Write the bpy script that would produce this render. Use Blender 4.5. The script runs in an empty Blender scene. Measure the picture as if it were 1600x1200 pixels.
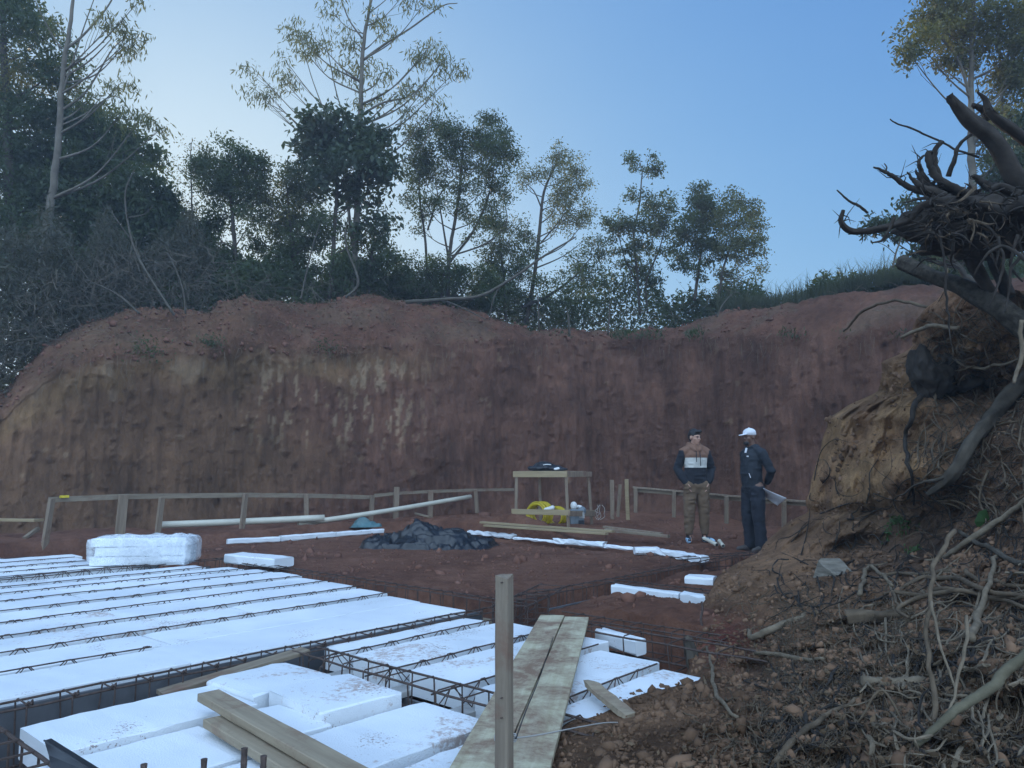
import bpy, math, random
import numpy as np
from mathutils import Vector, Matrix
random.seed(7)
RNG = np.random.default_rng(11)
sc = bpy.context.scene
C = sc.collection

# ------------------------------------------------------------------ camera
F = 1150.0                       # focal length in pixels of a 1600 wide frame
TH = math.atan(140 / F)          # pitch up
CT, ST = math.cos(TH), math.sin(TH)
H = 1.0
cam_d = bpy.data.cameras.new('camera')
cam = bpy.data.objects.new('camera', cam_d)
C.objects.link(cam)
cam.location = (0, 0, H)
cam.rotation_euler = (math.radians(90) + TH, 0, 0)
cam_d.sensor_width = 36
cam_d.lens = 36 * F / 1600
cam_d.clip_start = 0.05
cam_d.clip_end = 2000
sc.camera = cam

# ------------------------------------------------------------------ sky, sun, exposure
SUN_AZ = math.radians(-24)       # left of the view axis
SUN_EL = math.radians(14)
w = bpy.data.worlds.new('World')
sc.world = w
w.use_nodes = True
nt = w.node_tree
bg = nt.nodes['Background']
sky = nt.nodes.new('ShaderNodeTexSky')
sky.sky_type = 'NISHITA'
sky.sun_disc = False
sky.sun_elevation = SUN_EL
sky.sun_rotation = SUN_AZ
sky.altitude = 300
sky.air_density = 1.0
sky.dust_density = 1.6
sky.ozone_density = 2.5
# the phone camera held the glow round the sun back: soft shoulder on each channel of the sky
def vm(op, x, y=None):
    n = nt.nodes.new('ShaderNodeVectorMath'); n.operation = op
    for i, q in enumerate((x, y)):
        if q is None: continue
        if isinstance(q, tuple): n.inputs[i].default_value = q
        else: nt.links.new(q, n.inputs[i])
    return n.outputs[0]
den = vm('ADD', sky.outputs[0], (6.3, 3.8, 1.5))
shoulder = vm('MULTIPLY', vm('DIVIDE', sky.outputs[0], den), (0.92 / 0.15, 1.03 / 0.15, 1.03 / 0.15))
# added bright cloud behind the camera, unseen, to lift the light on the ground
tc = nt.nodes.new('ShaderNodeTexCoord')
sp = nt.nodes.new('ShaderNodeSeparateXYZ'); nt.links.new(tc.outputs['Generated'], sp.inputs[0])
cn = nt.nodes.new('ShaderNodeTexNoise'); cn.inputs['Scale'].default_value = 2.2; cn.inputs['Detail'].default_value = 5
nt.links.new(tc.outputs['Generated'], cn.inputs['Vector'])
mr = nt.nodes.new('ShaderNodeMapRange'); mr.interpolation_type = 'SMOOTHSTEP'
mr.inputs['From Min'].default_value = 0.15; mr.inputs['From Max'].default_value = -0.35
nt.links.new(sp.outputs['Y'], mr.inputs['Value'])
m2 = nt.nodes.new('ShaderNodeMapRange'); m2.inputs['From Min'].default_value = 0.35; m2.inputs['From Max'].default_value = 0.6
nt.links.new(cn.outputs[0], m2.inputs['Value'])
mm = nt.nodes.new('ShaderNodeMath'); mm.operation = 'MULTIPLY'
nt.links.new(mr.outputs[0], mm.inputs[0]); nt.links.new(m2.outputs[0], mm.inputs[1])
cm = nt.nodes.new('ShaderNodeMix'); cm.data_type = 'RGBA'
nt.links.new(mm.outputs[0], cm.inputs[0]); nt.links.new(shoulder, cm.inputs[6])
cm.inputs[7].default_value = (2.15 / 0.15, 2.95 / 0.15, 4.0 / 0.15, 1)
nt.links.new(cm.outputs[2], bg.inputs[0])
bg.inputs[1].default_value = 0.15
sun_d = bpy.data.lights.new('sun', 'SUN')
sun_d.energy = 3.0
sun_d.angle = math.radians(0.5)
sun_d.color = (1.0, 0.86, 0.68)
sun = bpy.data.objects.new('sun', sun_d)
C.objects.link(sun)
sv = Vector((math.sin(SUN_AZ) * math.cos(SUN_EL), math.cos(SUN_AZ) * math.cos(SUN_EL), math.sin(SUN_EL)))
sun.rotation_euler = sv.to_track_quat('Z', 'Y').to_euler()
sun.location = (-20, 40, 30)
sc.view_settings.view_transform = 'Standard'
sc.view_settings.look = 'None'
sc.view_settings.exposure = 0.0
sc.view_settings.gamma = 1
sc.cycles.use_denoising = True
sc.cycles.max_bounces = 8
sc.cycles.diffuse_bounces = 4
sc.cycles.transparent_max_bounces = 12
sc.cycles.use_adaptive_sampling = True
sc.cycles.adaptive_threshold = 0.015

# ------------------------------------------------------------------ geometry helpers
def D(px, py):
    u = (px - 800) / F; v = (600 - py) / F
    return Vector((u, CT - v * ST, ST + v * CT))
def PT(px, py, t):
    return Vector((0, 0, H)) + D(px, py) * t
def G(px, py, z=0.0):
    d = D(px, py); t = (z - H) / d.z
    return Vector((d.x * t, d.y * t, z))
ANG = math.atan2(1.0073, 1017 / 1150)
CU, SU = math.cos(ANG), math.sin(ANG)
def W(u, v, z=0.0):              # slab coordinates -> world
    return Vector((u * CU - v * SU, u * SU + v * CU, z))
def UV(p):
    return p.x * CU + p.y * SU, -p.x * SU + p.y * CU

def _hash(ix, iy, iz, seed):
    n = (ix * 374761393 + iy * 668265263 + iz * 2147483647 + seed * 1274126177) & 0xFFFFFFFF
    n = ((n ^ (n >> 13)) * 1274126177) & 0xFFFFFFFF
    n = ((n ^ (n >> 16)) * 2246822519) & 0xFFFFFFFF
    return ((n ^ (n >> 15)) & 0xFFFFFF) / 0xFFFFFF * 2 - 1
def vnoise(P, scale=1.0, seed=0):
    P = np.asarray(P, float) * scale
    I = np.floor(P).astype(np.int64); fr = P - I
    fr = fr * fr * (3 - 2 * fr)
    out = 0
    for dx in (0, 1):
        wx = fr[..., 0] if dx else 1 - fr[..., 0]
        for dy in (0, 1):
            wy = fr[..., 1] if dy else 1 - fr[..., 1]
            for dz in (0, 1):
                wz = fr[..., 2] if dz else 1 - fr[..., 2]
                out = out + wx * wy * wz * _hash(I[..., 0] + dx, I[..., 1] + dy, I[..., 2] + dz, seed)
    return out
def fbm(P, scale=1.0, oct=4, seed=0, gain=0.5):
    a, s, tot = 1.0, scale, 0
    for k in range(oct):
        tot = tot + a * vnoise(P, s, seed + k * 17)
        a *= gain; s *= 2.03
    return tot
def smooth(x, a, b):
    t = np.clip((x - a) / (b - a), 0, 1)
    return t * t * (3 - 2 * t)

class MB:
    def __init__(s): s.v = []; s.f = []; s.m = []
    def add(s, vs, fs, m=0):
        n = len(s.v); s.v.extend([tuple(p) for p in vs])
        s.f.extend([tuple(i + n for i in f) for f in fs]); s.m.extend([m] * len(fs))
    def box(s, c, size, rot=None, m=0):
        hx, hy, hz = size[0] / 2, size[1] / 2, size[2] / 2
        R = rot or Matrix.Identity(3)
        vs = [Vector(c) + R @ Vector((x * hx, y * hy, z * hz)) for x in (-1, 1) for y in (-1, 1) for z in (-1, 1)]
        s.add(vs, [(0, 1, 3, 2), (4, 6, 7, 5), (0, 4, 5, 1), (2, 3, 7, 6), (0, 2, 6, 4), (1, 5, 7, 3)], m)
    def beam(s, a, b, wd, ht, m=0, up=Vector((0, 0, 1)), nseg=1, jit=0.0, twist=0.0):
        a = Vector(a); b = Vector(b)
        d = (b - a); L = d.length; d.normalize()
        side = d.cross(up); side.normalize(); upv = side.cross(d)
        ch = min(wd, ht) * 0.08
        prof = [(-wd/2+ch, -ht/2), (wd/2-ch, -ht/2), (wd/2, -ht/2+ch), (wd/2, ht/2-ch), (wd/2-ch, ht/2), (-wd/2+ch, ht/2), (-wd/2, ht/2-ch), (-wd/2, -ht/2+ch)]
        vs = []
        for i in range(nseg + 1):
            t = i / nseg
            ca, sa = math.cos(twist * t), math.sin(twist * t)
            for (x, y) in prof:
                j = Vector((random.uniform(-1, 1), random.uniform(-1, 1), random.uniform(-1, 1))) * jit
                X = x * ca - y * sa; Y = x * sa + y * ca
                vs.append(a + d * L * t + side * X + upv * Y + j)
        fs = []
        for i in range(nseg):
            for k in range(8):
                fs.append((i * 8 + k, i * 8 + (k + 1) % 8, (i + 1) * 8 + (k + 1) % 8, (i + 1) * 8 + k))
        fs.append(tuple(reversed(range(8)))); fs.append(tuple(nseg * 8 + k for k in range(8)))
        s.add(vs, fs, m)
    def tube(s, pts, r, sides=6, m=0, closed=False, cap=True, rough=0.0):
        pts = [Vector(p) for p in pts]; n = len(pts)
        rr = r if isinstance(r, (list, tuple)) else [r] * n
        vs = []; prev = None
        for i, p in enumerate(pts):
            if closed: t = pts[(i + 1) % n] - pts[i - 1]
            else: t = pts[min(i + 1, n - 1)] - pts[max(i - 1, 0)]
            if t.length < 1e-9: t = Vector((0, 0, 1))
            t.normalize()
            if prev is None:
                a = Vector((0, 0, 1)) if abs(t.z) < 0.9 else Vector((1, 0, 0))
                nrm = t.cross(a)
            else:
                nrm = prev - t * prev.dot(t)
                if nrm.length < 1e-6: nrm = t.orthogonal()
            nrm.normalize(); prev = nrm; bi = t.cross(nrm)
            for k in range(sides):
                an = 2 * math.pi * k / sides
                q = rr[i] * (1 + (random.uniform(-rough, rough) if rough else 0))
                vs.append(p + (nrm * math.cos(an) + bi * math.sin(an)) * q)
        fs = []
        for i in range(n if closed else n - 1):
            j = (i + 1) % n
            for k in range(sides):
                fs.append((i * sides + k, i * sides + (k + 1) % sides, j * sides + (k + 1) % sides, j * sides + k))
        if cap and not closed:
            fs.append(tuple(reversed(range(sides)))); fs.append(tuple((n - 1) * sides + k for k in range(sides)))
        s.add(vs, fs, m)
    def build(s, name, mats, parent=None, smooth_=False, loc=None):
        me = bpy.data.meshes.new(name)
        vs = s.v
        if loc is not None:
            vs = [(x - loc[0], y - loc[1], z - loc[2]) for x, y, z in vs]
        me.from_pydata(vs, [], s.f)
        if not isinstance(mats, (list, tuple)): mats = [mats]
        for m in mats: me.materials.append(m)
        if len(mats) > 1: me.polygons.foreach_set('material_index', s.m)
        if smooth_: me.polygons.foreach_set('use_smooth', [True] * len(me.polygons))
        me.update()
        o = bpy.data.objects.new(name, me); C.objects.link(o)
        if loc is not None: o.location = loc
        if parent is not None: o.parent = parent
        return o
def npmesh(name, V, Fq, mats, parent=None, smooth_=False, loc=None, mi=None):
    V = np.asarray(V, float); Fq = np.asarray(Fq, np.int32)
    if loc is not None: V = V - np.array(loc)
    me = bpy.data.meshes.new(name)
    k = Fq.shape[1]
    me.vertices.add(len(V)); me.vertices.foreach_set('co', V.astype(np.float32).ravel())
    me.loops.add(Fq.size); me.loops.foreach_set('vertex_index', Fq.ravel())
    me.polygons.add(len(Fq))
    me.polygons.foreach_set('loop_start', np.arange(0, Fq.size, k, dtype=np.int32))
    me.polygons.foreach_set('loop_total', np.full(len(Fq), k, np.int32))
    if not isinstance(mats, (list, tuple)): mats = [mats]
    for m in mats: me.materials.append(m)
    if mi is not None: me.polygons.foreach_set('material_index', np.asarray(mi, np.int32))
    if smooth_: me.polygons.foreach_set('use_smooth', np.ones(len(Fq), bool))
    me.update(calc_edges=True); me.validate()
    o = bpy.data.objects.new(name, me); C.objects.link(o)
    if loc is not None: o.location = loc
    if parent is not None: o.parent = parent
    return o
def gridfaces(nr, nc):
    i = np.arange(nr - 1)[:, None] * nc + np.arange(nc - 1)[None, :]
    return np.stack([i, i + 1, i + nc + 1, i + nc], -1).reshape(-1, 4)
def spline(pts, n=6):
    P = [Vector(p) for p in pts]
    if len(P) < 3: 
        return [P[0].lerp(P[-1], i / n) for i in range(n + 1)]
    P = [P[0] * 2 - P[1]] + P + [P[-1] * 2 - P[-2]]
    out = []
    for i in range(1, len(P) - 2):
        for k in range(n):
            t = k / n
            a, b, c, d = P[i - 1], P[i], P[i + 1], P[i + 2]
            out.append(0.5 * ((2 * b) + (c - a) * t + (2 * a - 5 * b + 4 * c - d) * t * t + (3 * b - a - 3 * c + d) * t ** 3))
    out.append(P[-2]); return out
def lerps(vals, n):
    return [float(x) for x in np.interp(np.linspace(0, len(vals) - 1, n), range(len(vals)), vals)]
def tag(o, label=None, cat=None, group=None, kind=None):
    if label: o['label'] = label
    if cat: o['category'] = cat
    if group: o['group'] = group
    if kind: o['kind'] = kind
    return o
def empty(name, loc, label, cat, group=None):
    o = bpy.data.objects.new(name, None); C.objects.link(o); o.location = loc
    o.empty_display_size = 0.2
    return tag(o, label, cat, group)
def rel(o, root):                # children are modelled in world space: undo the root's place
    o.parent = root
    o.location = Vector(o.location) - Vector(root.location)
    return o

# ------------------------------------------------------------------ materials
def mat(name):
    m = bpy.data.materials.new(name); m.use_nodes = True
    return m, m.node_tree, m.node_tree.nodes['Principled BSDF']
def ramp(nt, stops):
    r = nt.nodes.new('ShaderNodeValToRGB')
    e = r.color_ramp.elements
    while len(e) < len(stops): e.new(0.5)
    for i, (p, c) in enumerate(stops):
        e[i].position = p; e[i].color = (*c, 1) if len(c) == 3 else c
    return r
def noise_node(nt, scale, detail=6, rough=0.6, vec=None, dist=0.0):
    n = nt.nodes.new('ShaderNodeTexNoise'); n.inputs['Scale'].default_value = scale
    n.inputs['Detail'].default_value = detail; n.inputs['Roughness'].default_value = rough
    n.inputs['Distortion'].default_value = dist
    if vec is not None: nt.links.new(vec, n.inputs['Vector'])
    return n
def geo_pos(nt, scale=(1, 1, 1)):
    g = nt.nodes.new('ShaderNodeNewGeometry')
    mp = nt.nodes.new('ShaderNodeMapping'); mp.inputs['Scale'].default_value = scale
    nt.links.new(g.outputs['Position'], mp.inputs['Vector'])
    return mp.outputs[0]
def obj_pos(nt, scale=(1, 1, 1)):
    g = nt.nodes.new('ShaderNodeTexCoord')
    mp = nt.nodes.new('ShaderNodeMapping'); mp.inputs['Scale'].default_value = scale
    nt.links.new(g.outputs['Object'], mp.inputs['Vector'])
    return mp.outputs[0]
def mix(nt, fac, a, b, mode='MIX'):
    n = nt.nodes.new('ShaderNodeMix'); n.data_type = 'RGBA'; n.blend_type = mode
    for s, v in ((0, fac), (6, a), (7, b)):
        if hasattr(v, 'is_output'): nt.links.new(v, n.inputs[s])
        elif s == 0: n.inputs[0].default_value = v
        else: n.inputs[s].default_value = (*v, 1)
    return n.outputs[2]
def bump(nt, b, h, strength=0.5, dist=0.02, prev=None):
    n = nt.nodes.new('ShaderNodeBump'); n.inputs['Strength'].default_value = strength
    n.inputs['Distance'].default_value = dist
    nt.links.new(h, n.inputs['Height'])
    if prev is not None: nt.links.new(prev, n.inputs['Normal'])
    if b is not None: nt.links.new(n.outputs[0], b.inputs['Normal'])
    return n.outputs[0]
def simple(name, col, rough=0.6, var=0.25, scale=8, metallic=0, bmp=0.0, world=False, stretch=(1, 1, 1), spec=0.5):
    m, nt, b = mat(name)
    v = geo_pos(nt, stretch) if world else obj_pos(nt, stretch)
    n = noise_node(nt, scale, 6, 0.6, v)
    c0 = tuple(x * (1 - var) for x in col); c1 = tuple(min(1, x * (1 + var)) for x in col)
    r = ramp(nt, [(0.3, c0), (0.7, c1)])
    nt.links.new(n.outputs[0], r.inputs[0]); nt.links.new(r.outputs[0], b.inputs['Base Color'])
    b.inputs['Roughness'].default_value = rough; b.inputs['Metallic'].default_value = metallic
    b.inputs['Specular IOR Level'].default_value = spec
    if bmp: bump(nt, b, n.outputs[0], bmp, 0.01)
    return m

def soil(name, c_dark, c_mid, c_light, vstretch=1.0, attr=False, fine=1.0, crumb=0.5):
    m, nt, b = mat(name)
    v = geo_pos(nt, (1, 1, 1 / vstretch))
    n1 = noise_node(nt, 0.9, 5, 0.6, v, 0.4)
    n2 = noise_node(nt, 7, 8, 0.7, v, 0.2)
    r = ramp(nt, [(0.36, c_dark), (0.5, c_mid), (0.64, c_light)])
    a = nt.nodes.new('ShaderNodeMath'); a.operation = 'ADD'
    s1 = nt.nodes.new('ShaderNodeMath'); s1.operation = 'MULTIPLY'; s1.inputs[1].default_value = 0.5
    s2 = nt.nodes.new('ShaderNodeMath'); s2.operation = 'MULTIPLY'; s2.inputs[1].default_value = 0.5
    nt.links.new(n1.outputs[0], s1.inputs[0]); nt.links.new(n2.outputs[0], s2.inputs[0])
    nt.links.new(s1.outputs[0], a.inputs[0]); nt.links.new(s2.outputs[0], a.inputs[1])
    nt.links.new(a.outputs[0], r.inputs[0])
    col = r.outputs[0]
    if attr:
        at = nt.nodes.new('ShaderNodeAttribute'); at.attribute_name = 'soil'
        hue = mix(nt, 1.0, col, at.outputs['Color'], 'MULTIPLY')
        col = hue
    nt.links.new(col, b.inputs['Base Color'])
    b.inputs['Roughness'].default_value = 0.95
    b.inputs['Specular IOR Level'].default_value = 0.15
    v2 = geo_pos(nt)
    vo = nt.nodes.new('ShaderNodeTexVoronoi'); vo.inputs['Scale'].default_value = 28 * fine
    nt.links.new(v2, vo.inputs['Vector'])
    n3 = noise_node(nt, 22 * fine, 8, 0.75, v2)
    b1 = bump(nt, None, vo.outputs['Distance'], 0.35 * crumb, 0.03)
    b2 = bump(nt, None, n3.outputs[0], 0.9, 0.03, b1)
    n4 = noise_node(nt, 5 * fine, 6, 0.7, v)
    if vstretch > 1:
        n5 = noise_node(nt, 16, 5, 0.65, geo_pos(nt, (1, 1, 0.13)), 0.2)
        b2 = bump(nt, None, n5.outputs[0], 0.8, 0.05, b2)
    bump(nt, b, n4.outputs[0], 0.5, 0.08, b2)
    return m
M = {}
M['ground'] = soil('red_dirt', (0.08, 0.036, 0.024), (0.14, 0.065, 0.041), (0.20, 0.098, 0.064))
M['mound'] = soil('mound_dirt', (0.35, 0.32, 0.30), (0.78, 0.78, 0.78), (1.3, 1.28, 1.22), attr=True, fine=1.3, crumb=1.0)
M['wall'] = soil('cut_earth', (0.52, 0.50, 0.48), (0.84, 0.84, 0.84), (1.2, 1.18, 1.16), vstretch=2.2, attr=True, fine=0.7)
M['clod_red'] = simple('red_clod', (0.15, 0.074, 0.052), 0.95, 0.35, 2.5, world=True, bmp=0.4, spec=0.1)
M['clod'] = simple('dirt_clod', (0.145, 0.086, 0.053), 0.95, 0.6, 3, world=True, bmp=0.4, spec=0.1)

def eps_mat(name, dirt):
    m, nt, b = mat(name)
    v = geo_pos(nt)
    vo = nt.nodes.new('ShaderNodeTexVoronoi'); vo.inputs['Scale'].default_value = 160
    nt.links.new(v, vo.inputs['Vector'])
    n1 = noise_node(nt, 2.3, 4, 0.5, v, 0.3)
    n2 = noise_node(nt, 30, 6, 0.75, v)
    ml = nt.nodes.new('ShaderNodeMath'); ml.operation = 'MULTIPLY'
    nt.links.new(n1.outputs[0], ml.inputs[0]); nt.links.new(n2.outputs[0], ml.inputs[1])
    t = 0.40 - dirt * 0.11
    r = ramp(nt, [(t, (0, 0, 0)), (t + 0.07, (0.65, 0.65, 0.65))])
    nt.links.new(ml.outputs[0], r.inputs[0])
    n3 = noise_node(nt, 1.2, 3, 0.5, v)
    r3 = ramp(nt, [(0.35, (0.63, 0.665, 0.69)), (0.65, (0.78, 0.80, 0.81))])
    nt.links.new(n3.outputs[0], r3.inputs[0])
    c = mix(nt, r.outputs[0], r3.outputs[0], (0.34, 0.20, 0.13))
    n6 = noise_node(nt, 75, 3, 0.6, v); n7 = noise_node(nt, 2.8, 3, 0.6, v)
    m6 = nt.nodes.new('ShaderNodeMath'); m6.operation = 'MULTIPLY'; nt.links.new(n6.outputs[0], m6.inputs[0]); nt.links.new(n7.outputs[0], m6.inputs[1])
    r6 = ramp(nt, [(0.385 - 0.03 * dirt, (0, 0, 0)), (0.42 - 0.03 * dirt, (0.7, 0.7, 0.7))]); nt.links.new(m6.outputs[0], r6.inputs[0])
    c = mix(nt, r6.outputs[0], c, (0.22, 0.13, 0.09))
    nt.links.new(c, b.inputs['Base Color'])
    b.inputs['Roughness'].default_value = 0.75
    b.inputs['Specular IOR Level'].default_value = 0.3
    b1 = bump(nt, None, vo.outputs['Distance'], 0.35, 0.004)
    bump(nt, b, n2.outputs[0], 0.12, 0.006, b1)
    return m
M['eps'] = eps_mat('white_foam', 0.15)
M['eps_dirty'] = eps_mat('dirty_white_foam', 1.0)

def wood(name, c0, c1, dirt=0.0, rough=0.8, axis=0, sc_=1.0):
    m, nt, b = mat(name)
    st = [(14, 14, 14)] * 3
    s = [14 * sc_] * 3; s[axis] = 0.9 * sc_
    v = obj_pos(nt, tuple(s))
    n = noise_node(nt, 2.0, 7, 0.65, v, 0.6)
    r = ramp(nt, [(0.3, c0), (0.7, c1)])
    nt.links.new(n.outputs[0], r.inputs[0])
    c = r.outputs[0]
    if dirt:
        v2 = geo_pos(nt)
        d1 = noise_node(nt, 3.5, 8, 0.72, v2, 0.3)
        rd = ramp(nt, [(0.55 - dirt * 0.12, (0, 0, 0)), (0.72 - dirt * 0.12, (0.8, 0.8, 0.8))])
        nt.links.new(d1.outputs[0], rd.inputs[0])
        c = mix(nt, rd.outputs[0], c, (0.16, 0.075, 0.05))
    nt.links.new(c, b.inputs['Base Color'])
    b.inputs['Roughness'].default_value = rough
    b.inputs['Specular IOR Level'].default_value = 0.25
    bump(nt, b, n.outputs[0], 0.35, 0.004)
    return m
M['wood_new'] = wood('pine_board', (0.24, 0.18, 0.10), (0.37, 0.285, 0.17))
M['wood_old'] = wood('weathered_board', (0.15, 0.115, 0.08), (0.28, 0.225, 0.16), dirt=0.3)
M['wood_mid'] = wood('dusty_plank', (0.22, 0.17, 0.115), (0.34, 0.275, 0.19), dirt=0.45)
M['wood_dirty'] = wood('muddy_board', (0.38, 0.33, 0.21), (0.52, 0.47, 0.33), dirt=1.1)
M['wood_z'] = wood('post_wood', (0.13, 0.10, 0.075), (0.29, 0.235, 0.17), dirt=0.45, axis=2)
M['wood_stake'] = wood('stake_wood', (0.16, 0.12, 0.085), (0.29, 0.22, 0.155), dirt=0.2, axis=2)
M['root'] = simple('dry_root', (0.10, 0.073, 0.048), 0.9, 0.45, 14, bmp=0.7, world=True, spec=0.15)
M['root_pale'] = simple('pale_root', (0.155, 0.12, 0.082), 0.9, 0.35, 18, bmp=0.6, world=True, spec=0.15)
M['root_dark'] = simple('dark_root', (0.034, 0.028, 0.023), 0.9, 0.4, 14, bmp=0.7, world=True, spec=0.15)
M['log_dark'] = simple('dark_bark_log', (0.05, 0.043, 0.034), 0.95, 0.6, 22, bmp=0.9, world=True, spec=0.1)
M['log'] = simple('grey_log', (0.072, 0.060, 0.046), 0.9, 0.4, 9, bmp=0.8, world=True, spec=0.15)
M['moss'] = simple('mossy_branch', (0.115, 0.100, 0.066), 0.9, 0.35, 16, bmp=0.6, world=True, spec=0.15)
M['bark'] = simple('tree_bark', (0.07, 0.06, 0.048), 0.9, 0.35, 7, bmp=0.6, world=True, spec=0.15)
M['bark_mid'] = simple('grey_brown_bark', (0.085, 0.075, 0.06), 0.9, 0.35, 9, bmp=0.5, world=True, spec=0.15)
M['bark_pale'] = simple('pale_bark', (0.13, 0.115, 0.092), 0.85, 0.3, 5, bmp=0.4, world=True, spec=0.15)
M['steel'] = simple('rusty_rebar', (0.075, 0.05, 0.04), 0.75, 0.45, 40, metallic=0.3, world=True)
M['form'] = simple('dark_form_board', (0.085, 0.088, 0.095), 0.7, 0.2, 9, world=True, bmp=0.1)
M['concrete'] = simple('joist_concrete', (0.36, 0.35, 0.33), 0.9, 0.15, 20, world=True, bmp=0.2)
M['pvc'] = simple('pvc_pipe', (0.50, 0.47, 0.38), 0.45, 0.08, 6)
M['tarp'] = simple('black_tarp', (0.010, 0.011, 0.013), 0.36, 0.25, 6, bmp=0.08, spec=0.5)
M['scrap'] = simple('blue_green_sheet', (0.06, 0.13, 0.14), 0.5, 0.25, 6)
M['black'] = simple('black_plastic', (0.012, 0.014, 0.018), 0.45, 0.2, 6)
M['yellow'] = simple('yellow_hose', (0.55, 0.42, 0.02), 0.45, 0.12, 6)
M['white'] = simple('white_plastic', (0.7, 0.7, 0.68), 0.5, 0.06, 6)
M['grey'] = simple('grey_machine', (0.16, 0.19, 0.21), 0.5, 0.2, 10)
M['string'] = simple('grey_string', (0.35, 0.33, 0.30), 0.9, 0.1, 6)

def leafm(name, c0, c1, trans=0.45, scale=1.3, rough=0.5):
    m = bpy.data.materials.new(name); m.use_nodes = True
    nt = m.node_tree; b = nt.nodes['Principled BSDF']; out = nt.nodes['Material Output']
    g = geo_pos(nt)
    n = noise_node(nt, scale, 5, 0.7, g)
    r = ramp(nt, [(0.35, c0), (0.65, c1)])
    nt.links.new(n.outputs[0], r.inputs[0])
    nt.links.new(r.outputs[0], b.inputs['Base Color'])
    b.inputs['Roughness'].default_value = rough
    b.inputs['Specular IOR Level'].default_value = 0.35
    t = nt.nodes.new('ShaderNodeBsdfTranslucent')
    tc = mix(nt, 1.0, r.outputs[0], (1.7, 1.5, 0.6), 'MULTIPLY')
    nt.links.new(tc, t.inputs['Color'])
    mx = nt.nodes.new('ShaderNodeMixShader'); mx.inputs[0].default_value = trans
    nt.links.new(b.outputs[0], mx.inputs[1]); nt.links.new(t.outputs[0], mx.inputs[2])
    nt.links.new(mx.outputs[0], out.inputs['Surface'])
    return m
M['leaf'] = leafm('dark_green_leaf', (0.030, 0.048, 0.022), (0.065, 0.095, 0.038))
M['leaf_light'] = leafm('grey_green_leaf', (0.06, 0.075, 0.035), (0.13, 0.14, 0.06))
M['leaf_gold'] = leafm('yellow_green_leaf', (0.06, 0.075, 0.03), (0.15, 0.145, 0.055), trans=0.5)
M['leaf_big'] = leafm('broad_dark_leaf', (0.022, 0.038, 0.022), (0.05, 0.075, 0.035), trans=0.3)
M['grass'] = leafm('grass_blade', (0.03, 0.042, 0.02), (0.07, 0.08, 0.036), trans=0.4)
M['litter'] = simple('dead_leaf', (0.115, 0.078, 0.048), 0.9, 0.6, 5, world=True, spec=0.1)

# ------------------------------------------------------------------ the ground of the building pit (one height field)
def seg(x, a, b, s=0.04):        # 1 inside [a,b] with soft edges
    return smooth(x, a - s, a) * (1 - smooth(x, b, b + s))
def terrain_h(u, v, X, Y):
    P = np.stack([X, Y, np.zeros_like(X)], -1)
    n1 = fbm(P, 1.1, 4, 3); n2 = fbm(P, 9, 3, 9)
    near = 1 - smooth(v, 6.3, 7.6)
    out = (0.11 - near * 0.15 - near * 0.05 * (1 - smooth(v, 4.3, 5.0))) + (0.05 - 0.035 * near) * n1 + 0.012 * n2
    h = out
    # dug ring round the building, then the level platform
    ring = seg(u, -6, 9.05, 0.15) * seg(v, -8, 10.75, 0.15)
    h = h * (1 - ring) + ring * (-0.05 + 0.015 * n1 + 0.01 * n2)
    plat = seg(u, 4.62, 8.45, 0.05) * seg(v, 4.12, 10.15, 0.05)
    h = h * (1 - plat) + plat * (-0.035 + 0.012 * n1 + 0.007 * n2)
    right = seg(u, 4.62, 9.2, 0.08) * (1 - smooth(v, 3.62, 3.72)) * smooth(v, -4, -3.9)
    rb = -0.04 + 0.05 * n1 + 0.02 * n2 + 0.10 * np.exp(-((u - 5.0) ** 2 / 0.16 + (v - 3.0) ** 2 / 0.25)) + 0.05 * np.exp(-((u - 6.6) ** 2 / 0.3 + (v - 3.2) ** 2 / 0.2))
    h = h * (1 - right) + right * rb
    # spoil ridge past the platform
    h = h + 0.10 * np.exp(-((u - 9.3) ** 2) / 0.05) * seg(v, 4.2, 10.5, 0.3) * (1 + 0.6 * n1) * (1 - 0.9 * near)
    # low floor under the slab and the beam trenches
    floor_ = -0.36 + 0.02 * n1
    under = (1 - smooth(u, 4.22, 4.26)) * (1 - smooth(v, 11.3, 11.4)) * smooth(u, -7, -6.9) * smooth(v, -6, -5.9)
    h = h * (1 - under) + under * floor_
    for (u0, u1, v0, v1) in [(4.24, 4.6, -3, 9.2), (4.4, 9.6, 3.74, 4.08), (5.62, 5.92, 2.0, 3.9), (8.5, 8.8, 3.9, 10.4), (2.2, 8.8, 10.22, 10.5)]:
        tr = seg(u, u0, u1, 0.03) * seg(v, v0, v1, 0.03)
        dep = floor_ if u0 < 8 and v0 < 8 else -0.16 + 0.02 * n1
        h = h * (1 - tr) + tr * np.minimum(h, dep)
    return h
du = 0.045
uu = np.arange(-7.5, 15.5, du); vv = np.arange(-6.5, 14.8, du)
Ug, Vg = np.meshgrid(uu, vv)
Xg = Ug * CU - Vg * SU; Yg = Ug * SU + Vg * CU
Zg = terrain_h(Ug, Vg, Xg, Yg)
pit = npmesh('ground', np.stack([Xg, Yg, Zg], -1).reshape(-1, 3), gridfaces(len(vv), len(uu)), M['ground'], smooth_=True)
tag(pit, kind='structure')
# the land beyond, one sheet to the horizon
far = MB()
far.add([(-900, -900, -0.55), (900, -900, -0.55), (900, 900, -0.55), (-900, 900, -0.55)], [(0, 1, 2, 3)])
tag(far.build('terrain', M['ground']), kind='structure')
def ground_z(x, y):
    u, v = UV(Vector((x, y, 0)))
    return float(terrain_h(np.array([u]), np.array([v]), np.array([x]), np.array([y]))[0])

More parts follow.
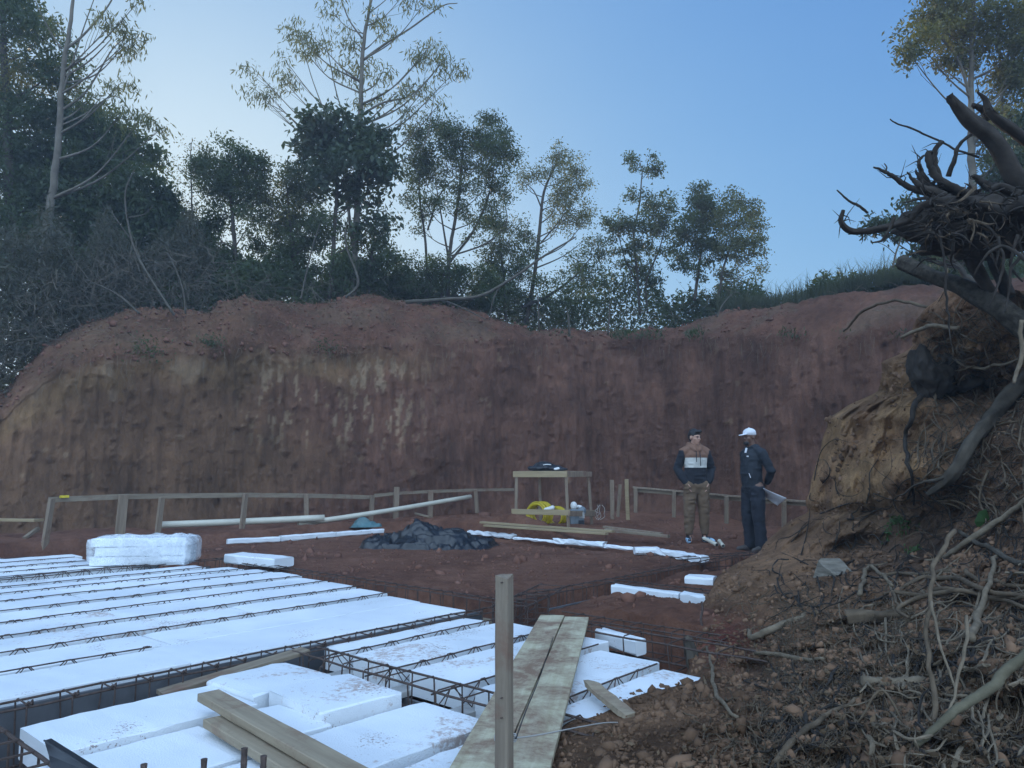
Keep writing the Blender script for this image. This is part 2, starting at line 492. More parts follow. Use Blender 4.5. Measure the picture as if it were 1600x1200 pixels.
# ------------------------------------------------------------------ the cut bank with the spoil heaps on top
def prof(tab, x): return np.interp(x, [a for a, b in tab], [b for a, b in tab])
BASE_T = [(-700, 7.5), (-300, 9.6), (0, 11.2), (150, 12.1), (300, 13.1), (500, 14.6), (700, 16.3), (860, 17.9), (935, 18.5), (1000, 17.9), (1090, 16.6), (1200, 14.9), (1300, 13.6), (1450, 12.2), (1700, 10.8), (2100, 9)]
TOP_Y = [(-700, 700), (-300, 680), (0, 640), (60, 583), (120, 560), (200, 550), (300, 548), (400, 536), (450, 545), (500, 541), (600, 536), (700, 536), (800, 528), (860, 527), (950, 524), (1040, 524), (1100, 526), (1200, 521), (1300, 521), (1400, 512), (1700, 500), (2100, 490)]
CREST_Y = [(-700, 640), (-300, 620), (0, 612), (30, 572), (60, 540), (110, 518), (150, 500), (200, 486), (310, 489), (335, 470), (365, 463), (400, 468), (440, 478), (480, 474), (520, 468), (570, 457), (610, 466), (650, 476), (700, 478), (740, 486), (780, 502), (830, 522), (870, 521), (950, 519), (1040, 519), (1070, 511), (1110, 497), (1150, 486), (1210, 479), (1260, 474), (1300, 462), (1350, 457), (1380, 457), (1420, 450), (1480, 447), (1700, 430), (2100, 420)]
px = np.concatenate([np.arange(-700, -60, 12), np.arange(-60, 1520, 3.2), np.arange(1520, 2100, 12)])
NW, NT, NB = 130, 34, 40
cols = len(px)
bt = prof(BASE_T, px); ty = prof(TOP_Y, px) + 5 * vnoise(np.stack([px * 0.045, px * 0, px * 0], -1), 1, 5) + 2.5 * vnoise(np.stack([px * 0.2, px * 0, px * 0], -1), 1, 6)
cy = prof(CREST_Y, px) + 2.0 * vnoise(np.stack([px * 0.07, px * 0, px * 0], -1), 1, 8)
tt = bt + 0.45
rows = []; jit = []
dirx = (px - 800) / F
def P3(t, z):                    # point over column px at forward distance t and height z (level ray)
    return np.stack([dirx * t, (CT + ST * math.tan(TH)) * t, z], -1)
K = CT + ST * math.tan(TH)
ztop = H + (740 - ty) / F * tt * 1.0
zc_t = tt + 2.3
zcrest = H + (740 - cy) / F * zc_t
zb = np.full(cols, -0.25)
for k in range(NW):
    s = k / (NW - 1)
    t = bt + 0.45 * s ** 1.3 - 0.25 * (1 - s) ** 6
    rows.append(P3(t, zb + (ztop - zb) * s)); jit.append(np.full(cols, 1.0 if s < 0.96 else 0.5))
for k in range(1, NT + 1):
    s = k / NT
    prof_s = math.sin(s * math.pi / 2) ** 0.85
    t = tt + 2.3 * s
    rows.append(P3(t, ztop + (zcrest - ztop) * prof_s)); jit.append(np.full(cols, 0.45))
for k in range(1, NB + 1):
    s = k / NB
    t = zc_t + 70 * s ** 2.4
    zz = zcrest - 0.5 * smooth(np.array(s * 3.0), 0, 1) * np.ones(cols)
    rows.append(P3(t, zz)); jit.append(np.full(cols, 0.35))
PP = np.stack(rows, 0)
JJ = np.stack(jit, 0)
# teeth marks of the digger: vertical flutes on the face, clods on the heaps
arc = np.concatenate([[0], np.cumsum(np.hypot(np.diff(P3(bt, 0 * bt)[:, 0]), np.diff(P3(bt, 0 * bt)[:, 1])))])
A2 = np.broadcast_to(arc, PP.shape[:2])
ZZ0 = PP[..., 2]
Q = np.stack([A2, PP[..., 2] * 0.22, PP[..., 0] * 0], -1)
fl = vnoise(Q, 5.5, 21) * 0.045 - np.abs(vnoise(Q * [1, 0.6, 1], 9, 22)) * 0.075 + vnoise(Q * [1, 0.7, 1], 1.3, 23) * 0.10
mk = (0.25 + 0.75 * smooth(np.broadcast_to(px, PP.shape[:2]), 280, 420)) * smooth(vnoise(np.stack([A2 * 0.9, ZZ0 * 0.55, A2 * 0], -1), 1, 24), -0.35, 0.25)
fl = fl - 0.045 * mk * np.clip(np.abs(np.sin(A2 * np.pi / 0.17 + 2.2 * vnoise(np.stack([A2 * 1.4, ZZ0 * 0.35, A2 * 0], -1), 1, 25))), 0, 1) ** 5 - 0.02 * smooth(vnoise(np.stack([A2 * 22, ZZ0 * 0.9, A2 * 0], -1), 1, 26), 0.15, 0.4)
big = fbm(PP, 0.7, 3, 31) * 0.09 + fbm(PP, 4.2, 4, 33) * 0.030 + np.maximum(0, fbm(PP, 9, 2, 41) - 0.45) * 0.09 - np.maximum(0, fbm(PP * [1, 1, 0.6], 7.5, 2, 43) - 0.62) * 0.14
onface = np.zeros(PP.shape[:2]); onface[:NW] = 1
onface[NW - 14:NW] = np.linspace(1, 0.2, 14)[:, None]
fade = np.clip(1 - (np.arange(PP.shape[0])[:, None] - NW - NT) / 8.0, 0, 1)
disp = (fl * onface * smooth(PP[..., 2], -0.2, 0.5) + big * JJ) * fade
nrm = -PP[..., :2] / np.linalg.norm(PP[..., :2], axis=-1, keepdims=True)
PP[..., 0] += nrm[..., 0] * disp; PP[..., 1] += nrm[..., 1] * disp
heap = np.zeros(PP.shape[:2]); heap[NW:] = 1
PP[..., 2] += heap * fade * (fbm(PP, 2.6, 4, 51) * 0.07 + np.abs(vnoise(PP, 9, 52)) * 0.04)
bank = npmesh('cut_bank_hill', PP.reshape(-1, 3), gridfaces(PP.shape[0], cols), M['wall'], smooth_=True)
tag(bank, kind='structure')
# soil colours of the cut: purple-brown subsoil, ochre streaks and lumps, pinker loose spoil
def soil_attr(o, colarr):
    a = o.data.color_attributes.new('soil', 'FLOAT_COLOR', 'POINT')
    a.data.foreach_set('color', np.concatenate([colarr, np.ones((len(colarr), 1))], 1).astype(np.float32).ravel())
PX = np.broadcast_to(px, PP.shape[:2]); ZZ = PP[..., 2]
base = np.array([0.138, 0.069, 0.046])
colr = np.ones(PP.shape[:2] + (3,)) * base
ochre = np.array([0.205, 0.122, 0.060])
brown = np.array([0.155, 0.088, 0.048])
red = np.array([0.150, 0.070, 0.044])
pale = np.array([0.27, 0.185, 0.115])
def blend(c, new, f): return c * (1 - f[..., None]) + new * f[..., None]
fleft = (1 - smooth(PX + 90 * vnoise(PP, 0.8, 61), 330, 620)) * onface
colr = blend(colr, brown, fleft * 0.8)
ftop = smooth(ZZ / np.broadcast_to(ztop, ZZ.shape) + 0.12 * fbm(PP, 1.5, 3, 66), 0.72, 0.9) * onface * (1 - smooth(PX, 520, 760))
colr = blend(colr, ochre, ftop * 0.7)
colr = blend(colr, red, heap * 0.75)
lit = smooth(fbm(PP, 1.3, 4, 87), -0.2, 0.5) * heap
colr = blend(colr, np.array([0.135, 0.083, 0.053]), lit * 0.8)
colr = blend(colr, brown, heap * (1 - smooth(PX, 330, 480)) * 0.5)
sn = vnoise(np.stack([A2 * 1.0, ZZ * 0.20, A2 * 0], -1), 12, 71) + 0.6 * vnoise(np.stack([A2, ZZ * 0.5, A2 * 0], -1), 21, 72)
reg = smooth(PX, 330, 400) * (1 - smooth(PX, 590, 720)) * smooth(ZZ, 1.1, 2.0) * (1 - smooth(ZZ, 3.5, 3.9)) * onface
colr = blend(colr, pale, smooth(sn + 0.22 * reg, 0.62, 0.74) * reg * 0.85)
ln = fbm(PP, 2.0, 4, 75)
reg2 = (1 - smooth(PX, 420, 520)) * smooth(ZZ / np.broadcast_to(ztop, ZZ.shape), 0.76, 0.86) * onface
colr = blend(colr, pale, smooth(ln, 0.25, 0.6) * reg2 * 0.55)
colr = blend(colr, pale, smooth(fbm(PP, 3.0, 3, 77), 0.95, 1.05) * onface * 0.5)
colr *= (1 + 0.22 * fbm(PP, 1.4, 4, 79))[..., None]
soil_attr(bank, np.clip(colr.reshape(-1, 3), 0.01, 1))
def bank_point(pxx, s):          # a point on the heap slope: s 0 at the edge of the cut, 1 at the crest, >1 behind
    i = int(np.argmin(np.abs(px - pxx)))
    k = int(min(PP.shape[0] - 1, NW - 1 + s * NT)) if s <= 1 else int(min(PP.shape[0] - 1, NW - 1 + NT + (s - 1) * 10))
    return Vector(PP[k, i])

# ------------------------------------------------------------------ right-hand mound of clay, roots and rubble
ML = [(380, 1570, 5.2), (430, 1500, 5.6), (470, 1462, 5.8), (500, 1432, 6.0), (540, 1425, 6.3), (565, 1382, 6.6), (590, 1378, 6.7), (612, 1372, 6.9), (632, 1332, 7.0), (655, 1297, 7.1), (690, 1284, 7.2), (730, 1276, 7.2), (765, 1266, 7.2), (800, 1258, 7.2), (815, 1235, 7.2), (835, 1212, 7.1), (860, 1188, 6.9), (885, 1140, 6.5), (910, 1112, 6.0), (940, 1100, 5.6), (975, 1088, 5.2), (1010, 1082, 4.7), (1040, 1078, 4.1), (1065, 1065, 3.65), (1085, 985, 3.4), (1110, 925, 3.2), (1130, 885, 3.0), (1160, 850, 2.8), (1200, 815, 2.55), (1260, 770, 2.25), (1400, 700, 1.75)]
MR = [(380, 4.6), (500, 4.4), (560, 4.0), (700, 3.3), (800, 2.9), (900, 2.55), (1000, 2.3), (1100, 2.05), (1200, 1.8), (1400, 1.45)]
pys = np.concatenate([np.arange(455, 1260, 4.0), np.arange(1260, 1401, 14)])
ss = np.linspace(0, 1, 230) ** 1.0
xl = np.interp(pys, [a for a, b, c in ML], [b for a, b, c in ML]); dl = np.interp(pys, [a for a, b, c in ML], [c for a, b, c in ML])
dr = np.interp(pys, [a for a, b in MR], [b for a, b in MR])
xl = xl + 5 * vnoise(np.stack([pys * 0.06, pys * 0, pys * 0], -1), 1, 81) * (1 - smooth(pys, 1020, 1060))
XR = 1800.0
Sx = ss[None, :]; PYm = np.broadcast_to(pys[:, None], (len(pys), len(ss)))
PXm = xl[:, None] + (XR - xl[:, None]) * Sx
# depth eases from the far left edge to the near right; lower rows follow a sloping ground
e = np.where(pys < 1000, 0.75, 0.75)
Tm = dl[:, None] + (dr[:, None] - dl[:, None]) * Sx ** e[:, None]
def gauss(cx, cy_, sx, sy): return np.exp(-((PXm - cx) / sx) ** 2 - ((PYm - cy_) / sy) ** 2)
Tm = Tm + 0.32 * gauss(1430, 840, 70, 50) + 0.15 * gauss(1370, 860, 70, 40)
Tm = Tm - 0.25 * gauss(1330, 700, 80, 110) - 0.35 * gauss(1440, 740, 60, 40) - 0.4 * gauss(1420, 600, 60, 60)
Tm = Tm + 0.5 * gauss(1560, 600, 60, 50) - 0.25 * gauss(1520, 1000, 150, 60) + 0.35 * gauss(1180, 1045, 40, 16)
dvx = (PXm - 800) / F; dvz = (600 - PYm) / F
MX = dvx * Tm; MY = (CT - dvz * ST) * Tm; MZ = H + (ST + dvz * CT) * Tm
MP = np.stack([MX, MY, MZ], -1)
dist = Tm / 5.0
soft = smooth(Sx * 1.0, 0.0, 0.04)
low = smooth(PYm, 900, 1000)
nz = (fbm(MP, 1.6, 3, 91) * 0.13 + fbm(MP, 4.5, 4, 93) * 0.085 + np.abs(vnoise(MP, 13, 95)) * 0.045 + np.abs(vnoise(MP, 26, 96)) * 0.02 + (0.5 - np.abs(vnoise(MP + vnoise(MP, 3, 90)[..., None] * 0.15, 2.6, 98))) * 0.10 + (0.4 - np.abs(vnoise(MP * [1, 0.4, 1], 6.5, 99))) * 0.06)
nz = nz + (fbm(MP, 9, 4, 89) * 0.035 + np.maximum(0, vnoise(MP, 5.5, 88)) * 0.06) * np.exp(-((PXm - 1370) / 130) ** 4 - ((PYm - 680) / 160) ** 4)
nz = nz * (1 + 0.5 * smooth(PYm, 960, 1060) * smooth(PXm, 1150, 1300))
toe = 1 - smooth(PYm, 1030, 1065) * (1 - smooth(PXm - xl[:, None], 0, 240)) * 0.96
Dn = np.stack([dvx, CT - dvz * ST, ST + dvz * CT], -1)
MP = MP - Dn * (nz * toe * (0.4 + 0.6 * soft))[..., None]
MP[..., 2] = np.maximum(MP[..., 2], -0.34)
# edges wrap round to the back so that it is a solid heap
wrapL = []
for (a, b, c) in [(2.6, 1.6, -1.6), (1.6, 1.1, -0.7), (0.8, 0.6, -0.25), (0.3, 0.2, -0.05)]:
    q = MP[:, 0].copy(); sc_l = (1 - smooth(pys, 980, 1060)) * 0.95 + 0.05
    q[:, 1] += a * sc_l; q[:, 0] += b * sc_l; q[:, 2] += c * sc_l * 0.4
    wrapL.append(q)
MP = np.concatenate([np.stack(wrapL, 1), MP], 1)
wrapT = []
for (a, b) in [(4.0, -2.2), (2.4, -0.9), (1.2, -0.15), (0.5, 0.03)]:
    q = MP[0].copy(); q[:, 1] += a; q[:, 0] += 0.8 * a; q[:, 2] += b
    wrapT.append(q)
MP = np.concatenate([np.stack(wrapT, 0), MP], 0)
wrapR = []
for (a, b, c) in [(0.5, 0.5, -0.15), (1.1, 1.2, -0.8), (1.6, 2.2, -2.4)]:
    q = MP[:, -1].copy(); q[:, 0] += a; q[:, 1] += b; q[:, 2] = np.maximum(q[:, 2] + c, -0.4)
    wrapR.append(q)
MP = np.concatenate([MP, np.stack(wrapR, 1)], 1)
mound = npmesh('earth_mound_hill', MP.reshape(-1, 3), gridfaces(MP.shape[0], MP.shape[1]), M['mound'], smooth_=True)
tag(mound, kind='structure')
nr0, nc0 = 4, 4
mc = np.ones((len(pys), len(ss), 3)) * np.array([0.225, 0.125, 0.070])
mq = MP[nr0:, nc0:nc0 + len(ss)]
clay = np.array([0.315, 0.185, 0.092]); dark = np.array([0.055, 0.042, 0.034]); mred = np.array([0.20, 0.062, 0.045])
fcl = np.exp(-np.clip(((PXm - 1350) / 110), -9, 9) ** 4 - np.clip((PYm - 690) / 125, -9, 9) ** 4)
mc = blend(mc, clay, np.clip(fcl * (0.75 + 0.8 * fbm(mq, 2.4, 4, 101)), 0, 1))
fcl2 = np.exp(-((PXm - 1560) / 70) ** 4 - ((PYm - 545) / 22) ** 4)
mc = blend(mc, clay, fcl2 * 0.8)
mc = blend(mc, np.array([0.27, 0.155, 0.088]), np.exp(-((PXm - 1200) / 90) ** 2 - ((PYm - 880) / 60) ** 2) * 0.8)
fr = np.exp(-((PXm - 1130) / 60) ** 2 - ((PYm - 1000) / 38) ** 2)
mc = blend(mc, mred, fr)
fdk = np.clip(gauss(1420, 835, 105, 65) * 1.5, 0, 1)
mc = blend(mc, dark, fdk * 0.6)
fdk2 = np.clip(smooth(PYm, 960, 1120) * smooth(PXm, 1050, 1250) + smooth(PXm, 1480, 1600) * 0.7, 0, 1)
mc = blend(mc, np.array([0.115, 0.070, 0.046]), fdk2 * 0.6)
mc *= (1 + 0.35 * fbm(mq, 2.2, 4, 103))[..., None]
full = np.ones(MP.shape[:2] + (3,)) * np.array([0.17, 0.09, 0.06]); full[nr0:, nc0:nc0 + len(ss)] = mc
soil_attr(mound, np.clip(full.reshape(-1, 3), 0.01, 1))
MI = MP[nr0:, nc0:nc0 + len(ss)]
def mpt(pxx, pyy, out=0.02):     # a point on the mound under a photo position, lifted towards the open side
    i = int(np.argmin(np.abs(pys - pyy)))
    s = (pxx - xl[i]) / (XR - xl[i])
    j = int(np.clip(round(s * (len(ss) - 1)), 0, len(ss) - 1))
    p = Vector(MI[i, j])
    return p + (Vector((0, 0, H)) - p).normalized() * out
# ------------------------------------------------------------------ white foam infill panels and steel lattice joists
def foam_mesh(u0, u1, v0, v1, z0, z1, dz=0.0, rot=0.0, skew=0.0, bevel=0.005, jit=0.0035):
    mb = MB(); L = u1 - u0
    n = max(3, int(L / 0.07)); c = bevel
    cu_, cv_ = (u0 + u1) / 2, (v0 + v1) / 2
    prof = [(v0 + c, z0), (v1 - c, z0), (v1, z0 + c), (v1, z1 - c), (v1 - c, z1), ((v0 + v1) / 2, z1), (v0 + c, z1), (v0, z1 - c), (v0, z0 + c)]
    vs = []
    for i in range(n + 1):
        t = i / n; u = u0 + L * t
        ins = c if i in (0, n) else 0
        for (v, z) in prof:
            sk = skew * (v - v0) / (v1 - v0) if t > 0.5 else 0
            uu_ = u + sk; v2 = v + (ins if v < cv_ else -ins) * 0.7; z2 = z - (ins * 0.7 if z > (z0 + z1) / 2 else 0)
            a = rot; du_ = uu_ - cu_; dv_ = v2 - cv_
            ur = cu_ + du_ * math.cos(a) - dv_ * math.sin(a); vr = cv_ + du_ * math.sin(a) + dv_ * math.cos(a)
            p = W(ur, vr, z2 + dz)
            j = jit * (1.0 if z > z0 + 0.02 else 0.3)
            vs.append(p + Vector((random.uniform(-j, j), random.uniform(-j, j), random.uniform(-j, j) * 0.6)))
    fs = []; m = len(prof)
    for i in range(n):
        for k in range(m):
            fs.append((i * m + k, (i + 1) * m + k, (i + 1) * m + (k + 1) % m, i * m + (k + 1) % m))
    fs.append(tuple(range(m))); fs.append(tuple(reversed([n * m + k for k in range(m)])))
    mb.add(vs, fs)
    return mb
ORD = ['first', 'second', 'third', 'fourth', 'fifth', 'sixth', 'seventh', 'eighth', 'ninth']
def foam(u0, u1, v0, v1, label, group, dirty=False, z0=-0.125, z1=0.0, **kw):
    c = W((u0 + u1) / 2, (v0 + v1) / 2, z0)
    o = foam_mesh(u0, u1, v0, v1, z0, z1, **kw).build('foam_block', M['eps_dirty' if dirty else 'eps'], loc=c)
    return tag(o, label, 'foam block', group)
GA = 'white foam panels of the left slab'
jA = [4.455, 4.945, 5.43, 5.92, 6.41, 6.90, 7.34, 7.74]
rightA = [4.0, 4.02, 4.10, 4.14, 4.18, 4.22, 4.2, 4.12, 3.9]
edges = [3.965] + jA + [8.12]
# seams of each row, from the photograph
seams = [[1.93], [2.06], [2.9], [2.18], [1.95], [2.3], [3.0], [2.6], [2.4]]
for k in range(9):
    v0 = edges[k] + (0.0 if k == 0 else 0.045); v1 = edges[k + 1] - 0.045
    cuts = [-3.4, -1.2, 0.6] + seams[k] + [rightA[k]]
    names = ['far left part, outside the frame edge', 'left part', 'left middle part', 'right end']
    if k == 0:
        v1b = edges[1] + 0.02
    for i in range(len(cuts) - 1):
        if cuts[i + 1] < 0.0: continue
        vv1 = v1
        if k == 0 and i == len(cuts) - 2: vv1 = edges[1] + 0.02
        vv0 = v0
        if k == 1 and i == len(cuts) - 2: vv0 = edges[1] + 0.035
        where = 'right end' if i == len(cuts) - 2 else ('middle' if i == len(cuts) - 3 else 'left end')
        foam(cuts[i] + 0.002, cuts[i + 1] - 0.002, vv0, vv1,
             f'white foam block, {where} of the {ORD[k]} row back from the dark form board', GA,
             dirty=(k in (3, 2) and i == 2), dz=random.uniform(-0.004, 0.006), skew=random.uniform(-0.02, 0.03), jit=0.0025)
GB = 'white foam panels of the middle slab'
rowsB = [(3.545, 3.76, 2.62, 3.80), (3.07, 3.455, 2.60, 3.84), (2.59, 2.98, 2.60, 3.84), (2.11, 2.50, 2.58, 3.60), (1.62, 2.02, 2.58, 3.45)]
for k, (v0, v1, u0, u1) in enumerate(rowsB):
    mid = (u0 + u1) / 2 + random.uniform(-0.15, 0.15)
    for i, (a, b) in enumerate([(u0, mid - 0.002), (mid + 0.002, u1)]):
        foam(a, b, v0, v1, f'mud-spotted foam block, {["left", "right"][i]} end of {ORD[k]} row right of the short rebar cage', GB, dirty=True,
             dz=random.uniform(-0.004, 0.008), skew=random.uniform(-0.03, 0.03))
GC = 'loose white foam panels at lower left'
foam(1.02, 1.80, 3.07, 3.50, 'white foam panel in the back row at lower left, beside the rebar cage corner', GC, dz=0.0)
foam(1.81, 2.24, 3.14, 3.55, 'loose white foam panel with rounded end, beside the grey board end', GC, dirty=True, dz=0.02, rot=0.05, bevel=0.009)
foam(0.55, 1.50, 2.56, 3.00, 'white foam panel in the second row, left of the crossed planks', GC, dz=-0.005)
foam(1.52, 1.86, 2.60, 3.00, 'short white foam panel just right of the crossed planks', GC, dz=0.0)
foam(1.86, 2.27, 2.64, 3.10, 'tilted white foam panel with a brown mud stain, lying loose against its neighbours', GC, dirty=True, dz=0.035, rot=-0.08, bevel=0.008)
foam(0.3, 1.20, 2.07, 2.50, 'white foam panel in the third row below the crossed planks', GC, dz=-0.01)
foam(1.62, 2.30, 2.12, 2.55, 'mud-spotted white foam panel between the crossed planks and the upright post', GC, dirty=True, dz=0.0)
foam(1.21, 1.61, 2.08, 2.5, 'white foam panel partly hidden under the crossed planks', GC, dz=0.0)
foam(1.50, 2.36, 1.62, 2.04, 'white foam panel at the bottom edge beside the plywood boards', GC, dirty=True, dz=0.0)
foam(0.55, 1.49, 1.60, 2.02, 'white foam panel at the bottom edge under the rebar stubs', GC, dirty=True, dz=0.0)
GD = 'white foam panels of the far left slab'
eD = [8.42, 8.9, 9.37, 9.84, 10.3, 10.75]
for k in range(5):
    uu0, uu1 = -0.5, [3.7, 3.4, 3.3, 3.4, 2.6][k]
    mid = 1.9 + 0.2 * k
    for i, (a, b) in enumerate([(uu0, mid), (mid + 0.004, uu1)]):
        foam(a, b, eD[k] + 0.05, eD[k + 1] - 0.045, f'{["left", "right"][i]} foam block in the {ORD[k]} row of the far left slab', GD, dz=random.uniform(0, 0.01))

def joist(u0, u1, v, label, group, zt=0.012, apex=0.2, hgt=0.095, r=0.0042):
    root = empty('lattice_joist', W((u0 + u1) / 2, v, -0.125), label, 'joist', group)
    a = W(u0, v, -0.11); b = W(u1, v, -0.11)
    mb = MB(); mb.beam(a, b, 0.11, 0.03)
    rel(mb.build('concrete_foot', M['concrete'], loc=tuple(a)), root)
    mb = MB(); n = int((u1 - u0) / 0.25) + 2
    mb.tube([W(u0 + (u1 - u0) * i / n, v, zt + random.uniform(-0.003, 0.003)) for i in range(n + 1)], r, 6)
    rel(mb.build('top_bar', M['steel'], loc=tuple(a)), root)
    mb = MB()
    k = int((u1 - u0) / apex)
    for sgn in (-1, 1):
        pts = []
        off = random.uniform(0, 0.1)
        for i in range(k):
            uc = u0 + off + i * apex
            pts += [W(uc, v + sgn * 0.036, zt - hgt), W(uc + apex / 2 - 0.012, v + sgn * 0.005, zt + 0.004), W(uc + apex / 2 + 0.012, v + sgn * 0.005, zt + 0.004)]
        mb.tube(pts, r * 0.72, 5)
    rel(mb.build('zigzag_wire', M['steel'], loc=tuple(a)), root)
    return root
for k, v in enumerate(jA):
    joist(1.93 - 3.0 if k == 0 else -1.3, (1.93 if k == 0 else rightA[k + 1] + 0.03), v, f'lattice joist between {ORD[k]} and {ORD[k+1]} foam rows back from the dark form board', 'lattice joists of the left slab', zt=0.012)
for k, v in enumerate([3.50, 3.025, 2.545, 2.065]):
    joist(2.35, [3.86, 3.86, 3.66, 3.5][k], v, f'lattice joist between {ORD[k]} and {ORD[k+1]} mud-spotted rows right of the short cage', 'lattice joists of the middle slab', zt=0.014)
for k, v in enumerate(eD[:5]):
    joist(-0.6, [4.0, 3.3, 3.3, 3.3, 3.0][k], v, f'steel lattice joist at the front of the {ORD[k]} foam row of the far left slab', 'lattice joists of the far left slab', zt=0.012 if k else 0.02)

# ------------------------------------------------------------------ formwork boards of the beams
def board(a, b, wd, ht, m, label, cat='board', name='form_board', group=None, nseg=6, jit=0.0015, up=Vector((0, 0, 1)), twist=0.0):
    a = Vector(a); b = Vector(b); c = (a + b) / 2
    # local axes: X along the board, so that the wood grain runs along it
    d = b - a; L = d.length
    q = d.to_track_quat('X', 'Z')
    if abs(up.z) < 0.5:
        q = q
    mb = MB(); mb.beam(Vector((-L / 2, 0, 0)), Vector((L / 2, 0, 0)), wd, ht, nseg=nseg, jit=jit, twist=twist)
    o = mb.build(name, m); o.location = c; o.rotation_mode = 'QUATERNION'; o.rotation_quaternion = q
    return tag(o, label, cat, group) if label else o
board(W(-0.3, 3.925, -0.19), W(4.12, 3.925, -0.19), 0.02, 0.33, M['form'], 'long dark form board standing on edge in front of the left slab', 'form board')
board(W(4.20, 3.9, -0.20), W(4.20, 8.2, -0.20), 0.02, 0.22, M['wood_old'], 'wooden form board closing the right side of the left slab', 'form board')
board(W(2.285, 1.5, -0.23), W(2.285, 3.58, -0.23), 0.02, 0.20, M['wood_old'], 'wooden form board along the left side of the short rebar cage', 'form board')
board(W(2.575, 1.5, -0.23), W(2.575, 3.58, -0.23), 0.02, 0.20, M['form'], 'dark form board along the right side of the short rebar cage', 'form board')
board(W(4.65, 3.70, -0.20), W(9.2, 3.70, -0.20), 0.02, 0.30, M['form'], 'dark form board lining the near side of the trench past the platform', 'form board')
board(W(2.62, 3.79, -0.22), W(3.86, 3.79, -0.22), 0.02, 0.20, M['form'], 'dark form board along the back of the middle slab', 'form board')
board(W(4.23, 8.37, -0.2), W(0.2, 8.37, -0.2), 0.02, 0.26, M['form'], 'dark form board between the left slab and the far left slab', 'form board')

# ------------------------------------------------------------------ rebar cages
def cage(u0, v0, u1, v1, wd, zt, zb, label, group, sp=0.16, r=0.005, sag=0.0, ext=0.05, hook=False, nbars=4, tilt=0.0):
    a = W(u0, v0); b = W(u1, v1); d = (b - a); L = d.length; d.normalize()
    s = Vector((-d.y, d.x, 0))
    root = empty('rebar_cage', (a + b) / 2 + Vector((0, 0, zb)), label, 'rebar cage', group)
    n = int(L / 0.3) + 2
    offs = [(-1, 1), (1, 1), (-1, -1), (1, -1)][:nbars]
    for (x, y) in offs:
        mb = MB()
        pts = []
        for i in range(n + 1):
            t = -ext + (L + 2 * ext) * i / n
            z = (zt if y > 0 else zb) + random.uniform(-0.005, 0.005) + tilt * t / L
            pts.append(a + d * t + s * (x * (wd / 2 - r) + random.uniform(-0.004, 0.004)) + Vector((0, 0, z)))
        mb.tube(pts, r, 6)
        rel(mb.build('long_bar', M['steel'], loc=tuple(root.location)), root)
    k = int(L / sp)
    for i in range(k + 1):
        t = i * sp + random.uniform(-0.012, 0.012)
        lean = random.uniform(-0.012, 0.012)
        dz = tilt * t / L
        c = a + d * t
        rr = r * 0.72; q = wd / 2 + 0.003; zz = zt + 0.009 + dz; zl = zb - 0.008 + dz; ch = 0.012
        loop = [c + s * (-q + ch) + Vector((0, 0, zz)), c + s * (q - ch) + Vector((0, 0, zz)), c + s * q + Vector((0, 0, zz - ch)) + d * lean, c + s * q + Vector((0, 0, zl + ch)) - d * lean,
                c + s * (q - ch) + Vector((0, 0, zl)) - d * lean, c + s * (-q + ch) + Vector((0, 0, zl)), c + s * -q + Vector((0, 0, zl + ch)), c + s * -q + Vector((0, 0, zz - ch)) + d * lean]
        mb = MB(); mb.tube(loop, rr, 5, closed=True)
        if hook:
            mb.tube([c + s * (-q) + Vector((0, 0, zz - 0.002)), c + s * (-q + 0.02) + d * 0.02 + Vector((0, 0, zz + 0.014)), c + s * (-q + 0.045) + d * 0.03 + Vector((0, 0, zz - 0.02))], rr * 1.05, 5)
            mb.tube([c + s * (-q) - d * 0.012 + Vector((0, 0, zz + 0.004)), c + s * (-q + 0.004) + Vector((0, 0, zz + 0.012)), c + s * (-q) + d * 0.012 + Vector((0, 0, zz + 0.004))], rr * 1.5, 5)
        rel(mb.build('stirrup', M['steel'], loc=tuple(root.location)), root)
    return root
GCG = 'rebar cages in the beam trenches'
cage(-0.2, 3.81, 4.5, 3.81, 0.15, 0.005, -0.27, 'long rusty rebar cage in front of the dark form board of the left slab', GCG, sp=0.165, r=0.0055, hook=True)
cage(2.43, 1.5, 2.43, 3.62, 0.16, 0.03, -0.14, 'short rebar cage crossing between the loose panels and the middle slab', GCG, sp=0.17, r=0.0055)
cage(4.42, 3.85, 4.42, 8.5, 0.14, 0.0, -0.2, 'rebar cage running along the left edge of the dirt platform', GCG, sp=0.15)
cage(4.42, 1.0, 4.42, 3.4, 0.16, -0.02, -0.2, 'rebar cage right of the middle slab behind the plywood boards', GCG, sp=0.16)
cage(4.1, 3.62, 5.1, 4.0, 0.26, 0.05, -0.12, 'wide rebar cage lying askew at the trench crossing behind the post', GCG, sp=0.25, r=0.006)
cage(4.5, 3.92, 9.3, 3.92, 0.15, 0.02, -0.2, 'rebar cage in the trench along the right edge of the platform', GCG, sp=0.17)
cage(5.78, 2.2, 5.78, 3.82, 0.15, 0.03, -0.2, 'short rebar cage standing before the row of white foam at right', GCG, sp=0.16)
cage(0.9, 8.28, 4.7, 8.28, 0.14, 0.02, -0.14, 'rebar cage behind the left slab, in front of the wrapped foam bundle', GCG, sp=0.2)
cage(3.95, 1.3, 3.95, 2.9, 0.2, 0.03, -0.12, 'tangled rebar cage right of the plywood boards, near the mound', GCG, sp=0.3, r=0.006)
cage(0.86, 2.3, 0.86, 3.75, 0.2, 0.01, -0.26, 'rusty rebar cage at the bottom left corner', GCG, sp=0.16, r=0.0075)
cage(7.6, 4.2, 9.4, 3.55, 0.2, 0.05, -0.1, 'rebar cage partly buried at the foot of the right-hand mound', GCG, sp=0.25)

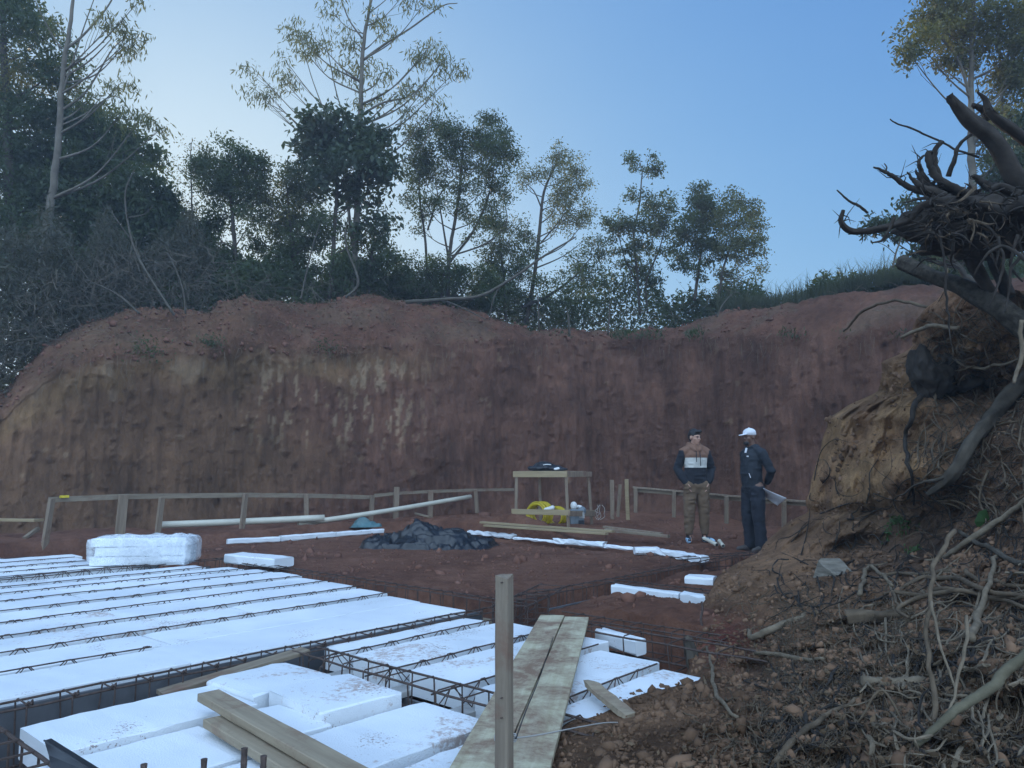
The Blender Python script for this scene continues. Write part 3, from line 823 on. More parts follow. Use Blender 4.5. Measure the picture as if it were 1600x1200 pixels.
# ------------------------------------------------------------------ foam pieces lying about
def foam_piece(pa, pb, wd, ht, z, label, cat='foam offcut', name='foam_offcut', dirty=False, jit=0.004, group=None, bevel=0.012):
    a = G(*pa, z) if len(pa) == 2 else Vector(pa); b = G(*pb, z) if len(pb) == 2 else Vector(pb)
    d = b - a; L = d.length; d.normalize(); s = Vector((-d.y, d.x, 0))
    mb = MB(); n = max(4, int(L / 0.09)); c = bevel
    prof = [(-wd/2 + c, 0), (wd/2 - c, 0), (wd/2, c), (wd/2, ht - c), (wd/2 - c, ht), (0, ht), (-wd/2 + c, ht), (-wd/2, ht - c), (-wd/2, c)]
    vs = []
    for i in range(n + 1):
        ins = c if i in (0, n) else 0
        for (x, y) in prof:
            x2 = x * (1 - 0.5 * ins / (wd / 2)); 
            vs.append(a + d * (L * i / n) + s * x2 + Vector((0, 0, y)) + Vector([random.uniform(-jit, jit) for _ in range(3)]))
    fs = []; m = len(prof)
    for i in range(n):
        for k in range(m):
            fs.append((i * m + k, i * m + (k + 1) % m, (i + 1) * m + (k + 1) % m, (i + 1) * m + k))
    fs.append(tuple(reversed(range(m)))); fs.append(tuple(n * m + k for k in range(m)))
    mb.add(vs, fs)
    cc = (a + b) / 2
    return tag(mb.build(name, M['eps_dirty' if dirty else 'eps'], loc=tuple(cc)), label, cat, group)
foam_piece((365, 878), (444, 886), 0.28, 0.10, -0.02, 'white foam block lying at the back corner of the left slab')
foam_piece((991, 866), (1029, 866), 0.22, 0.09, -0.03, 'small rounded white foam block on the platform edge, left of the white strip', bevel=0.03)
foam_piece((1074, 913), (1118, 916), 0.2, 0.085, -0.02, 'white foam block on red dirt beside the slope of the right-hand mound', bevel=0.02)
# the foam edge strips of the platform
foam_piece((355, 850), (436, 846), 0.12, 0.07, -0.02, 'leftmost white foam strip along the back of the platform', cat='foam strip', name='foam_strip', group='white foam edge strips')
foam_piece((438, 845.5), (521, 839), 0.12, 0.08, -0.02, 'middle white foam strip along the back of the platform', cat='foam strip', name='foam_strip', group='white foam edge strips')
foam_piece((523, 838.5), (597, 832.5), 0.12, 0.07, -0.02, 'white foam strip ending left of the black tarp heap', cat='foam strip', name='foam_strip', group='white foam edge strips')
foam_piece((735, 834.5), (802, 841.5), 0.16, 0.06, -0.02, 'white foam strip emerging right behind the black tarp heap', cat='foam strip', name='foam_strip', dirty=False, jit=0.014, group='white foam edge strips')
foam_piece((803, 842.5), (868, 848), 0.06, 0.035, -0.02, 'thin dirty foam strip in front of the wooden stand', cat='foam strip', name='foam_strip', dirty=True, jit=0.010, group='white foam edge strips')
foam_piece((868, 848), (945, 855), 0.12, 0.06, -0.02, 'ragged white foam strip below the pale planks', cat='foam strip', name='foam_strip', dirty=False, jit=0.016, group='white foam edge strips')
foam_piece((945, 855.5), (992, 860), 0.06, 0.04, -0.02, 'thin white foam strip left of the small rounded block', cat='foam strip', name='foam_strip', dirty=True, jit=0.008, group='white foam edge strips')
foam_piece((1031, 866), (1101, 879), 0.13, 0.07, -0.02, 'white foam strip right of the small rounded block', cat='foam strip', name='foam_strip', dirty=False, jit=0.012, group='white foam edge strips')
foam_piece(tuple(W(5.60, 3.72, -0.12)), tuple(W(5.58, 3.05, -0.12)), 0.10, 0.15, 0, 'white foam piece seen through the upright bars of the short cage', jit=0.004, group='white foam row behind the dirt hump')
foam_piece(tuple(W(5.58, 3.03, -0.12)), tuple(W(5.52, 2.3, -0.12)), 0.12, 0.16, 0, 'crumpled white foam piece behind the dirt hump, next to the mound', jit=0.010, group='white foam row behind the dirt hump')
foam_piece((938, 1004), (1002, 1024), 0.10, 0.09, -0.08, 'white foam strip right of the plywood boards, in front of the tangled cage', group='white foam edge strips')

# ------------------------------------------------------------------ wrapped foam bundle
def lumps(name, m, fn, nu, nv, parent=None, loc=(0, 0, 0), smooth_=True):
    u, v = np.meshgrid(np.linspace(0, 1, nu), np.linspace(0, 1, nv))
    P = fn(u, v)
    return npmesh(name, P.reshape(-1, 3), gridfaces(nv, nu), m, parent=parent, loc=loc, smooth_=smooth_)
def slabbox(u, v, c, ax, ay, hx, hy, hz, p=5.0):
    """super-ellipsoid shell round a box"""
    th = u * 2 * np.pi; ph = v * np.pi
    def sgnp(x, e_): return np.sign(x) * np.abs(x) ** e_
    e_ = 2 / p
    x = sgnp(np.sin(ph), e_) * sgnp(np.cos(th), e_) * hx
    y = sgnp(np.sin(ph), e_) * sgnp(np.sin(th), e_) * hy
    z = sgnp(np.cos(ph), e_) * hz
    return np.stack([c[0] + ax[0] * x + ay[0] * y, c[1] + ax[1] * x + ay[1] * y, c[2] + z], -1)
ba = G(138, 887, 0.0); bb = G(290, 885, 0.0)
ax_ = (bb - ba); bl = ax_.length; ax_.normalize(); ay_ = Vector((-ax_.y, ax_.x, 0))
bc = (ba + bb) / 2 + ay_ * 0.22
root = empty('wrapped_foam_bundle', (bc.x, bc.y, 0.005), 'bundle of white foam panels wrapped in cloudy plastic film on the left slab', 'foam bundle')
for i in range(3):
    mb = MB()
    L0, L1 = -bl / 2 + 0.05 * (i % 2), bl / 2 - 0.02
    n = 8
    a = Vector((bc.x, bc.y, 0)) + ax_ * L0 + Vector((0, 0, 0.01 + 0.05 + i * 0.098)); b = Vector((bc.x, bc.y, 0)) + ax_ * L1 + Vector((0, 0, 0.01 + 0.05 + i * 0.098))
    mb.beam(a, b, 0.40, 0.094, nseg=10, jit=0.004)
    rel(mb.build('foam_panel', M['eps'], loc=tuple(root.location)), root)
mfilm, ntf, bf = mat('plastic_film')
bf.inputs['Base Color'].default_value = (0.85, 0.88, 0.9, 1); bf.inputs['Roughness'].default_value = 0.35
trn = ntf.nodes.new('ShaderNodeBsdfTransparent'); mx = ntf.nodes.new('ShaderNodeMixShader')
nf = noise_node(ntf, 9, 5, 0.7, obj_pos(ntf)); rf = ramp(ntf, [(0.35, (0.12, 0.12, 0.12)), (0.7, (0.6, 0.6, 0.6))])
ntf.links.new(nf.outputs[0], rf.inputs[0]); ntf.links.new(rf.outputs[0], mx.inputs[0])
ntf.links.new(trn.outputs[0], mx.inputs[1]); ntf.links.new(bf.outputs[0], mx.inputs[2])
ntf.links.new(mx.outputs[0], ntf.nodes['Material Output'].inputs['Surface'])
def film(u, v):
    P = slabbox(u, v, (bc.x, bc.y, 0.162), ax_, ay_, bl / 2 + 0.06, 0.24, 0.155, 6)
    n_ = np.abs(fbm(P * [1, 1, 1], 4.5, 4, 201)) * 0.07 + vnoise(P * [1, 1, 0.3], 12, 203) * 0.010
    up_ = np.clip((P[..., 2] - 0.2) / 0.17, 0, 1)
    P[..., 2] += n_ * (0.3 + up_) - 0.02 * up_
    P[..., 0] += ay_.x * -n_ * 0.5; P[..., 1] += ay_.y * -n_ * 0.5
    P[..., 2] = np.maximum(P[..., 2], 0.008)
    return P
rel(lumps('plastic_wrap', mfilm, film, 120, 60, loc=tuple(root.location)), root)

# ------------------------------------------------------------------ black tarp heap and blue-green sheet
def heap_obj(name, m, c, rx, ry, hh, prof, rot, seed, amp, label, cat, res=(170, 110)):
    ca, sa = math.cos(rot), math.sin(rot)
    def fn(u, v):
        th = u * 2 * np.pi; r = np.sqrt(v) * 1.0
        x = np.cos(th) * r; y = np.sin(th) * r
        h = prof(x, y) * hh
        X_ = x * rx * (1 + 0.16 * vnoise(np.stack([np.cos(th) * 1.5, np.sin(th) * 1.5, 0 * th], -1), 1, seed)); Y_ = y * ry * (1 + 0.16 * vnoise(np.stack([np.cos(th) * 1.5, np.sin(th) * 1.5, 0 * th + 3], -1), 1, seed))
        P = np.stack([X_, Y_, h], -1)
        w_ = fbm(P, 3.0, 3, seed + 1) * 0.35
        Q = np.stack([X_ + w_, Y_ * 1.6 + w_, h * 1.4 - w_], -1)
        folds = (1 - np.sqrt(vnoise(Q, 2.6, seed + 2) ** 2 + 0.006) * 2.4) * amp * 1.2 + (1 - np.sqrt(vnoise(Q, 5.2, seed + 3) ** 2 + 0.004) * 2.2) * amp * 0.75 + (1 - np.abs(vnoise(Q, 13, seed + 4)) * 2) * amp * 0.12
        edge = 1 - smooth(v, 0.86, 1.0)
        P[..., 2] = np.maximum(0.004, P[..., 2] + folds * (0.25 + 0.75 * edge)) * (0.12 + 0.88 * edge)
        P[..., 0] += w_ * 0.12; P[..., 1] += w_ * 0.12 
        return np.stack([c[0] + P[..., 0] * ca - P[..., 1] * sa, c[1] + P[..., 0] * sa + P[..., 1] * ca, c[2] + P[..., 2]], -1)
    o = lumps(name, m, fn, res[0], res[1], loc=(c[0], c[1], c[2]))
    return tag(o, label, cat)
tc_ = G(668, 855, -0.03)
heap_obj('tarp_heap', M['tarp'], (tc_.x, tc_.y + 0.15, -0.035), 1.0, 0.62, 0.33,
         lambda x, y: np.clip(1.0 * np.exp(-((x + 0.10) / 0.26) ** 2 - (y / 0.55) ** 2) + 0.52 * np.exp(-((x - 0.42) / 0.32) ** 2 - (y / 0.5) ** 2) + 0.5 * np.exp(-((x + 0.62) / 0.26) ** 2 - (y / 0.5) ** 2), 0, 1.2) * np.clip(1.15 - (x * x + y * y), 0, 1) ** 0.5,
         math.radians(-4), 301, 0.055, 'crumpled heap of black plastic tarp on the dirt platform', 'tarp')
sc_ = G(566, 824, 0.05)
heap_obj('plastic_sheet', M['scrap'], (sc_.x, sc_.y, 0.06), 0.28, 0.2, 0.16, lambda x, y: np.exp(-(x / 0.6) ** 2 - (y / 0.5) ** 2), 0, 331, 0.02, 'blue-green plastic sheet crumpled against a stake of the batter board', 'plastic sheet', res=(60, 40))

# ------------------------------------------------------------------ batter boards (stakes with a rail)
def stake(root, base, top, wd=0.07, th=0.05, m=None):
    base = Vector(base); top = Vector(top)
    L = (top - base).length
    mb = MB(); mb.beam(Vector((0, 0, -0.12)), Vector((0, 0, L)), wd, th, nseg=4, jit=0.002, up=Vector((0, 1, 0)))
    o = mb.build('stake', m or M['wood_stake'])
    o.location = base; o.rotation_mode = 'QUATERNION'
    o.rotation_quaternion = (top - base).to_track_quat('Z', 'Y')
    rel(o, root); return o
def railpart(root, a, b, wd, ht, name='rail', m=None):
    o = board(a, b, wd, ht, m or M['wood_old'], None, name=name); rel(o, root); return o
def tt_left(pxx):                # distance at which the line v = 11.45 crosses a photo column
    d = D(pxx, 780); return 11.45 / (-d.x * SU + d.y * CU)
def rail_world(pxx, pyy, dt=0.0): return PT(pxx, pyy, tt_left(pxx) + dt)
root = empty('batter_board', rail_world(330, 830), 'long weathered batter board on stakes along the foot of the left bank', 'batter board')
RL = [(76, 781), (192, 776), (380, 773.5), (480, 774.5), (585, 777)]
for (a, b) in zip(RL[:-1], RL[1:]):
    railpart(root, rail_world(*a), rail_world(*b), 0.025, 0.075)
for (bx, by, tx, ty_, w_) in [(70, 850, 81, 779, 0.085), (187, 838, 193, 773, 0.125), (247, 830, 253, 777, 0.08), (378, 826, 384, 771, 0.085), (479, 822, 479, 772, 0.08), (579, 820, 582, 774, 0.08)]:
    stake(root, rail_world(bx, by, -0.08), rail_world(tx, ty_, -0.08), wd=w_)
root = empty('batter_board', rail_world(680, 812), 'shorter batter board on stakes left of the wooden stand, rising to the right', 'batter board')
RL2 = [(585, 774.5), (620, 771), (672, 768), (745, 765.5), (803, 765)]
for (a, b) in zip(RL2[:-1], RL2[1:]):
    railpart(root, rail_world(*a, -0.3), rail_world(*b, -0.3), 0.025, 0.06)
for (bx, by, tx, ty_, w_) in [(618, 812, 620, 761, 0.10), (672, 808, 673, 767, 0.10), (745, 793, 743, 765, 0.08)]:
    stake(root, rail_world(bx, by, -0.38), rail_world(tx, ty_, -0.38), wd=w_)
def tt_right(pxx):
    d = D(pxx, 780); return 11.2 / (d.x * CU + d.y * SU)
def rr_w(pxx, pyy, dt=0.0): return PT(pxx, pyy, tt_right(pxx) + dt)
root = empty('batter_board', rr_w(1120, 800), 'weathered batter board running behind the two men towards the mound', 'batter board')
RR = [(990, 761.5), (1056, 767), (1140, 775), (1262, 784), (1330, 790)]
for (a, b) in zip(RR[:-1], RR[1:]):
    railpart(root, rr_w(*a), rr_w(*b), 0.06, 0.03, m=M['wood_stake'])
    railpart(root, rr_w(a[0], a[1] + 4, 0.03), rr_w(b[0], b[1] + 4, 0.03), 0.02, 0.06, name='rail_board')
for (bx, by, tx, ty_) in [(993, 790, 993, 763), (1053, 797, 1053, 768), (1135, 806, 1135, 776), (1225, 815, 1225, 783)]:
    stake(root, rr_w(bx, by, -0.06), rr_w(tx, ty_, -0.06), wd=0.06)
# small group of short stakes right of the wooden stand
for i, (bx, by, tx, ty_, w_, lab) in enumerate([(956.5, 789, 956, 750, 0.07, 'grey short stake standing leftmost in the group of three by the dark recess'), (967, 785, 969, 757, 0.05, 'thin leaning short stake in the middle of the group of three'), (980.5, 790, 979, 749, 0.065, 'pale short stake standing rightmost in the group of three by the dark recess')]):
    base = PT(bx, by, 12.9); top = PT(tx, ty_, 12.9)
    L = (top - base).length
    mb = MB(); mb.beam(Vector((0, 0, -0.25)), Vector((0, 0, L)), w_, 0.04, nseg=4, jit=0.002, up=Vector((0, 1, 0)))
    o = mb.build('wooden_stake', M['wood_new'] if i == 2 else M['wood_stake']); o.location = base
    o.rotation_mode = 'QUATERNION'; o.rotation_quaternion = (top - base).to_track_quat('Z', 'Y')
    tag(o, lab, 'stake', 'short stakes by the recess')
board(rail_world(94, 776.2, -0.05), rail_world(107, 775.8, -0.05), 0.05, 0.035, M['yellow'], 'small yellow block lying on the batter board rail', 'yellow block', name='yellow_block')
board(PT(-15, 812, 10.6), PT(61, 813, 10.4), 0.16, 0.035, M['wood_new'], 'short pale plank lying on the dirt at the left edge of the photo', 'plank', name='plank')
board(PT(38, 841, 10.2), PT(60, 825, 10.5), 0.05, 0.04, M['wood_old'], 'small grey wood offcut leaning on the dirt left of the batter board', 'wood offcut', name='wood_offcut')

# ------------------------------------------------------------------ pipes
def pipe(pts, r, label, group, wall=0.12, n=14):
    pts = spline(pts, 4); mb = MB()
    mb.tube(pts, r, n, cap=False); mb.tube(pts, r * (1 - wall), n, cap=False)
    # ring faces at both ends
    k = len(pts)
    for e0 in (0, (k - 1) * n):
        o1 = e0; o2 = k * n + e0
        mb.f += [(o1 + i, o1 + (i + 1) % n, o2 + (i + 1) % n, o2 + i) for i in range(n)]; mb.m += [0] * n
    c = sum((Vector(p) for p in pts), Vector()) / len(pts)
    return tag(mb.build('pvc_pipe', M['pvc'], smooth_=True, loc=tuple(c)), label, 'pipe', group)
pipe([PT(252, 820, 11.9), PT(380, 815, 12.3), PT(507, 809, 12.7)], 0.055, 'thick pale plastic pipe lying behind the long batter board', 'long pale plastic pipes')
pipe([PT(466, 819, 12.6), PT(600, 799, 13.6), PT(735, 776, 15.4)], 0.045, 'long thin pale plastic pipe sloping up to the right behind the stakes', 'long pale plastic pipes')
pipe([PT(1100, 841, 10.7), PT(1120, 851, 10.3)], 0.026, 'longer short length of pale pipe by the young man\'s foot', 'short pipes at the feet', wall=0.2)
pipe([PT(1124, 845, 10.6), PT(1130, 853, 10.3)], 0.026, 'stubby short length of pale pipe, the right one of the two on the dirt', 'short pipes at the feet', wall=0.2)

# ------------------------------------------------------------------ planks beyond the platform
GP = 'planks in front of the wooden stand'
board(PT(752, 816, 12.3), PT(958, 830.5, 10.9), 0.10, 0.03, M['wood_new'], 'long pale plank, upper one of the pair in front of the wooden stand', 'plank', name='plank', group=GP)
board(PT(758, 821, 12.0), PT(948, 834, 10.7), 0.10, 0.03, M['wood_new'], 'long pale plank, lower one of the pair in front of the wooden stand', 'plank', name='plank', group=GP)
board(PT(944, 823, 11.5), PT(1034, 834, 10.9), 0.09, 0.028, M['wood_stake'], 'grey plank, upper one of the stack right of the pale pair', 'plank', name='plank', group=GP)
board(PT(946, 828, 11.3), PT(1045, 838, 10.7), 0.09, 0.04, M['wood_old'], 'grey square-ended plank at the bottom of the stack pointing at the young man', 'plank', name='plank', group=GP)
board(PT(649, 802, 14.2), PT(672, 808, 13.9), 0.05, 0.03, M['wood_old'], 'small offcut lying at the foot of the right-hand stakes', 'wood offcut', name='wood_offcut')
board(PT(775, 812, 13.5), PT(805, 804, 14.2), 0.04, 0.02, M['wood_old'], 'thin stick lying left of the wooden stand', 'stick', name='stick')

# ------------------------------------------------------------------ wooden stand with bag, hose and machine
def stand():
    zt = PT(845, 741, 12.6).z
    fl, frr = PT(807, 742, 12.6), PT(884, 744, 12.3)
    br, bl_ = PT(919, 742.5, 13.2), PT(843, 741, 13.5)
    for p in (fl, frr, br, bl_): p.z = zt
    c = (fl + frr + br + bl_) / 4
    gz = 0.1
    root = empty('wooden_stand', (c.x, c.y, gz), 'rough wooden stand with a bag on top in front of the far bank', 'work stand')
    m = M['wood_new']
    splay = 0.05
    feet = []
    for p, bx, by in ((fl, 806, 819), (frr, 888, 822), (br, 925, 822), (bl_, 845, 812)):
        t = (p.y) / D(bx, by).y
        f = PT(bx, by, t); f.z = min(f.z, 0.14); feet.append(f)
        mb = MB(); top = p + Vector((0, 0, -0.01)); L = (top - f).length
        mb.beam(Vector((0, 0, -0.06)), Vector((0, 0, L)), 0.07, 0.05, nseg=3, jit=0.001, up=Vector((0, 1, 0)))
        o = mb.build('leg', M['wood_stake']); o.location = f; o.rotation_mode = 'QUATERNION'
        o.rotation_quaternion = (top - f).to_track_quat('Z', 'Y'); rel(o, root)
    up = Vector((0, 0, 1))
    off = (fl - bl_).normalized() * 0.045
    ex = (frr - fl).normalized() * 0.04
    railpart(root, fl + off - ex, frr + off + ex, 0.024, 0.10, 'top_rail', m)
    sx = (br - frr).normalized() * 0.03
    sd = (frr - fl).normalized() * 0.045
    railpart(root, frr + sd - sx, br + sd + sx, 0.024, 0.09, 'top_rail', M['wood_stake'])
    railpart(root, bl_ - off - ex, br - off + ex, 0.024, 0.09, 'top_rail', M['wood_stake'])
    railpart(root, fl - sd, bl_ - sd, 0.024, 0.09, 'top_rail', M['wood_stake'])
    def low(i, j, frac, o_, wd=0.09, mm=m):
        a = feet[i].lerp((fl, frr, br, bl_)[i], frac); b = feet[j].lerp((fl, frr, br, bl_)[j], frac)
        d = (b - a).normalized() * 0.06
        railpart(root, a + o_ - d, b + o_ + d, 0.024, wd, 'lower_rail', mm)
    low(0, 1, 0.26, off); low(1, 2, 0.24, sd, mm=M['wood_stake']); low(3, 2, 0.26, -off, mm=M['wood_stake'])
    # boards of the top
    for k in range(3):
        t0 = (k + 0.5) / 3
        a = fl.lerp(bl_, t0) + Vector((0, 0, 0.045)); b = frr.lerp(br, t0) + Vector((0, 0, 0.045))
        railpart(root, a, b, 0.2, 0.02, 'top_board', M['wood_old'])
    return fl, frr, br, bl_, zt
fl, frr, br, bl_, zt = stand()
tz = zt + 0.056
# ---- voxel bodies: unions of round-cone limbs turned into one smooth surface
def vox(shapes, voxel, name, mats, parent=None, loc=(0, 0, 0), smooth_iter=3, disp=None, mfun=None):
    mb = MB()
    for s in shapes:
        if s[0] == 'cap':
            _, pts, rad, sq = s
            P_ = [Vector(p) for p in pts]
            # closed round-ended tube
            d0 = (P_[0] - P_[1]).normalized(); d1 = (P_[-1] - P_[-2]).normalized()
            pts2 = [P_[0] + d0 * rad[0] * 0.98, P_[0] + d0 * rad[0] * 0.8, P_[0] + d0 * rad[0] * 0.45] + P_ + [P_[-1] + d1 * rad[-1] * 0.45, P_[-1] + d1 * rad[-1] * 0.8, P_[-1] + d1 * rad[-1] * 0.98]
            rr = [rad[0] * 0.15, rad[0] * 0.6, rad[0] * 0.89] + list(rad) + [rad[-1] * 0.89, rad[-1] * 0.6, rad[-1] * 0.15]
            n0 = len(mb.v); mb.tube(pts2, rr, 14)
            if sq is not None:
                # squash along an axis: sq = (axis vector, factor)
                ax, k = Vector(sq[0]).normalized(), sq[1]
                for i in range(n0, len(mb.v)):
                    v = Vector(mb.v[i]); j = (i - n0) // 14; cc = pts2[min(j, len(pts2) - 1)]
                    r_ = v - cc; r_ = r_ - ax * r_.dot(ax) * (1 - k)
                    mb.v[i] = tuple(cc + r_)
        elif s[0] == 'ell':
            _, c, rad, rot = s
            vs = []; fs = []; nu, nv_ = 20, 12
            R = rot or Matrix.Identity(3)
            vs.append(Vector(c) + R @ Vector((0, 0, rad[2])))
            for j in range(1, nv_):
                ph = math.pi * j / nv_
                for i in range(nu):
                    th_ = 2 * math.pi * i / nu
                    vs.append(Vector(c) + R @ Vector((rad[0] * math.sin(ph) * math.cos(th_), rad[1] * math.sin(ph) * math.sin(th_), rad[2] * math.cos(ph))))
            vs.append(Vector(c) + R @ Vector((0, 0, -rad[2])))
            for i in range(nu):
                fs.append((0, 1 + i, 1 + (i + 1) % nu))
                fs.append((len(vs) - 1, 1 + (nv_ - 2) * nu + (i + 1) % nu, 1 + (nv_ - 2) * nu + i))
                for j in range(nv_ - 2):
                    a = 1 + j * nu + i; b = 1 + j * nu + (i + 1) % nu
                    fs.append((a, a + nu, b + nu, b))
            mb.add(vs, fs)
        elif s[0] == 'box':
            mb.box(s[1], s[2], s[3])
    o = mb.build(name + '_src', mats[0] if isinstance(mats, list) else mats)
    r = o.modifiers.new('r', 'REMESH'); r.mode = 'VOXEL'; r.voxel_size = voxel; r.adaptivity = 0
    sm = o.modifiers.new('s', 'SMOOTH'); sm.iterations = smooth_iter; sm.factor = 0.5
    dg = bpy.context.evaluated_depsgraph_get(); dg.update()
    me = bpy.data.meshes.new_from_object(o.evaluated_get(dg))
    bpy.data.objects.remove(o, do_unlink=True)
    me.name = name
    me.materials.clear()
    for m_ in (mats if isinstance(mats, list) else [mats]): me.materials.append(m_)
    n = len(me.vertices); co = np.empty(n * 3, np.float32); me.vertices.foreach_get('co', co); co = co.reshape(-1, 3).astype(float)
    if disp is not None:
        nn = np.empty(n * 3, np.float32); me.vertices.foreach_get('normal', nn); nn = nn.reshape(-1, 3)
        co = co + nn * disp(co)[:, None]
    if mfun is not None:
        pc = np.array([p.center[:] for p in me.polygons]); me.polygons.foreach_set('material_index', mfun(pc).astype(np.int32))
    me.vertices.foreach_set('co', co.astype(np.float32).ravel())
    me.polygons.foreach_set('use_smooth', np.ones(len(me.polygons), bool))
    me.update()
    o = bpy.data.objects.new(name, me); C.objects.link(o)
    if parent is not None: o.parent = parent
    return o
def frac(a, b): return fl.lerp(frr, a).lerp(bl_.lerp(br, a), b)
bagc = frac(0.38, 0.45)
root = empty('tool_bag', (bagc.x, bagc.y, tz), 'dark tool bag slumped on top of the wooden stand', 'bag')
o = vox([('ell', (0, 0, 0.05), (0.30, 0.15, 0.06), None), ('ell', (-0.02, 0, 0.095), (0.2, 0.11, 0.065), None), ('ell', (0.2, -0.03, 0.03), (0.2, 0.1, 0.035), None), ('ell', (-0.2, 0.0, 0.05), (0.12, 0.1, 0.04), None)], 0.012, 'bag_body', M['black'], disp=lambda p: fbm(p, 14, 3, 401) * 0.012)
o.parent = root
mb = MB(); mb.tube(spline([(-0.16, -0.1, 0.1), (-0.08, -0.14, 0.15), (0.06, -0.14, 0.145), (0.13, -0.1, 0.1)], 6), 0.010, 8); o = mb.build('handle', M['black'], root, True)
mb = MB(); mb.tube(spline([(-0.05, -0.135, 0.105), (0.02, -0.145, 0.112), (0.09, -0.14, 0.108)], 4), 0.008, 6); o = mb.build('trim', M['white'], root, True)
cup = PT(870, 735.5, (frac(0.8, 0.1)).y / D(870, 735).y); cup.z = tz + 0.03
o = vox([('cap', [(-0.03, 0, 0), (0.03, 0, 0.012)], [0.022, 0.022], None)], 0.008, 'white_cup', M['white']); o.location = cup
tag(o, 'small white cup lying beside the bag on the stand', 'cup')
# yellow hose coils
def hose(c, R_, r, turns, wdt, seed, label, az=-40):
    random.seed(seed); mb = MB(); pts = []
    N = turns * 28; A = Matrix.Rotation(math.radians(az), 3, 'Z')
    for i in range(N):
        t = i / 28 * 2 * math.pi
        rr = R_ * (1 + 0.10 * math.sin(i / 28 * 1.9) + 0.02 * math.sin(3 * t + seed))
        lay = wdt * (0.5 * math.sin(i / 28 * 1.25))
        pts.append(Vector(c) + A @ Vector((rr * math.cos(t), lay, rr * math.sin(t) * 0.92)))
    mb.tube(pts, r, 8)
    return tag(mb.build('hose_coil', M['yellow'], smooth_=True, loc=tuple(c)), label, 'hose', 'yellow hose coils under the stand')
hc = PT(843, 804, 12.75); hose((hc.x, hc.y, 0.31), 0.20, 0.015, 11, 0.20, 5, 'upright coil of thick yellow hose under the left part of the stand')
hc = PT(868, 806, 12.8); hose((hc.x, hc.y, 0.26), 0.17, 0.014, 8, 0.14, 6, 'leaning coil of yellow hose with a pale fitting, right one of the two coils')
fc = PT(856, 796, 12.55)
o = vox([('cap', [(-0.04, 0, 0), (0.05, 0, 0.02)], [0.03, 0.035], None), ('ell', (0.08, 0, 0.03), (0.04, 0.035, 0.04), None)], 0.009, 'hose_fitting', M['white']); o.location = fc
tag(o, 'white hose fitting resting against the yellow coils', 'fitting')
mc_ = PT(901, 806, 12.75)
root = empty('machine', (mc_.x, mc_.y, 0.12), 'small grey machine with pale top under the right end of the stand', 'machine')
o = vox([('box', (0, 0, 0.14), (0.24, 0.2, 0.26), None), ('ell', (0.09, 0, 0.24), (0.08, 0.08, 0.08), None)], 0.014, 'housing', M['grey'], parent=root, smooth_iter=4)
o = vox([('ell', (-0.05, -0.02, 0.33), (0.06, 0.06, 0.07), None), ('ell', (0.05, 0, 0.31), (0.05, 0.05, 0.03), None)], 0.010, 'cap', M['white'], parent=root)
mb = MB(); mb.box((0.08, -0.115, 0.17), (0.09, 0.02, 0.10)); mb.build('label_plate', M['concrete'], root)
mb = MB(); mb.box((0.07, -0.112, 0.05), (0.10, 0.03, 0.07)); mb.build('foot', M['black'], root)
wr = PT(938, 800, 12.6)
mb = MB()
random.seed(3)
for i in range(4):
    x0 = random.uniform(-.08, .05)
    mb.tube(spline([Vector((x0 + random.uniform(-.05, .05), random.uniform(-.03, .03), 0.12 - 0.05 * t)) for t in range(6)], 4), 0.005, 5)
o = mb.build('cable_coil', M['string'], smooth_=True); o.location = (wr.x, wr.y, wr.z)
tag(o, 'loose pale cable tangled at the right leg of the stand', 'cable')
# ------------------------------------------------------------------ near things: post, plywood, crossed planks, rebar stubs
pb = G(790, 1200, 0.0)
def post():
    t = 2.2
    a = PT(771, 897, t); b = PT(803, 1290, t)
    top = PT(786, 897, t); bot = PT(789.5, 1400, t * 1.0)
    bot = Vector((top.x + 0.004, top.y - 0.01, -0.36))
    L = (top - bot).length
    root = empty('wooden_post', bot, 'upright sawn wooden post with a string tied round it, nearest the camera', 'post')
    mb = MB(); wd = 0.042
    prof = [(-1, -1), (1, -1), (1, 1), (-1, 1)]
    mb.beam(Vector((0, 0, 0)), Vector((0, 0, L)), wd, 0.042, nseg=10, jit=0.0008, up=Vector((0, 1, 0)))
    for i in range(len(mb.v) - 8, len(mb.v)):
        x, y, z = mb.v[i]; mb.v[i] = (x, y, z + x * 0.06 - (0.012 if x > 0.01 and y < -0.012 else 0))
    o = mb.build('shaft', M['wood_z'], root); o.rotation_euler = (0, 0, math.radians(-28))
    # nail heads
    for z in (L - 0.40, L - 0.345, L - 0.02):
        mb = MB(); mb.tube([Vector((-0.002, -0.018, z)), Vector((-0.010, -0.0262, z))], 0.0022, 6); mb.build('nail', M['steel'], root)
    return root, L
post_root, pL = post()
pz = PT(790, 1154, 2.2)
mb = MB()
random.seed(12)
lp = [Vector((pz.x + 0.033 * math.cos(a), pz.y + 0.033 * math.sin(a), pz.z + 0.003 * math.sin(3 * a))) for a in np.linspace(0, 2 * math.pi, 14)[:-1]]
mb.tube(lp, 0.0024, 5, closed=True)
mb.tube([p + Vector((0, 0, 0.005)) for p in lp], 0.0024, 5, closed=True)
mb.tube(spline([PT(792, 1154, 2.165), PT(830, 1150, 2.25), PT(880, 1141, 2.4), PT(905, 1136, 2.55), PT(950, 1129, 2.75), PT(985, 1131, 2.9), PT(1010, 1133, 2.95)], 6), 0.0026, 5)
tag(mb.build('string', M['string'], smooth_=True), 'grey string tied round the upright post and trailing right over the dirt', 'string')
mb = MB(); mb.tube(spline([PT(806, 1154, 2.17), PT(822, 1110, 2.6), PT(848, 1045, 3.3), PT(873, 968, 5.1)], 8), 0.0022, 5)
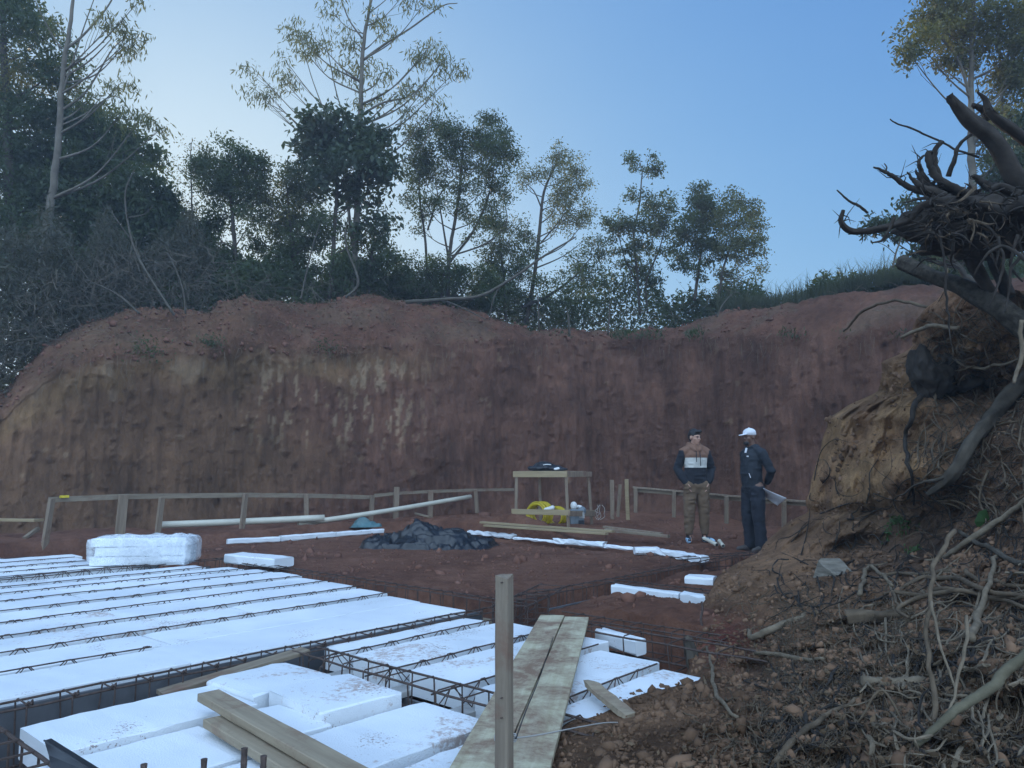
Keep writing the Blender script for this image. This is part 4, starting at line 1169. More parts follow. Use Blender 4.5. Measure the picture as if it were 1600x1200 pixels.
tag(mb.build('tie_wire', M['black']), 'thin dark wire stretched from the post along the joint of the plywood boards', 'wire')

def plank4(near, far_, wd, th, z0, z1, m, label, name='plywood_board', group=None, dirtyseed=0):
    a = Vector((near[0], near[1], z0)); b = Vector((far_[0], far_[1], z1))
    return board(a, b, wd, th, m, label, 'board', name, group, nseg=8, jit=0.0012)
n1 = G(705, 1200, 0.05); f1 = G(845, 962, 0.05); f2 = G(920, 968, 0.05); n2 = n1 + (f2 - f1) * 0.98
dirp = (n1 - f1).normalized()
n1 = n1 + dirp * 0.05; n2 = n2 + dirp * 0.05
def lp_(t0, t1): return f1.lerp(f2, t0) , n1.lerp(n2, t0)
wtot = (f2 - f1).length * abs((f2 - f1).normalized().cross(dirp).length)
for i, (t0, lab) in enumerate([(0.245, 'muddy pale plywood board, left one of the pair behind the upright post'), (0.755, 'muddy pale plywood board, right one of the pair, edge against the dirt')]):
    a = n1.lerp(n2, t0); b = f1.lerp(f2, t0)
    board(a, b, wtot * 0.485, 0.022, M['wood_dirty'], lab, 'board', 'plywood_board', 'pair of plywood boards', nseg=10, jit=0.001)
# crossed planks lower left
def edgeplank(nl, nr, fl_, fr_, z, th, m, label, ext=0.0):
    A = (G(*nl, z) + G(*nr, z)) / 2; B = (G(*fl_, z) + G(*fr_, z)) / 2
    d = (A - B).normalized()
    wd = abs((G(*fr_, z) - G(*fl_, z)).cross(d).length)
    return board(A + d * ext, B, wd, th, m, label, 'plank', 'plank', 'crossed planks on the foam at lower left', nseg=8, jit=0.001)
edgeplank((500, 1200), (560, 1200), (308, 1090), (343, 1083), 0.075, 0.032, M['wood_mid'], 'upper brown plank of the crossed pair on the foam at lower left', 0.3)
edgeplank((428, 1200), (497, 1200), (316, 1130), (358, 1122), 0.035, 0.032, M['wood_mid'], 'lower brown plank of the crossed pair, partly under the other', 0.3)
board(G(250, 1084, -0.05), G(478, 1016, 0.03), 0.10, 0.02, M['wood_old'], 'grey weathered board lying in the beam trench before the dark form board', 'board', 'weathered_board')
mb = MB(); q = G(418, 1128, 0.09); mb.tube([q, q + Vector((-0.004, -0.004, -0.055))], 0.0022, 5)
tag(mb.build('nail', M['steel']), 'bent nail standing in the crossed planks', 'nail')
for i, (x, y, lab) in enumerate([(319, 1186, 'leftmost rusty rebar stub at the bottom edge'), (382, 1169, 'tallest rusty rebar stub, second from the left at the bottom edge'), (412, 1181, 'rusty rebar stub right of the tallest one'), (225, 1194, 'shortest rebar stub, barely above the bottom edge')]):
    p = PT(x, y, 2.15); mb = MB()
    pts = [Vector((p.x, p.y, p.z - 0.02 * k)) for k in range(24)]
    mb.tube(pts, [0.0088 if k % 2 else 0.0102 for k in range(24)], 8)
    tag(mb.build('rebar_stub', M['steel'], loc=tuple(p)), lab, 'rebar', 'rebar stubs at the bottom edge')
# black plastic sheet edge at the bottom left
a, b, c_, d_ = PT(69, 1157, 2.35), PT(160, 1215, 2.1), PT(95, 1235, 2.3), PT(76, 1180, 2.38)
mb = MB(); off = Vector((0.01, 0.02, 0.0))
vs = [a, b, b + Vector((-0.01, 0.0, -0.12)), c_ + Vector((0, 0, -0.08)), d_]
mb.add(vs + [v + off for v in vs], [(0, 1, 2, 3, 4), (9, 8, 7, 6, 5)] + [(i, i + 5, (i + 1) % 5 + 5, (i + 1) % 5) for i in range(5)])
mb.tube([a, a.lerp(b, 0.5) + Vector((0, 0, 0.003)), b], 0.003, 6)
tag(mb.build('black_bucket_edge', M['black']), 'curved edge of a black plastic tray at the bottom left corner', 'plastic tray').name = 'plastic_tray'

# ------------------------------------------------------------------ people
mskin1 = simple('light_skin', (0.42, 0.24, 0.17), 0.55, 0.08, 12)
mskin2 = simple('dark_skin', (0.13, 0.065, 0.04), 0.5, 0.1, 12)
mnavy = simple('navy_cloth', (0.008, 0.010, 0.015), 0.9, 0.2, 20, bmp=0.1)
mtan = simple('rust_brown_cloth', (0.17, 0.088, 0.055), 0.9, 0.12, 20, bmp=0.1)
mcream = simple('cream_cloth', (0.50, 0.49, 0.44), 0.9, 0.07, 20, bmp=0.1)
mkhaki = simple('brown_trouser_cloth', (0.13, 0.083, 0.048), 0.9, 0.15, 20, bmp=0.1)
mdenim = simple('dark_blue_trouser_cloth', (0.009, 0.012, 0.019), 0.9, 0.2, 20, bmp=0.1)
mjack = simple('dark_blue_jacket_cloth', (0.010, 0.014, 0.020), 0.8, 0.2, 20, bmp=0.1)
mhair = simple('black_hair', (0.010, 0.009, 0.009), 0.6, 0.2, 30, bmp=0.3)
mcap = simple('light_cap_cloth', (0.62, 0.63, 0.66), 0.85, 0.06, 20)
mshoe1 = simple('blue_white_sneaker', (0.30, 0.45, 0.58), 0.6, 0.4, 25)
mshoe2 = simple('dusty_dark_shoe', (0.05, 0.042, 0.038), 0.8, 0.3, 25)
mpaper = simple('white_paper', (0.62, 0.62, 0.64), 0.8, 0.06, 10)
meye = simple('eye_dark', (0.02, 0.015, 0.012), 0.3, 0.1, 10)
def R3(ax, deg): return Matrix.Rotation(math.radians(deg), 3, ax)
def head_shapes(c, yaw, tilt=0, sc_=1.0):
    """face looks along -Y before the turn; c is the middle of the head"""
    R = R3('Z', yaw) @ R3('X', tilt)
    def p(x, y, z): return Vector(c) + R @ (Vector((x, y, z)) * sc_)
    e = lambda x, y, z, a, b, d, rot=None: ('ell', p(x, y, z), (a * sc_, b * sc_, d * sc_), R @ rot if rot else R)
    S = [e(0, 0.012, 0.03, 0.074, 0.092, 0.085), e(0, -0.022, -0.03, 0.060, 0.066, 0.078), e(0, -0.055, -0.088, 0.030, 0.028, 0.024),
         e(0, -0.066, 0.022, 0.052, 0.022, 0.016), e(0, -0.098, -0.018, 0.0125, 0.018, 0.016), e(0, -0.088, 0.004, 0.009, 0.012, 0.026),
         e(0, -0.082, -0.055, 0.024, 0.012, 0.007), e(0, -0.081, -0.068, 0.02, 0.011, 0.007),
         e(0.041, -0.055, -0.022, 0.024, 0.022, 0.02), e(-0.041, -0.055, -0.022, 0.024, 0.022, 0.02),
         e(0.077, 0.012, -0.01, 0.010, 0.019, 0.032), e(-0.077, 0.012, -0.01, 0.010, 0.019, 0.032)]
    return S, p, R
def hand_shapes(w_, d, side, palmn, curl=0.5, L=0.1):
    """palm + five fingers: w_ wrist, d forward, side towards the thumb, palmn palm normal"""
    w_ = Vector(w_); d = Vector(d).normalized(); s = Vector(side).normalized(); n = Vector(palmn).normalized()
    S = [('cap', [w_, w_ + d * 0.045 + s * 0.012, w_ + d * 0.075 + s * 0.014], [0.026, 0.03, 0.026], (n, 0.55)), ('cap', [w_ + d * 0.03 - s * 0.012, w_ + d * 0.078 - s * 0.016], [0.026, 0.024], (n, 0.55))]
    for k, (o_, l_) in enumerate([(0.030, 0.070), (0.010, 0.078), (-0.010, 0.072), (-0.030, 0.058)]):
        b = w_ + d * 0.082 + s * o_
        m1 = b + (d * math.cos(curl * 0.6) + n * math.sin(curl * 0.6)) * l_ * 0.45
        m2 = m1 + (d * math.cos(curl * 1.5) + n * math.sin(curl * 1.5)) * l_ * 0.33
        m3 = m2 + (d * math.cos(curl * 2.3) + n * math.sin(curl * 2.3)) * l_ * 0.25
        S.append(('cap', [b - d * 0.01, m1, m2, m3], [0.0098, 0.009, 0.0083, 0.0072], None))
    b = w_ + d * 0.025 + s * 0.03
    S.append(('cap', [b, b + s * 0.022 + d * 0.025 + n * 0.012, b + s * 0.026 + d * 0.052 + n * 0.024], [0.013, 0.011, 0.009], None))
    return S
def wrinkle(amp, sx=9, seed=1):
    def f(p):
        q = np.stack([p[:, 0] * 1.0, p[:, 1] * 1.0, p[:, 2] * 1.9], -1)
        return (1 - np.abs(vnoise(q, sx, seed)) * 2) * amp + vnoise(p, sx * 2.4, seed + 1) * amp * 0.4
    return f
# --- the young man in the colour-block hoodie (about 1.74 m), hands in his trouser pockets
def person_a(loc, rz):
    r = empty('person', loc, 'young man in a brown, cream and navy hoodie and brown trousers, hands in pockets', 'person')
    hs, hp, hR = head_shapes((0, -0.015, 1.60), 24, 5, 1.0)
    body = hs + [('cap', [(0, 0.015, 1.40), (0, 0.0, 1.50), (0, -0.005, 1.55)], [0.062, 0.056, 0.056], None),
                 ('cap', [(0, 0.01, 0.95), (0, 0.01, 1.15), (0, 0.005, 1.34), (0, 0.01, 1.40)], [0.135, 0.125, 0.15, 0.10], (Vector((0, 1, 0)), 0.68))]
    for s in (-1, 1):
        sh = Vector((s * 0.185, 0.01, 1.385)); el = Vector((s * 0.285, 0.045, 1.11)); wr_ = Vector((s * 0.175, -0.05, 0.905))
        body += [('cap', [sh * 0.6 + Vector((0, 0, 0.555)), sh, el, wr_], [0.05, 0.052, 0.042, 0.03], None)]
        body += hand_shapes(wr_, Vector((-s * 0.25, -0.15, -0.9)), Vector((0, -1, 0.2)), Vector((-s, 0, 0)), 0.35)
        hip = Vector((s * 0.095, 0.01, 0.90)); kn = Vector((s * 0.115, -0.005, 0.50)); an = Vector((s * 0.125, 0.025, 0.09))
        body += [('cap', [hip, kn, kn - Vector((0, -0.02, 0.12)), an], [0.082, 0.055, 0.052, 0.036], None),
                 ('cap', [an - Vector((0, 0, 0.03)), an + Vector((s * 0.03, -0.13, -0.055))], [0.036, 0.03], None)]
    b = vox(body, 0.0085, 'body', [mskin1], r)
    hood = [('cap', [(0, 0.005, 0.935), (0, 0.0, 1.12), (0, 0.0, 1.33), (0, 0.01, 1.41)], [0.172, 0.172, 0.182, 0.125], (Vector((0, 1, 0)), 0.70))]
    for s in (-1, 1):
        sh = Vector((s * 0.175, 0.01, 1.38)); el = Vector((s * 0.275, 0.045, 1.12)); wr_ = Vector((s * 0.185, -0.05, 0.915))
        hood += [('cap', [Vector((s * 0.08, 0.01, 1.43)), sh, el, el.lerp(wr_, 0.7), wr_], [0.065, 0.074, 0.066, 0.062, 0.045], None)]
    hood += [('cap', [(-0.075, -0.035, 1.45), (-0.085, 0.05, 1.485), (0, 0.105, 1.49), (0.085, 0.05, 1.485), (0.075, -0.035, 1.45), (0.03, -0.10, 1.40)], [0.035, 0.042, 0.05, 0.042, 0.035, 0.026], None),
             ('cap', [(-0.075, -0.035, 1.45), (-0.03, -0.10, 1.40)], [0.035, 0.026], None)]
    def mf(p):
        tor = (np.abs(p[:, 0]) < 0.165 + 0.0 * p[:, 2])
        m_ = np.zeros(len(p)) 
        slope = 1.285 + np.abs(p[:, 0]) * 0.0
        m_ = np.where((p[:, 2] > slope) & (np.abs(p[:, 0]) < 0.20) , 1, m_)
        m_ = np.where((p[:, 2] > 1.39) , 1, m_)
        m_ = np.where((np.abs(p[:, 0]) > 0.182 + 0.25 * np.clip(p[:, 2] - 1.30, 0, 0.1)) & (p[:, 2] < 1.40), 0, m_)
        m_ = np.where((p[:, 2] > 1.135) & (p[:, 2] <= slope) & (np.abs(p[:, 0]) < 0.178), 2, m_)
        return m_
    vox(hood, 0.0095, 'hoodie', [mnavy, mtan, mcream], r, disp=wrinkle(0.006, 9, 501), mfun=mf, smooth_iter=4)
    tr = [('cap', [(0, 0.01, 0.86), (0, 0.01, 0.95)], [0.16, 0.155], (Vector((0, 1, 0)), 0.72))]
    for s in (-1, 1):
        tr += [('cap', [Vector((s * 0.085, 0.01, 0.88)), Vector((s * 0.105, 0.0, 0.66)), Vector((s * 0.118, -0.005, 0.48)), Vector((s * 0.12, 0.015, 0.30)), Vector((s * 0.125, 0.02, 0.16))], [0.105, 0.098, 0.082, 0.076, 0.058], None)]
    for s in (-1, 1): tr.append(('ell', (s * 0.150, -0.055, 0.835), (0.055, 0.055, 0.10), None))
    vox(tr, 0.0095, 'trousers', [mkhaki], r, disp=wrinkle(0.008, 10, 511), smooth_iter=4)
    for s in (-1, 1):
        f = R3('Z', s * 18)
        sh = [('cap', [Vector((s * 0.128, 0.045, 0.045)), Vector((s * 0.128, 0.045, 0.045)) + f @ Vector((0, -0.10, 0.0)), Vector((s * 0.128, 0.045, 0.03)) + f @ Vector((0, -0.205, 0.0))], [0.045, 0.046, 0.034], None),
              ('cap', [Vector((s * 0.126, 0.035, 0.05)), Vector((s * 0.126, 0.03, 0.11))], [0.042, 0.042], None)]
        def cut(p): return np.where(p[:, 2] < 0.0, 0.0, 0.0)
        o = vox(sh, 0.008, 'sneaker', [mshoe1, mnavy], r, mfun=lambda p: (p[:, 2] > 0.075) | (vnoise(p, 40, 5) > 0.25))
    hr = []
    for (x, y, z, a, b_, d_) in [(0, 0.018, 0.058, 0.080, 0.095, 0.076), (0, -0.055, 0.092, 0.058, 0.045, 0.030), (0, 0.065, 0.01, 0.068, 0.05, 0.07), (0.03, -0.06, 0.10, 0.04, 0.035, 0.022)]:
        hr.append(('ell', hp(x, y, z), (a, b_, d_), hR))
    vox(hr, 0.008, 'hair', [mhair], r, disp=lambda p: np.abs(vnoise(p, 45, 7)) * 0.010)
    for s in (-1, 1):
        mb = MB(); q = hp(s * 0.028, -0.0885, -0.002); mb.tube([q, hp(s * 0.028, -0.091, -0.002)], 0.008, 8); mb.build('eye', meye, r)
        mb = MB(); mb.tube([hp(s * 0.012, -0.092, 0.016), hp(s * 0.030, -0.092, 0.022), hp(s * 0.048, -0.082, 0.016)], 0.0045, 6); mb.build('eyebrow', mhair, r)
        mb = MB(); mb.tube(spline([(s * 0.028, -0.135, 1.385), (s * 0.030, -0.142, 1.30), (s * 0.034, -0.145, 1.22 - 0.06 * (s > 0))], 4), 0.0055, 6); mb.build('drawstring', mnavy, r)
    mb = MB(); mb.tube([hp(-0.02, -0.094, -0.062), hp(0, -0.097, -0.0615), hp(0.02, -0.094, -0.062)], 0.0028, 6); mb.build('mouth', simple('lip', (0.25, 0.10, 0.085), 0.5), r)
    r.rotation_euler = (0, 0, rz)
    return r
pa = PT(1090, 845, 11.25); pa_g = pa.z
person_a((pa.x, pa.y, ground_z(pa.x, pa.y)), math.radians(6))
# --- the older man in dark clothes and a light cap, seen from his left side, hands behind his back holding drawings
def person_b(loc, rz):
    r = empty('person', loc, 'man in dark jacket, dark trousers and pale cap, holding drawings behind his back', 'person')
    # model faces -Y; turned so that he faces left in the picture
    hs, hp, hR = head_shapes((0, -0.03, 1.605), 4, 4, 1.0)
    body = hs + [('cap', [(0, 0.02, 1.40), (0, 0.0, 1.50), (0, -0.015, 1.55)], [0.066, 0.06, 0.058], None),
                 ('cap', [(0, 0.0, 0.95), (0, -0.01, 1.12), (0, 0.0, 1.33), (0, 0.015, 1.40)], [0.14, 0.14, 0.15, 0.10], (Vector((0, 1, 0)), 0.78))]
    for s in (-1, 1):
        sh = Vector((s * 0.175, 0.03, 1.385)); el = Vector((s * 0.235, 0.13, 1.12)); wr_ = Vector((s * 0.06, 0.195, 0.95))
        body += [('cap', [Vector((s * 0.1, 0.02, 1.40)), sh, el, wr_], [0.05, 0.052, 0.043, 0.031], None)]
        body += hand_shapes(wr_, Vector((-s * 0.65, 0.1, -0.75)), Vector((-s * 0.2, 0, 0.9)), Vector((-s * 0.5, -0.8, 0)), 0.7)
        hip = Vector((s * 0.1, 0.0, 0.90)); kn = Vector((s * 0.11, -0.015, 0.50)); an = Vector((s * 0.115, 0.03, 0.09))
        body += [('cap', [hip, kn, kn - Vector((0, -0.02, 0.12)), an], [0.085, 0.057, 0.055, 0.038], None),
                 ('cap', [an - Vector((0, 0, 0.03)), an + Vector((s * 0.02, -0.13, -0.055))], [0.036, 0.03], None)]
    vox(body, 0.0085, 'body', [mskin2], r)
    jk = [('cap', [(0, 0.0, 0.90), (0, -0.02, 1.08), (0, -0.005, 1.32), (0, 0.02, 1.41)], [0.152, 0.160, 0.165, 0.11], (Vector((0, 1, 0)), 0.84)),
          ('cap', [(-0.06, -0.035, 1.46), (-0.07, 0.05, 1.475), (0, 0.09, 1.47), (0.07, 0.05, 1.475), (0.06, -0.035, 1.46)], [0.026, 0.03, 0.034, 0.03, 0.026], None),
          ('cap', [(-0.08, 0.10, 1.40), (0, 0.135, 1.38), (0.08, 0.10, 1.40)], [0.045, 0.055, 0.045], None)]
    for s in (-1, 1):
        sh = Vector((s * 0.175, 0.03, 1.38)); el = Vector((s * 0.235, 0.135, 1.12)); wr_ = Vector((s * 0.09, 0.195, 0.975))
        jk += [('cap', [Vector((s * 0.09, 0.02, 1.42)), sh, el, wr_], [0.064, 0.070, 0.058, 0.044], None)]
    vox(jk, 0.0095, 'jacket', [mjack], r, disp=wrinkle(0.007, 8, 521), smooth_iter=4)
    tr = [('cap', [(0, 0.01, 0.84), (0, 0.0, 0.95)], [0.15, 0.15], (Vector((0, 1, 0)), 0.82))]
    for s in (-1, 1):
        tr += [('cap', [Vector((s * 0.085, 0.005, 0.88)), Vector((s * 0.10, -0.005, 0.66)), Vector((s * 0.108, -0.015, 0.48)), Vector((s * 0.11, 0.01, 0.28)), Vector((s * 0.115, 0.015, 0.09))], [0.10, 0.095, 0.083, 0.078, 0.078], None)]
    vox(tr, 0.0095, 'trousers', [mdenim], r, disp=wrinkle(0.009, 9, 531), smooth_iter=4)
    for s in (-1, 1):
        f = R3('Z', s * 10)
        sh = [('cap', [Vector((s * 0.115, 0.05, 0.042)), Vector((s * 0.115, 0.05, 0.045)) + f @ Vector((0, -0.10, 0)), Vector((s * 0.115, 0.05, 0.03)) + f @ Vector((0, -0.215, 0))], [0.043, 0.046, 0.034], None)]
        vox(sh, 0.008, 'shoe', [mshoe2], r)
    cp = [('ell', hp(0, 0.012, 0.062), (0.085, 0.100, 0.068), hR), ('ell', hp(0, 0.02, 0.04), (0.082, 0.098, 0.035), hR)]
    cp += [('ell', hp(0, -0.125, 0.040), (0.058, 0.062, 0.007), hR @ R3('X', 8)), ('ell', hp(0, 0.012, 0.132), (0.01, 0.01, 0.008), hR)]
    vox(cp, 0.006, 'cap', [mcap], r, smooth_iter=2)
    bd = [('ell', hp(0, -0.066, -0.082), (0.045, 0.035, 0.028), hR)]
    vox(bd, 0.007, 'beard', [mhair], r, disp=lambda p: np.abs(vnoise(p, 60, 7)) * 0.004)
    for s in (-1, 1):
        mb = MB(); mb.tube([hp(s * 0.03, -0.088, -0.002), hp(s * 0.03, -0.0905, -0.002)], 0.008, 8); mb.build('eye', meye, r)
    mb = MB(); mb.tube(spline([(0.0, -0.085, 1.445), (0.008, -0.105, 1.41), (0.012, -0.120, 1.38)], 3), 0.016, 6); mb.build('shirt_collar', mpaper, r)
    mb = MB(); mb.box((0.075, -0.138, 1.33), (0.03, 0.012, 0.018)); mb.build('chest_badge', mpaper, r)
    mb = MB(); mb.tube([(0.09, -0.138, 1.09), (0.115, -0.134, 1.03)], 0.005, 6); mb.build('pocket_zip', mpaper, r)
    r.rotation_euler = (0, 0, rz)
    return r
pbp = PT(1180, 861, 10.35)
person_b((pbp.x, pbp.y, ground_z(pbp.x, pbp.y)), math.radians(-66))
# the drawings he holds: a curled sheaf
p0 = PT(1198, 766, 10.25)
def sheet(u, v):
    L = 0.33; Wd = 0.15
    x = u * L; y = (v - 0.5) * Wd * (0.55 + 0.6 * u)
    a = math.radians(-30)
    cx = np.cos(a) * x - np.sin(a) * y * 0.75; cz = np.sin(a) * x + np.cos(a) * y * 0.75
    dy = 0.05 * np.cos(v * 3.1) + 0.02 * np.sin(u * 4) - y * 0.5
    return np.stack([p0.x - 0.05 + cx, p0.y + 0.10 + dy, p0.z + cz], -1)
o = lumps('rolled_drawings', mpaper, sheet, 24, 20, loc=tuple(p0)); md = o.modifiers.new('t', 'SOLIDIFY'); md.thickness = 0.004
tag(o, 'white sheaf of building drawings held behind the man in the pale cap', 'drawings')
# people stand on a raised soil shelf
def shelf(name, c, rx, ry, z, seed, m=None):
    pass
# ------------------------------------------------------------------ trees
def leafmesh(name, centers, m, size=0.07, aspect=0.42, parent=None, loc=(0, 0, 0), droop=0.3, rng=RNG, fold=0.25):
    """each leaf is a folded blade of two quads"""
    n = len(centers); c = np.asarray(centers)
    d = rng.normal(size=(n, 3)); d[:, 2] -= droop * 2; d /= np.linalg.norm(d, axis=1, keepdims=True)
    r = rng.normal(size=(n, 3)); s = np.cross(d, r); s /= np.linalg.norm(s, axis=1, keepdims=True) + 1e-9
    nn = np.cross(d, s)
    L = (size * rng.uniform(0.65, 1.3, n))[:, None]; Wd = L * aspect * 0.5
    tip = c + d * L; base = c
    a = c + d * L * 0.42 + s * Wd - nn * Wd * fold; b = c + d * L * 0.42 - s * Wd - nn * Wd * fold
    mid = c + d * L * 0.45 + nn * Wd * fold * 0.6
    V = np.stack([base, a, mid, b, tip], 1).reshape(-1, 3)
    i = np.arange(n)[:, None] * 5
    Fq = np.concatenate([i + [0, 1, 4, 2], i + [0, 2, 4, 3]], 0)
    Fq = np.concatenate([i + [0, 1, 2], i + [1, 4, 2], i + [0, 2, 3], i + [2, 4, 3]], 0)
    return npmesh(name, V, Fq, m, parent=parent, loc=loc)
FULL = 1.9
def tree(label, t, trunk, r0, clumps, leaf='leaf', size=0.07, per=260, aspect=0.45, group=None, tips=26, depth=1.0, name='tree', bark='bark', sub=None, ml=0.13, droop=0.3, base_s=None, extra=None, seed=1, jitter_t=0.3, twig_r=0.006, branch_from=0.25, solid=0.55):
    rng = np.random.default_rng(seed); random.seed(seed)
    if 0 < trunk[0][0] < 1250: t = max(t, float(np.interp(trunk[0][0], [a for a, b in BASE_T], [b for a, b in BASE_T])) + 3.3)
    tp = [PT(x, y, t) for x, y in trunk]
    root = empty(name, tp[0], label, 'tree', group)
    mb = MB(); path = spline(tp, 6); rad = lerps([r0, r0 * 0.85, r0 * 0.55, r0 * 0.22], len(path))
    # flare and slight bends
    path = [p + Vector((0, random.uniform(-1, 1) * 0.03, 0)) for p in path]
    mb.tube(path, rad, 9, rough=0.06)
    if extra:
        for ex in extra:
            e0 = spline([PT(x, y, t + dt) for x, y, dt in ex[0]], 6); mb.tube(e0, lerps(ex[1], len(e0)), 7, rough=0.06)
    leaves = []
    for ci, cl in enumerate(clumps):
        cx, cy_, rx, ry = cl[:4]; mult = cl[4] if len(cl) > 4 else 1.0
        dt = rng.uniform(-jitter_t, jitter_t)
        c = PT(cx, cy_, t + dt); R_ = np.array([rx / F * t, rx / F * t * depth, ry / F * t])
        # limb from the trunk to the clump
        k0 = int(len(path) * branch_from)
        cand = [(i, abs(path[i].z - (c.z - 0.75 * math.hypot(path[i].x - c.x, path[i].y - c.y) - 0.1)) + 0.3 * (path[i] - c).length) for i in range(k0, len(path))]
        i0 = min(cand, key=lambda q: q[1])[0] if cand else len(path) - 1
        p0 = path[i0]; mid = p0.lerp(c, 0.5) + Vector((random.uniform(-.1, .1), random.uniform(-.1, .1), -0.10 * (c - p0).length))
        limb = spline([p0, mid, c + Vector((0, 0, R_[2] * 0.1))], 6)
        rb = max(twig_r * 1.5, rad[i0] * 0.42)
        mb.tube(limb, lerps([rb, rb * 0.6, twig_r], len(limb)), 6, rough=0.08)
        nt_ = max(4, int(tips * mult * (rx * ry / 1100.0) ** 0.75))
        for k in range(nt_):
            d = rng.normal(size=3); d /= np.linalg.norm(d)
            q = rng.uniform(0.45, 1.0) ** solid
            lump_ = 1 + 0.22 * math.sin(3.1 * d[0] + 5 * d[2] + ci)
            tip = np.array(c) + d * R_ * q * lump_
            tipv = Vector(tip)
            if k % 3 == 0:
                s0 = limb[random.randrange(len(limb) // 2, len(limb))]
                mm_ = s0.lerp(tipv, 0.55) + Vector((random.uniform(-.05, .05), random.uniform(-.05, .05), random.uniform(-0.06, 0.03)))
                mb.tube(spline([s0, mm_, tipv], 3), lerps([twig_r, twig_r * 0.35], 7), 4)
            n_ = int(per * FULL * rng.uniform(0.6, 1.4))
            pts = tip + rng.normal(size=(n_, 3)) * ml * np.array([1, 1, 0.75])
            leaves.append(pts)
    rel(mb.build('trunk', M[bark] if isinstance(bark, str) else bark, smooth_=True, loc=tuple(root.location)), root)
    if leaves:
        P = np.concatenate(leaves)
        o = leafmesh('crown', P, M[leaf], size, aspect, loc=tuple(root.location), droop=droop, rng=rng)
        rel(o, root)
    if sub:
        for (leaf2, cl2, size2, per2) in sub:
            L2 = []
            for cx, cy_, rx, ry in cl2:
                c = np.array(PT(cx, cy_, t + rng.uniform(-0.3, 0.3))); R_ = np.array([rx, rx, ry]) / F * t
                nt_ = max(3, int(tips * (rx * ry / 1100.0) ** 0.75))
                for k in range(nt_):
                    d = rng.normal(size=3); d /= np.linalg.norm(d)
                    L2.append(c + d * R_ * rng.uniform(0.3, 1) ** 0.6 + rng.normal(size=(per2, 3)) * ml)
            rel(leafmesh('leaf_cluster', np.concatenate(L2), M[leaf2], size2, aspect, loc=tuple(root.location), droop=droop, rng=rng), root)
    return root
TG = 'trees on top of the cut bank'
# far left dark-and-golden tree
tree('big dark tree with golden inner leaves at the left edge', 17.0, [(20, 470), (15, 330), (12, 180), (5, 60), (0, -40)], 0.13,
     [(10, 20, 60, 45), (60, 60, 55, 40), (95, 105, 36, 32), (-30, 110, 50, 60), (30, 210, 45, 40), (10, 290, 55, 50), (45, 175, 40, 30), (-40, 200, 50, 70), (-20, -30, 80, 40), (45, 330, 55, 60), (0, 380, 70, 60)], 'leaf', 0.11, 34, tips=20, group=TG, seed=21, ml=0.16,
     sub=[('leaf_gold', [(20, 100, 32, 28), (60, 118, 30, 26), (95, 135, 24, 18), (35, 145, 28, 20), (-10, 150, 30, 30)], 0.09, 40)])
# tall slender eucalyptus at the left
eu = dict(leaf='leaf_light', size=0.15, aspect=0.20, per=9, ml=0.10, droop=0.9, tips=24, solid=0.8)
tree('tall slender pale-trunked tree leaning right at the left, with drooping tufts', 15.5, [(62, 460), (72, 370), (88, 250), (97, 130), (110, 30), (117, -60)], 0.09,
     [(175, 38, 26, 16), (213, 55, 22, 24), (193, 75, 26, 12), (90, 40, 14, 14, 0.6), (190, 130, 26, 14), (160, 150, 22, 12, 0.7), (135, 160, 26, 14), (218, 190, 34, 18), (250, 203, 14, 12), (215, 5, 12, 8, 0.5), (190, 178, 24, 14), (120, -60, 30, 20), (150, -40, 26, 18), (90, -45, 24, 18)],
     bark='bark_pale', group=TG, seed=22, **eu,
     extra=[([(105, 75, 0), (130, 55, .1), (165, 15, .2), (185, -20, .3)], [0.03, 0.02, 0.012]), ([(100, 120, 0), (140, 95, .1), (175, 60, .2)], [0.025, 0.015, 0.008]), ([(92, 175, 0), (128, 150, .1), (150, 120, .1), (175, 78, .1), (200, 55, .2)], [0.028, 0.018, 0.008]),
            ([(96, 75, 0), (85, 60, 0), (66, 25, -.1), (50, -10, -.1)], [0.02, 0.012, 0.007]), ([(96, 150, 0), (112, 100, 0), (132, 40, .1), (150, -10, .1)], [0.02, 0.015, 0.008]), ([(86, 200, 0), (130, 180, .1), (180, 150, .2), (215, 190, .3)], [0.02, 0.012, 0.006])])
# dense dark mass, left
tree('dense dark broad tree filling the left behind the slender trunk', 18.0, [(130, 470), (135, 380), (140, 300), (150, 220), (150, 180)], 0.12,
     [(120, 190, 46, 26), (165, 210, 50, 36), (110, 240, 50, 40), (200, 250, 44, 34), (150, 300, 70, 50), (225, 300, 36, 36), (90, 330, 60, 50), (190, 350, 70, 50), (130, 400, 80, 50), (235, 370, 50, 50), (60, 400, 60, 50), (190, 430, 80, 40), (60, 270, 40, 40), (248, 330, 30, 32)], 'leaf', 0.13, 30, tips=34, group=TG, seed=23, ml=0.17)
tree('dark bushy tree between the dense left mass and the round-crowned one', 18.5, [(260, 480), (262, 420), (265, 380), (268, 340)], 0.07,
     [(260, 410, 50, 40), (290, 430, 50, 34), (310, 380, 34, 36), (240, 450, 60, 30), (320, 440, 40, 30), (270, 350, 26, 26, 0.7), (350, 420, 40, 40), (400, 440, 40, 34)], 'leaf', 0.11, 60, tips=30, group=TG, seed=24, ml=0.16)
tree('pale thin bare-looking shrub with sparse leaves, backlit by the sun glow', 19.0, [(300, 470), (305, 400), (300, 320), (298, 250), (300, 215)], 0.03,
     [(300, 225, 26, 14, 0.5), (275, 260, 22, 20, 0.5), (310, 280, 34, 26, 0.6), (265, 300, 26, 26, 0.6), (300, 320, 34, 24, 0.7), (250, 250, 14, 14, 0.4)], 'leaf_gold', 0.06, 9, tips=34, group=TG, seed=25, ml=0.14, twig_r=0.004, solid=1.0)
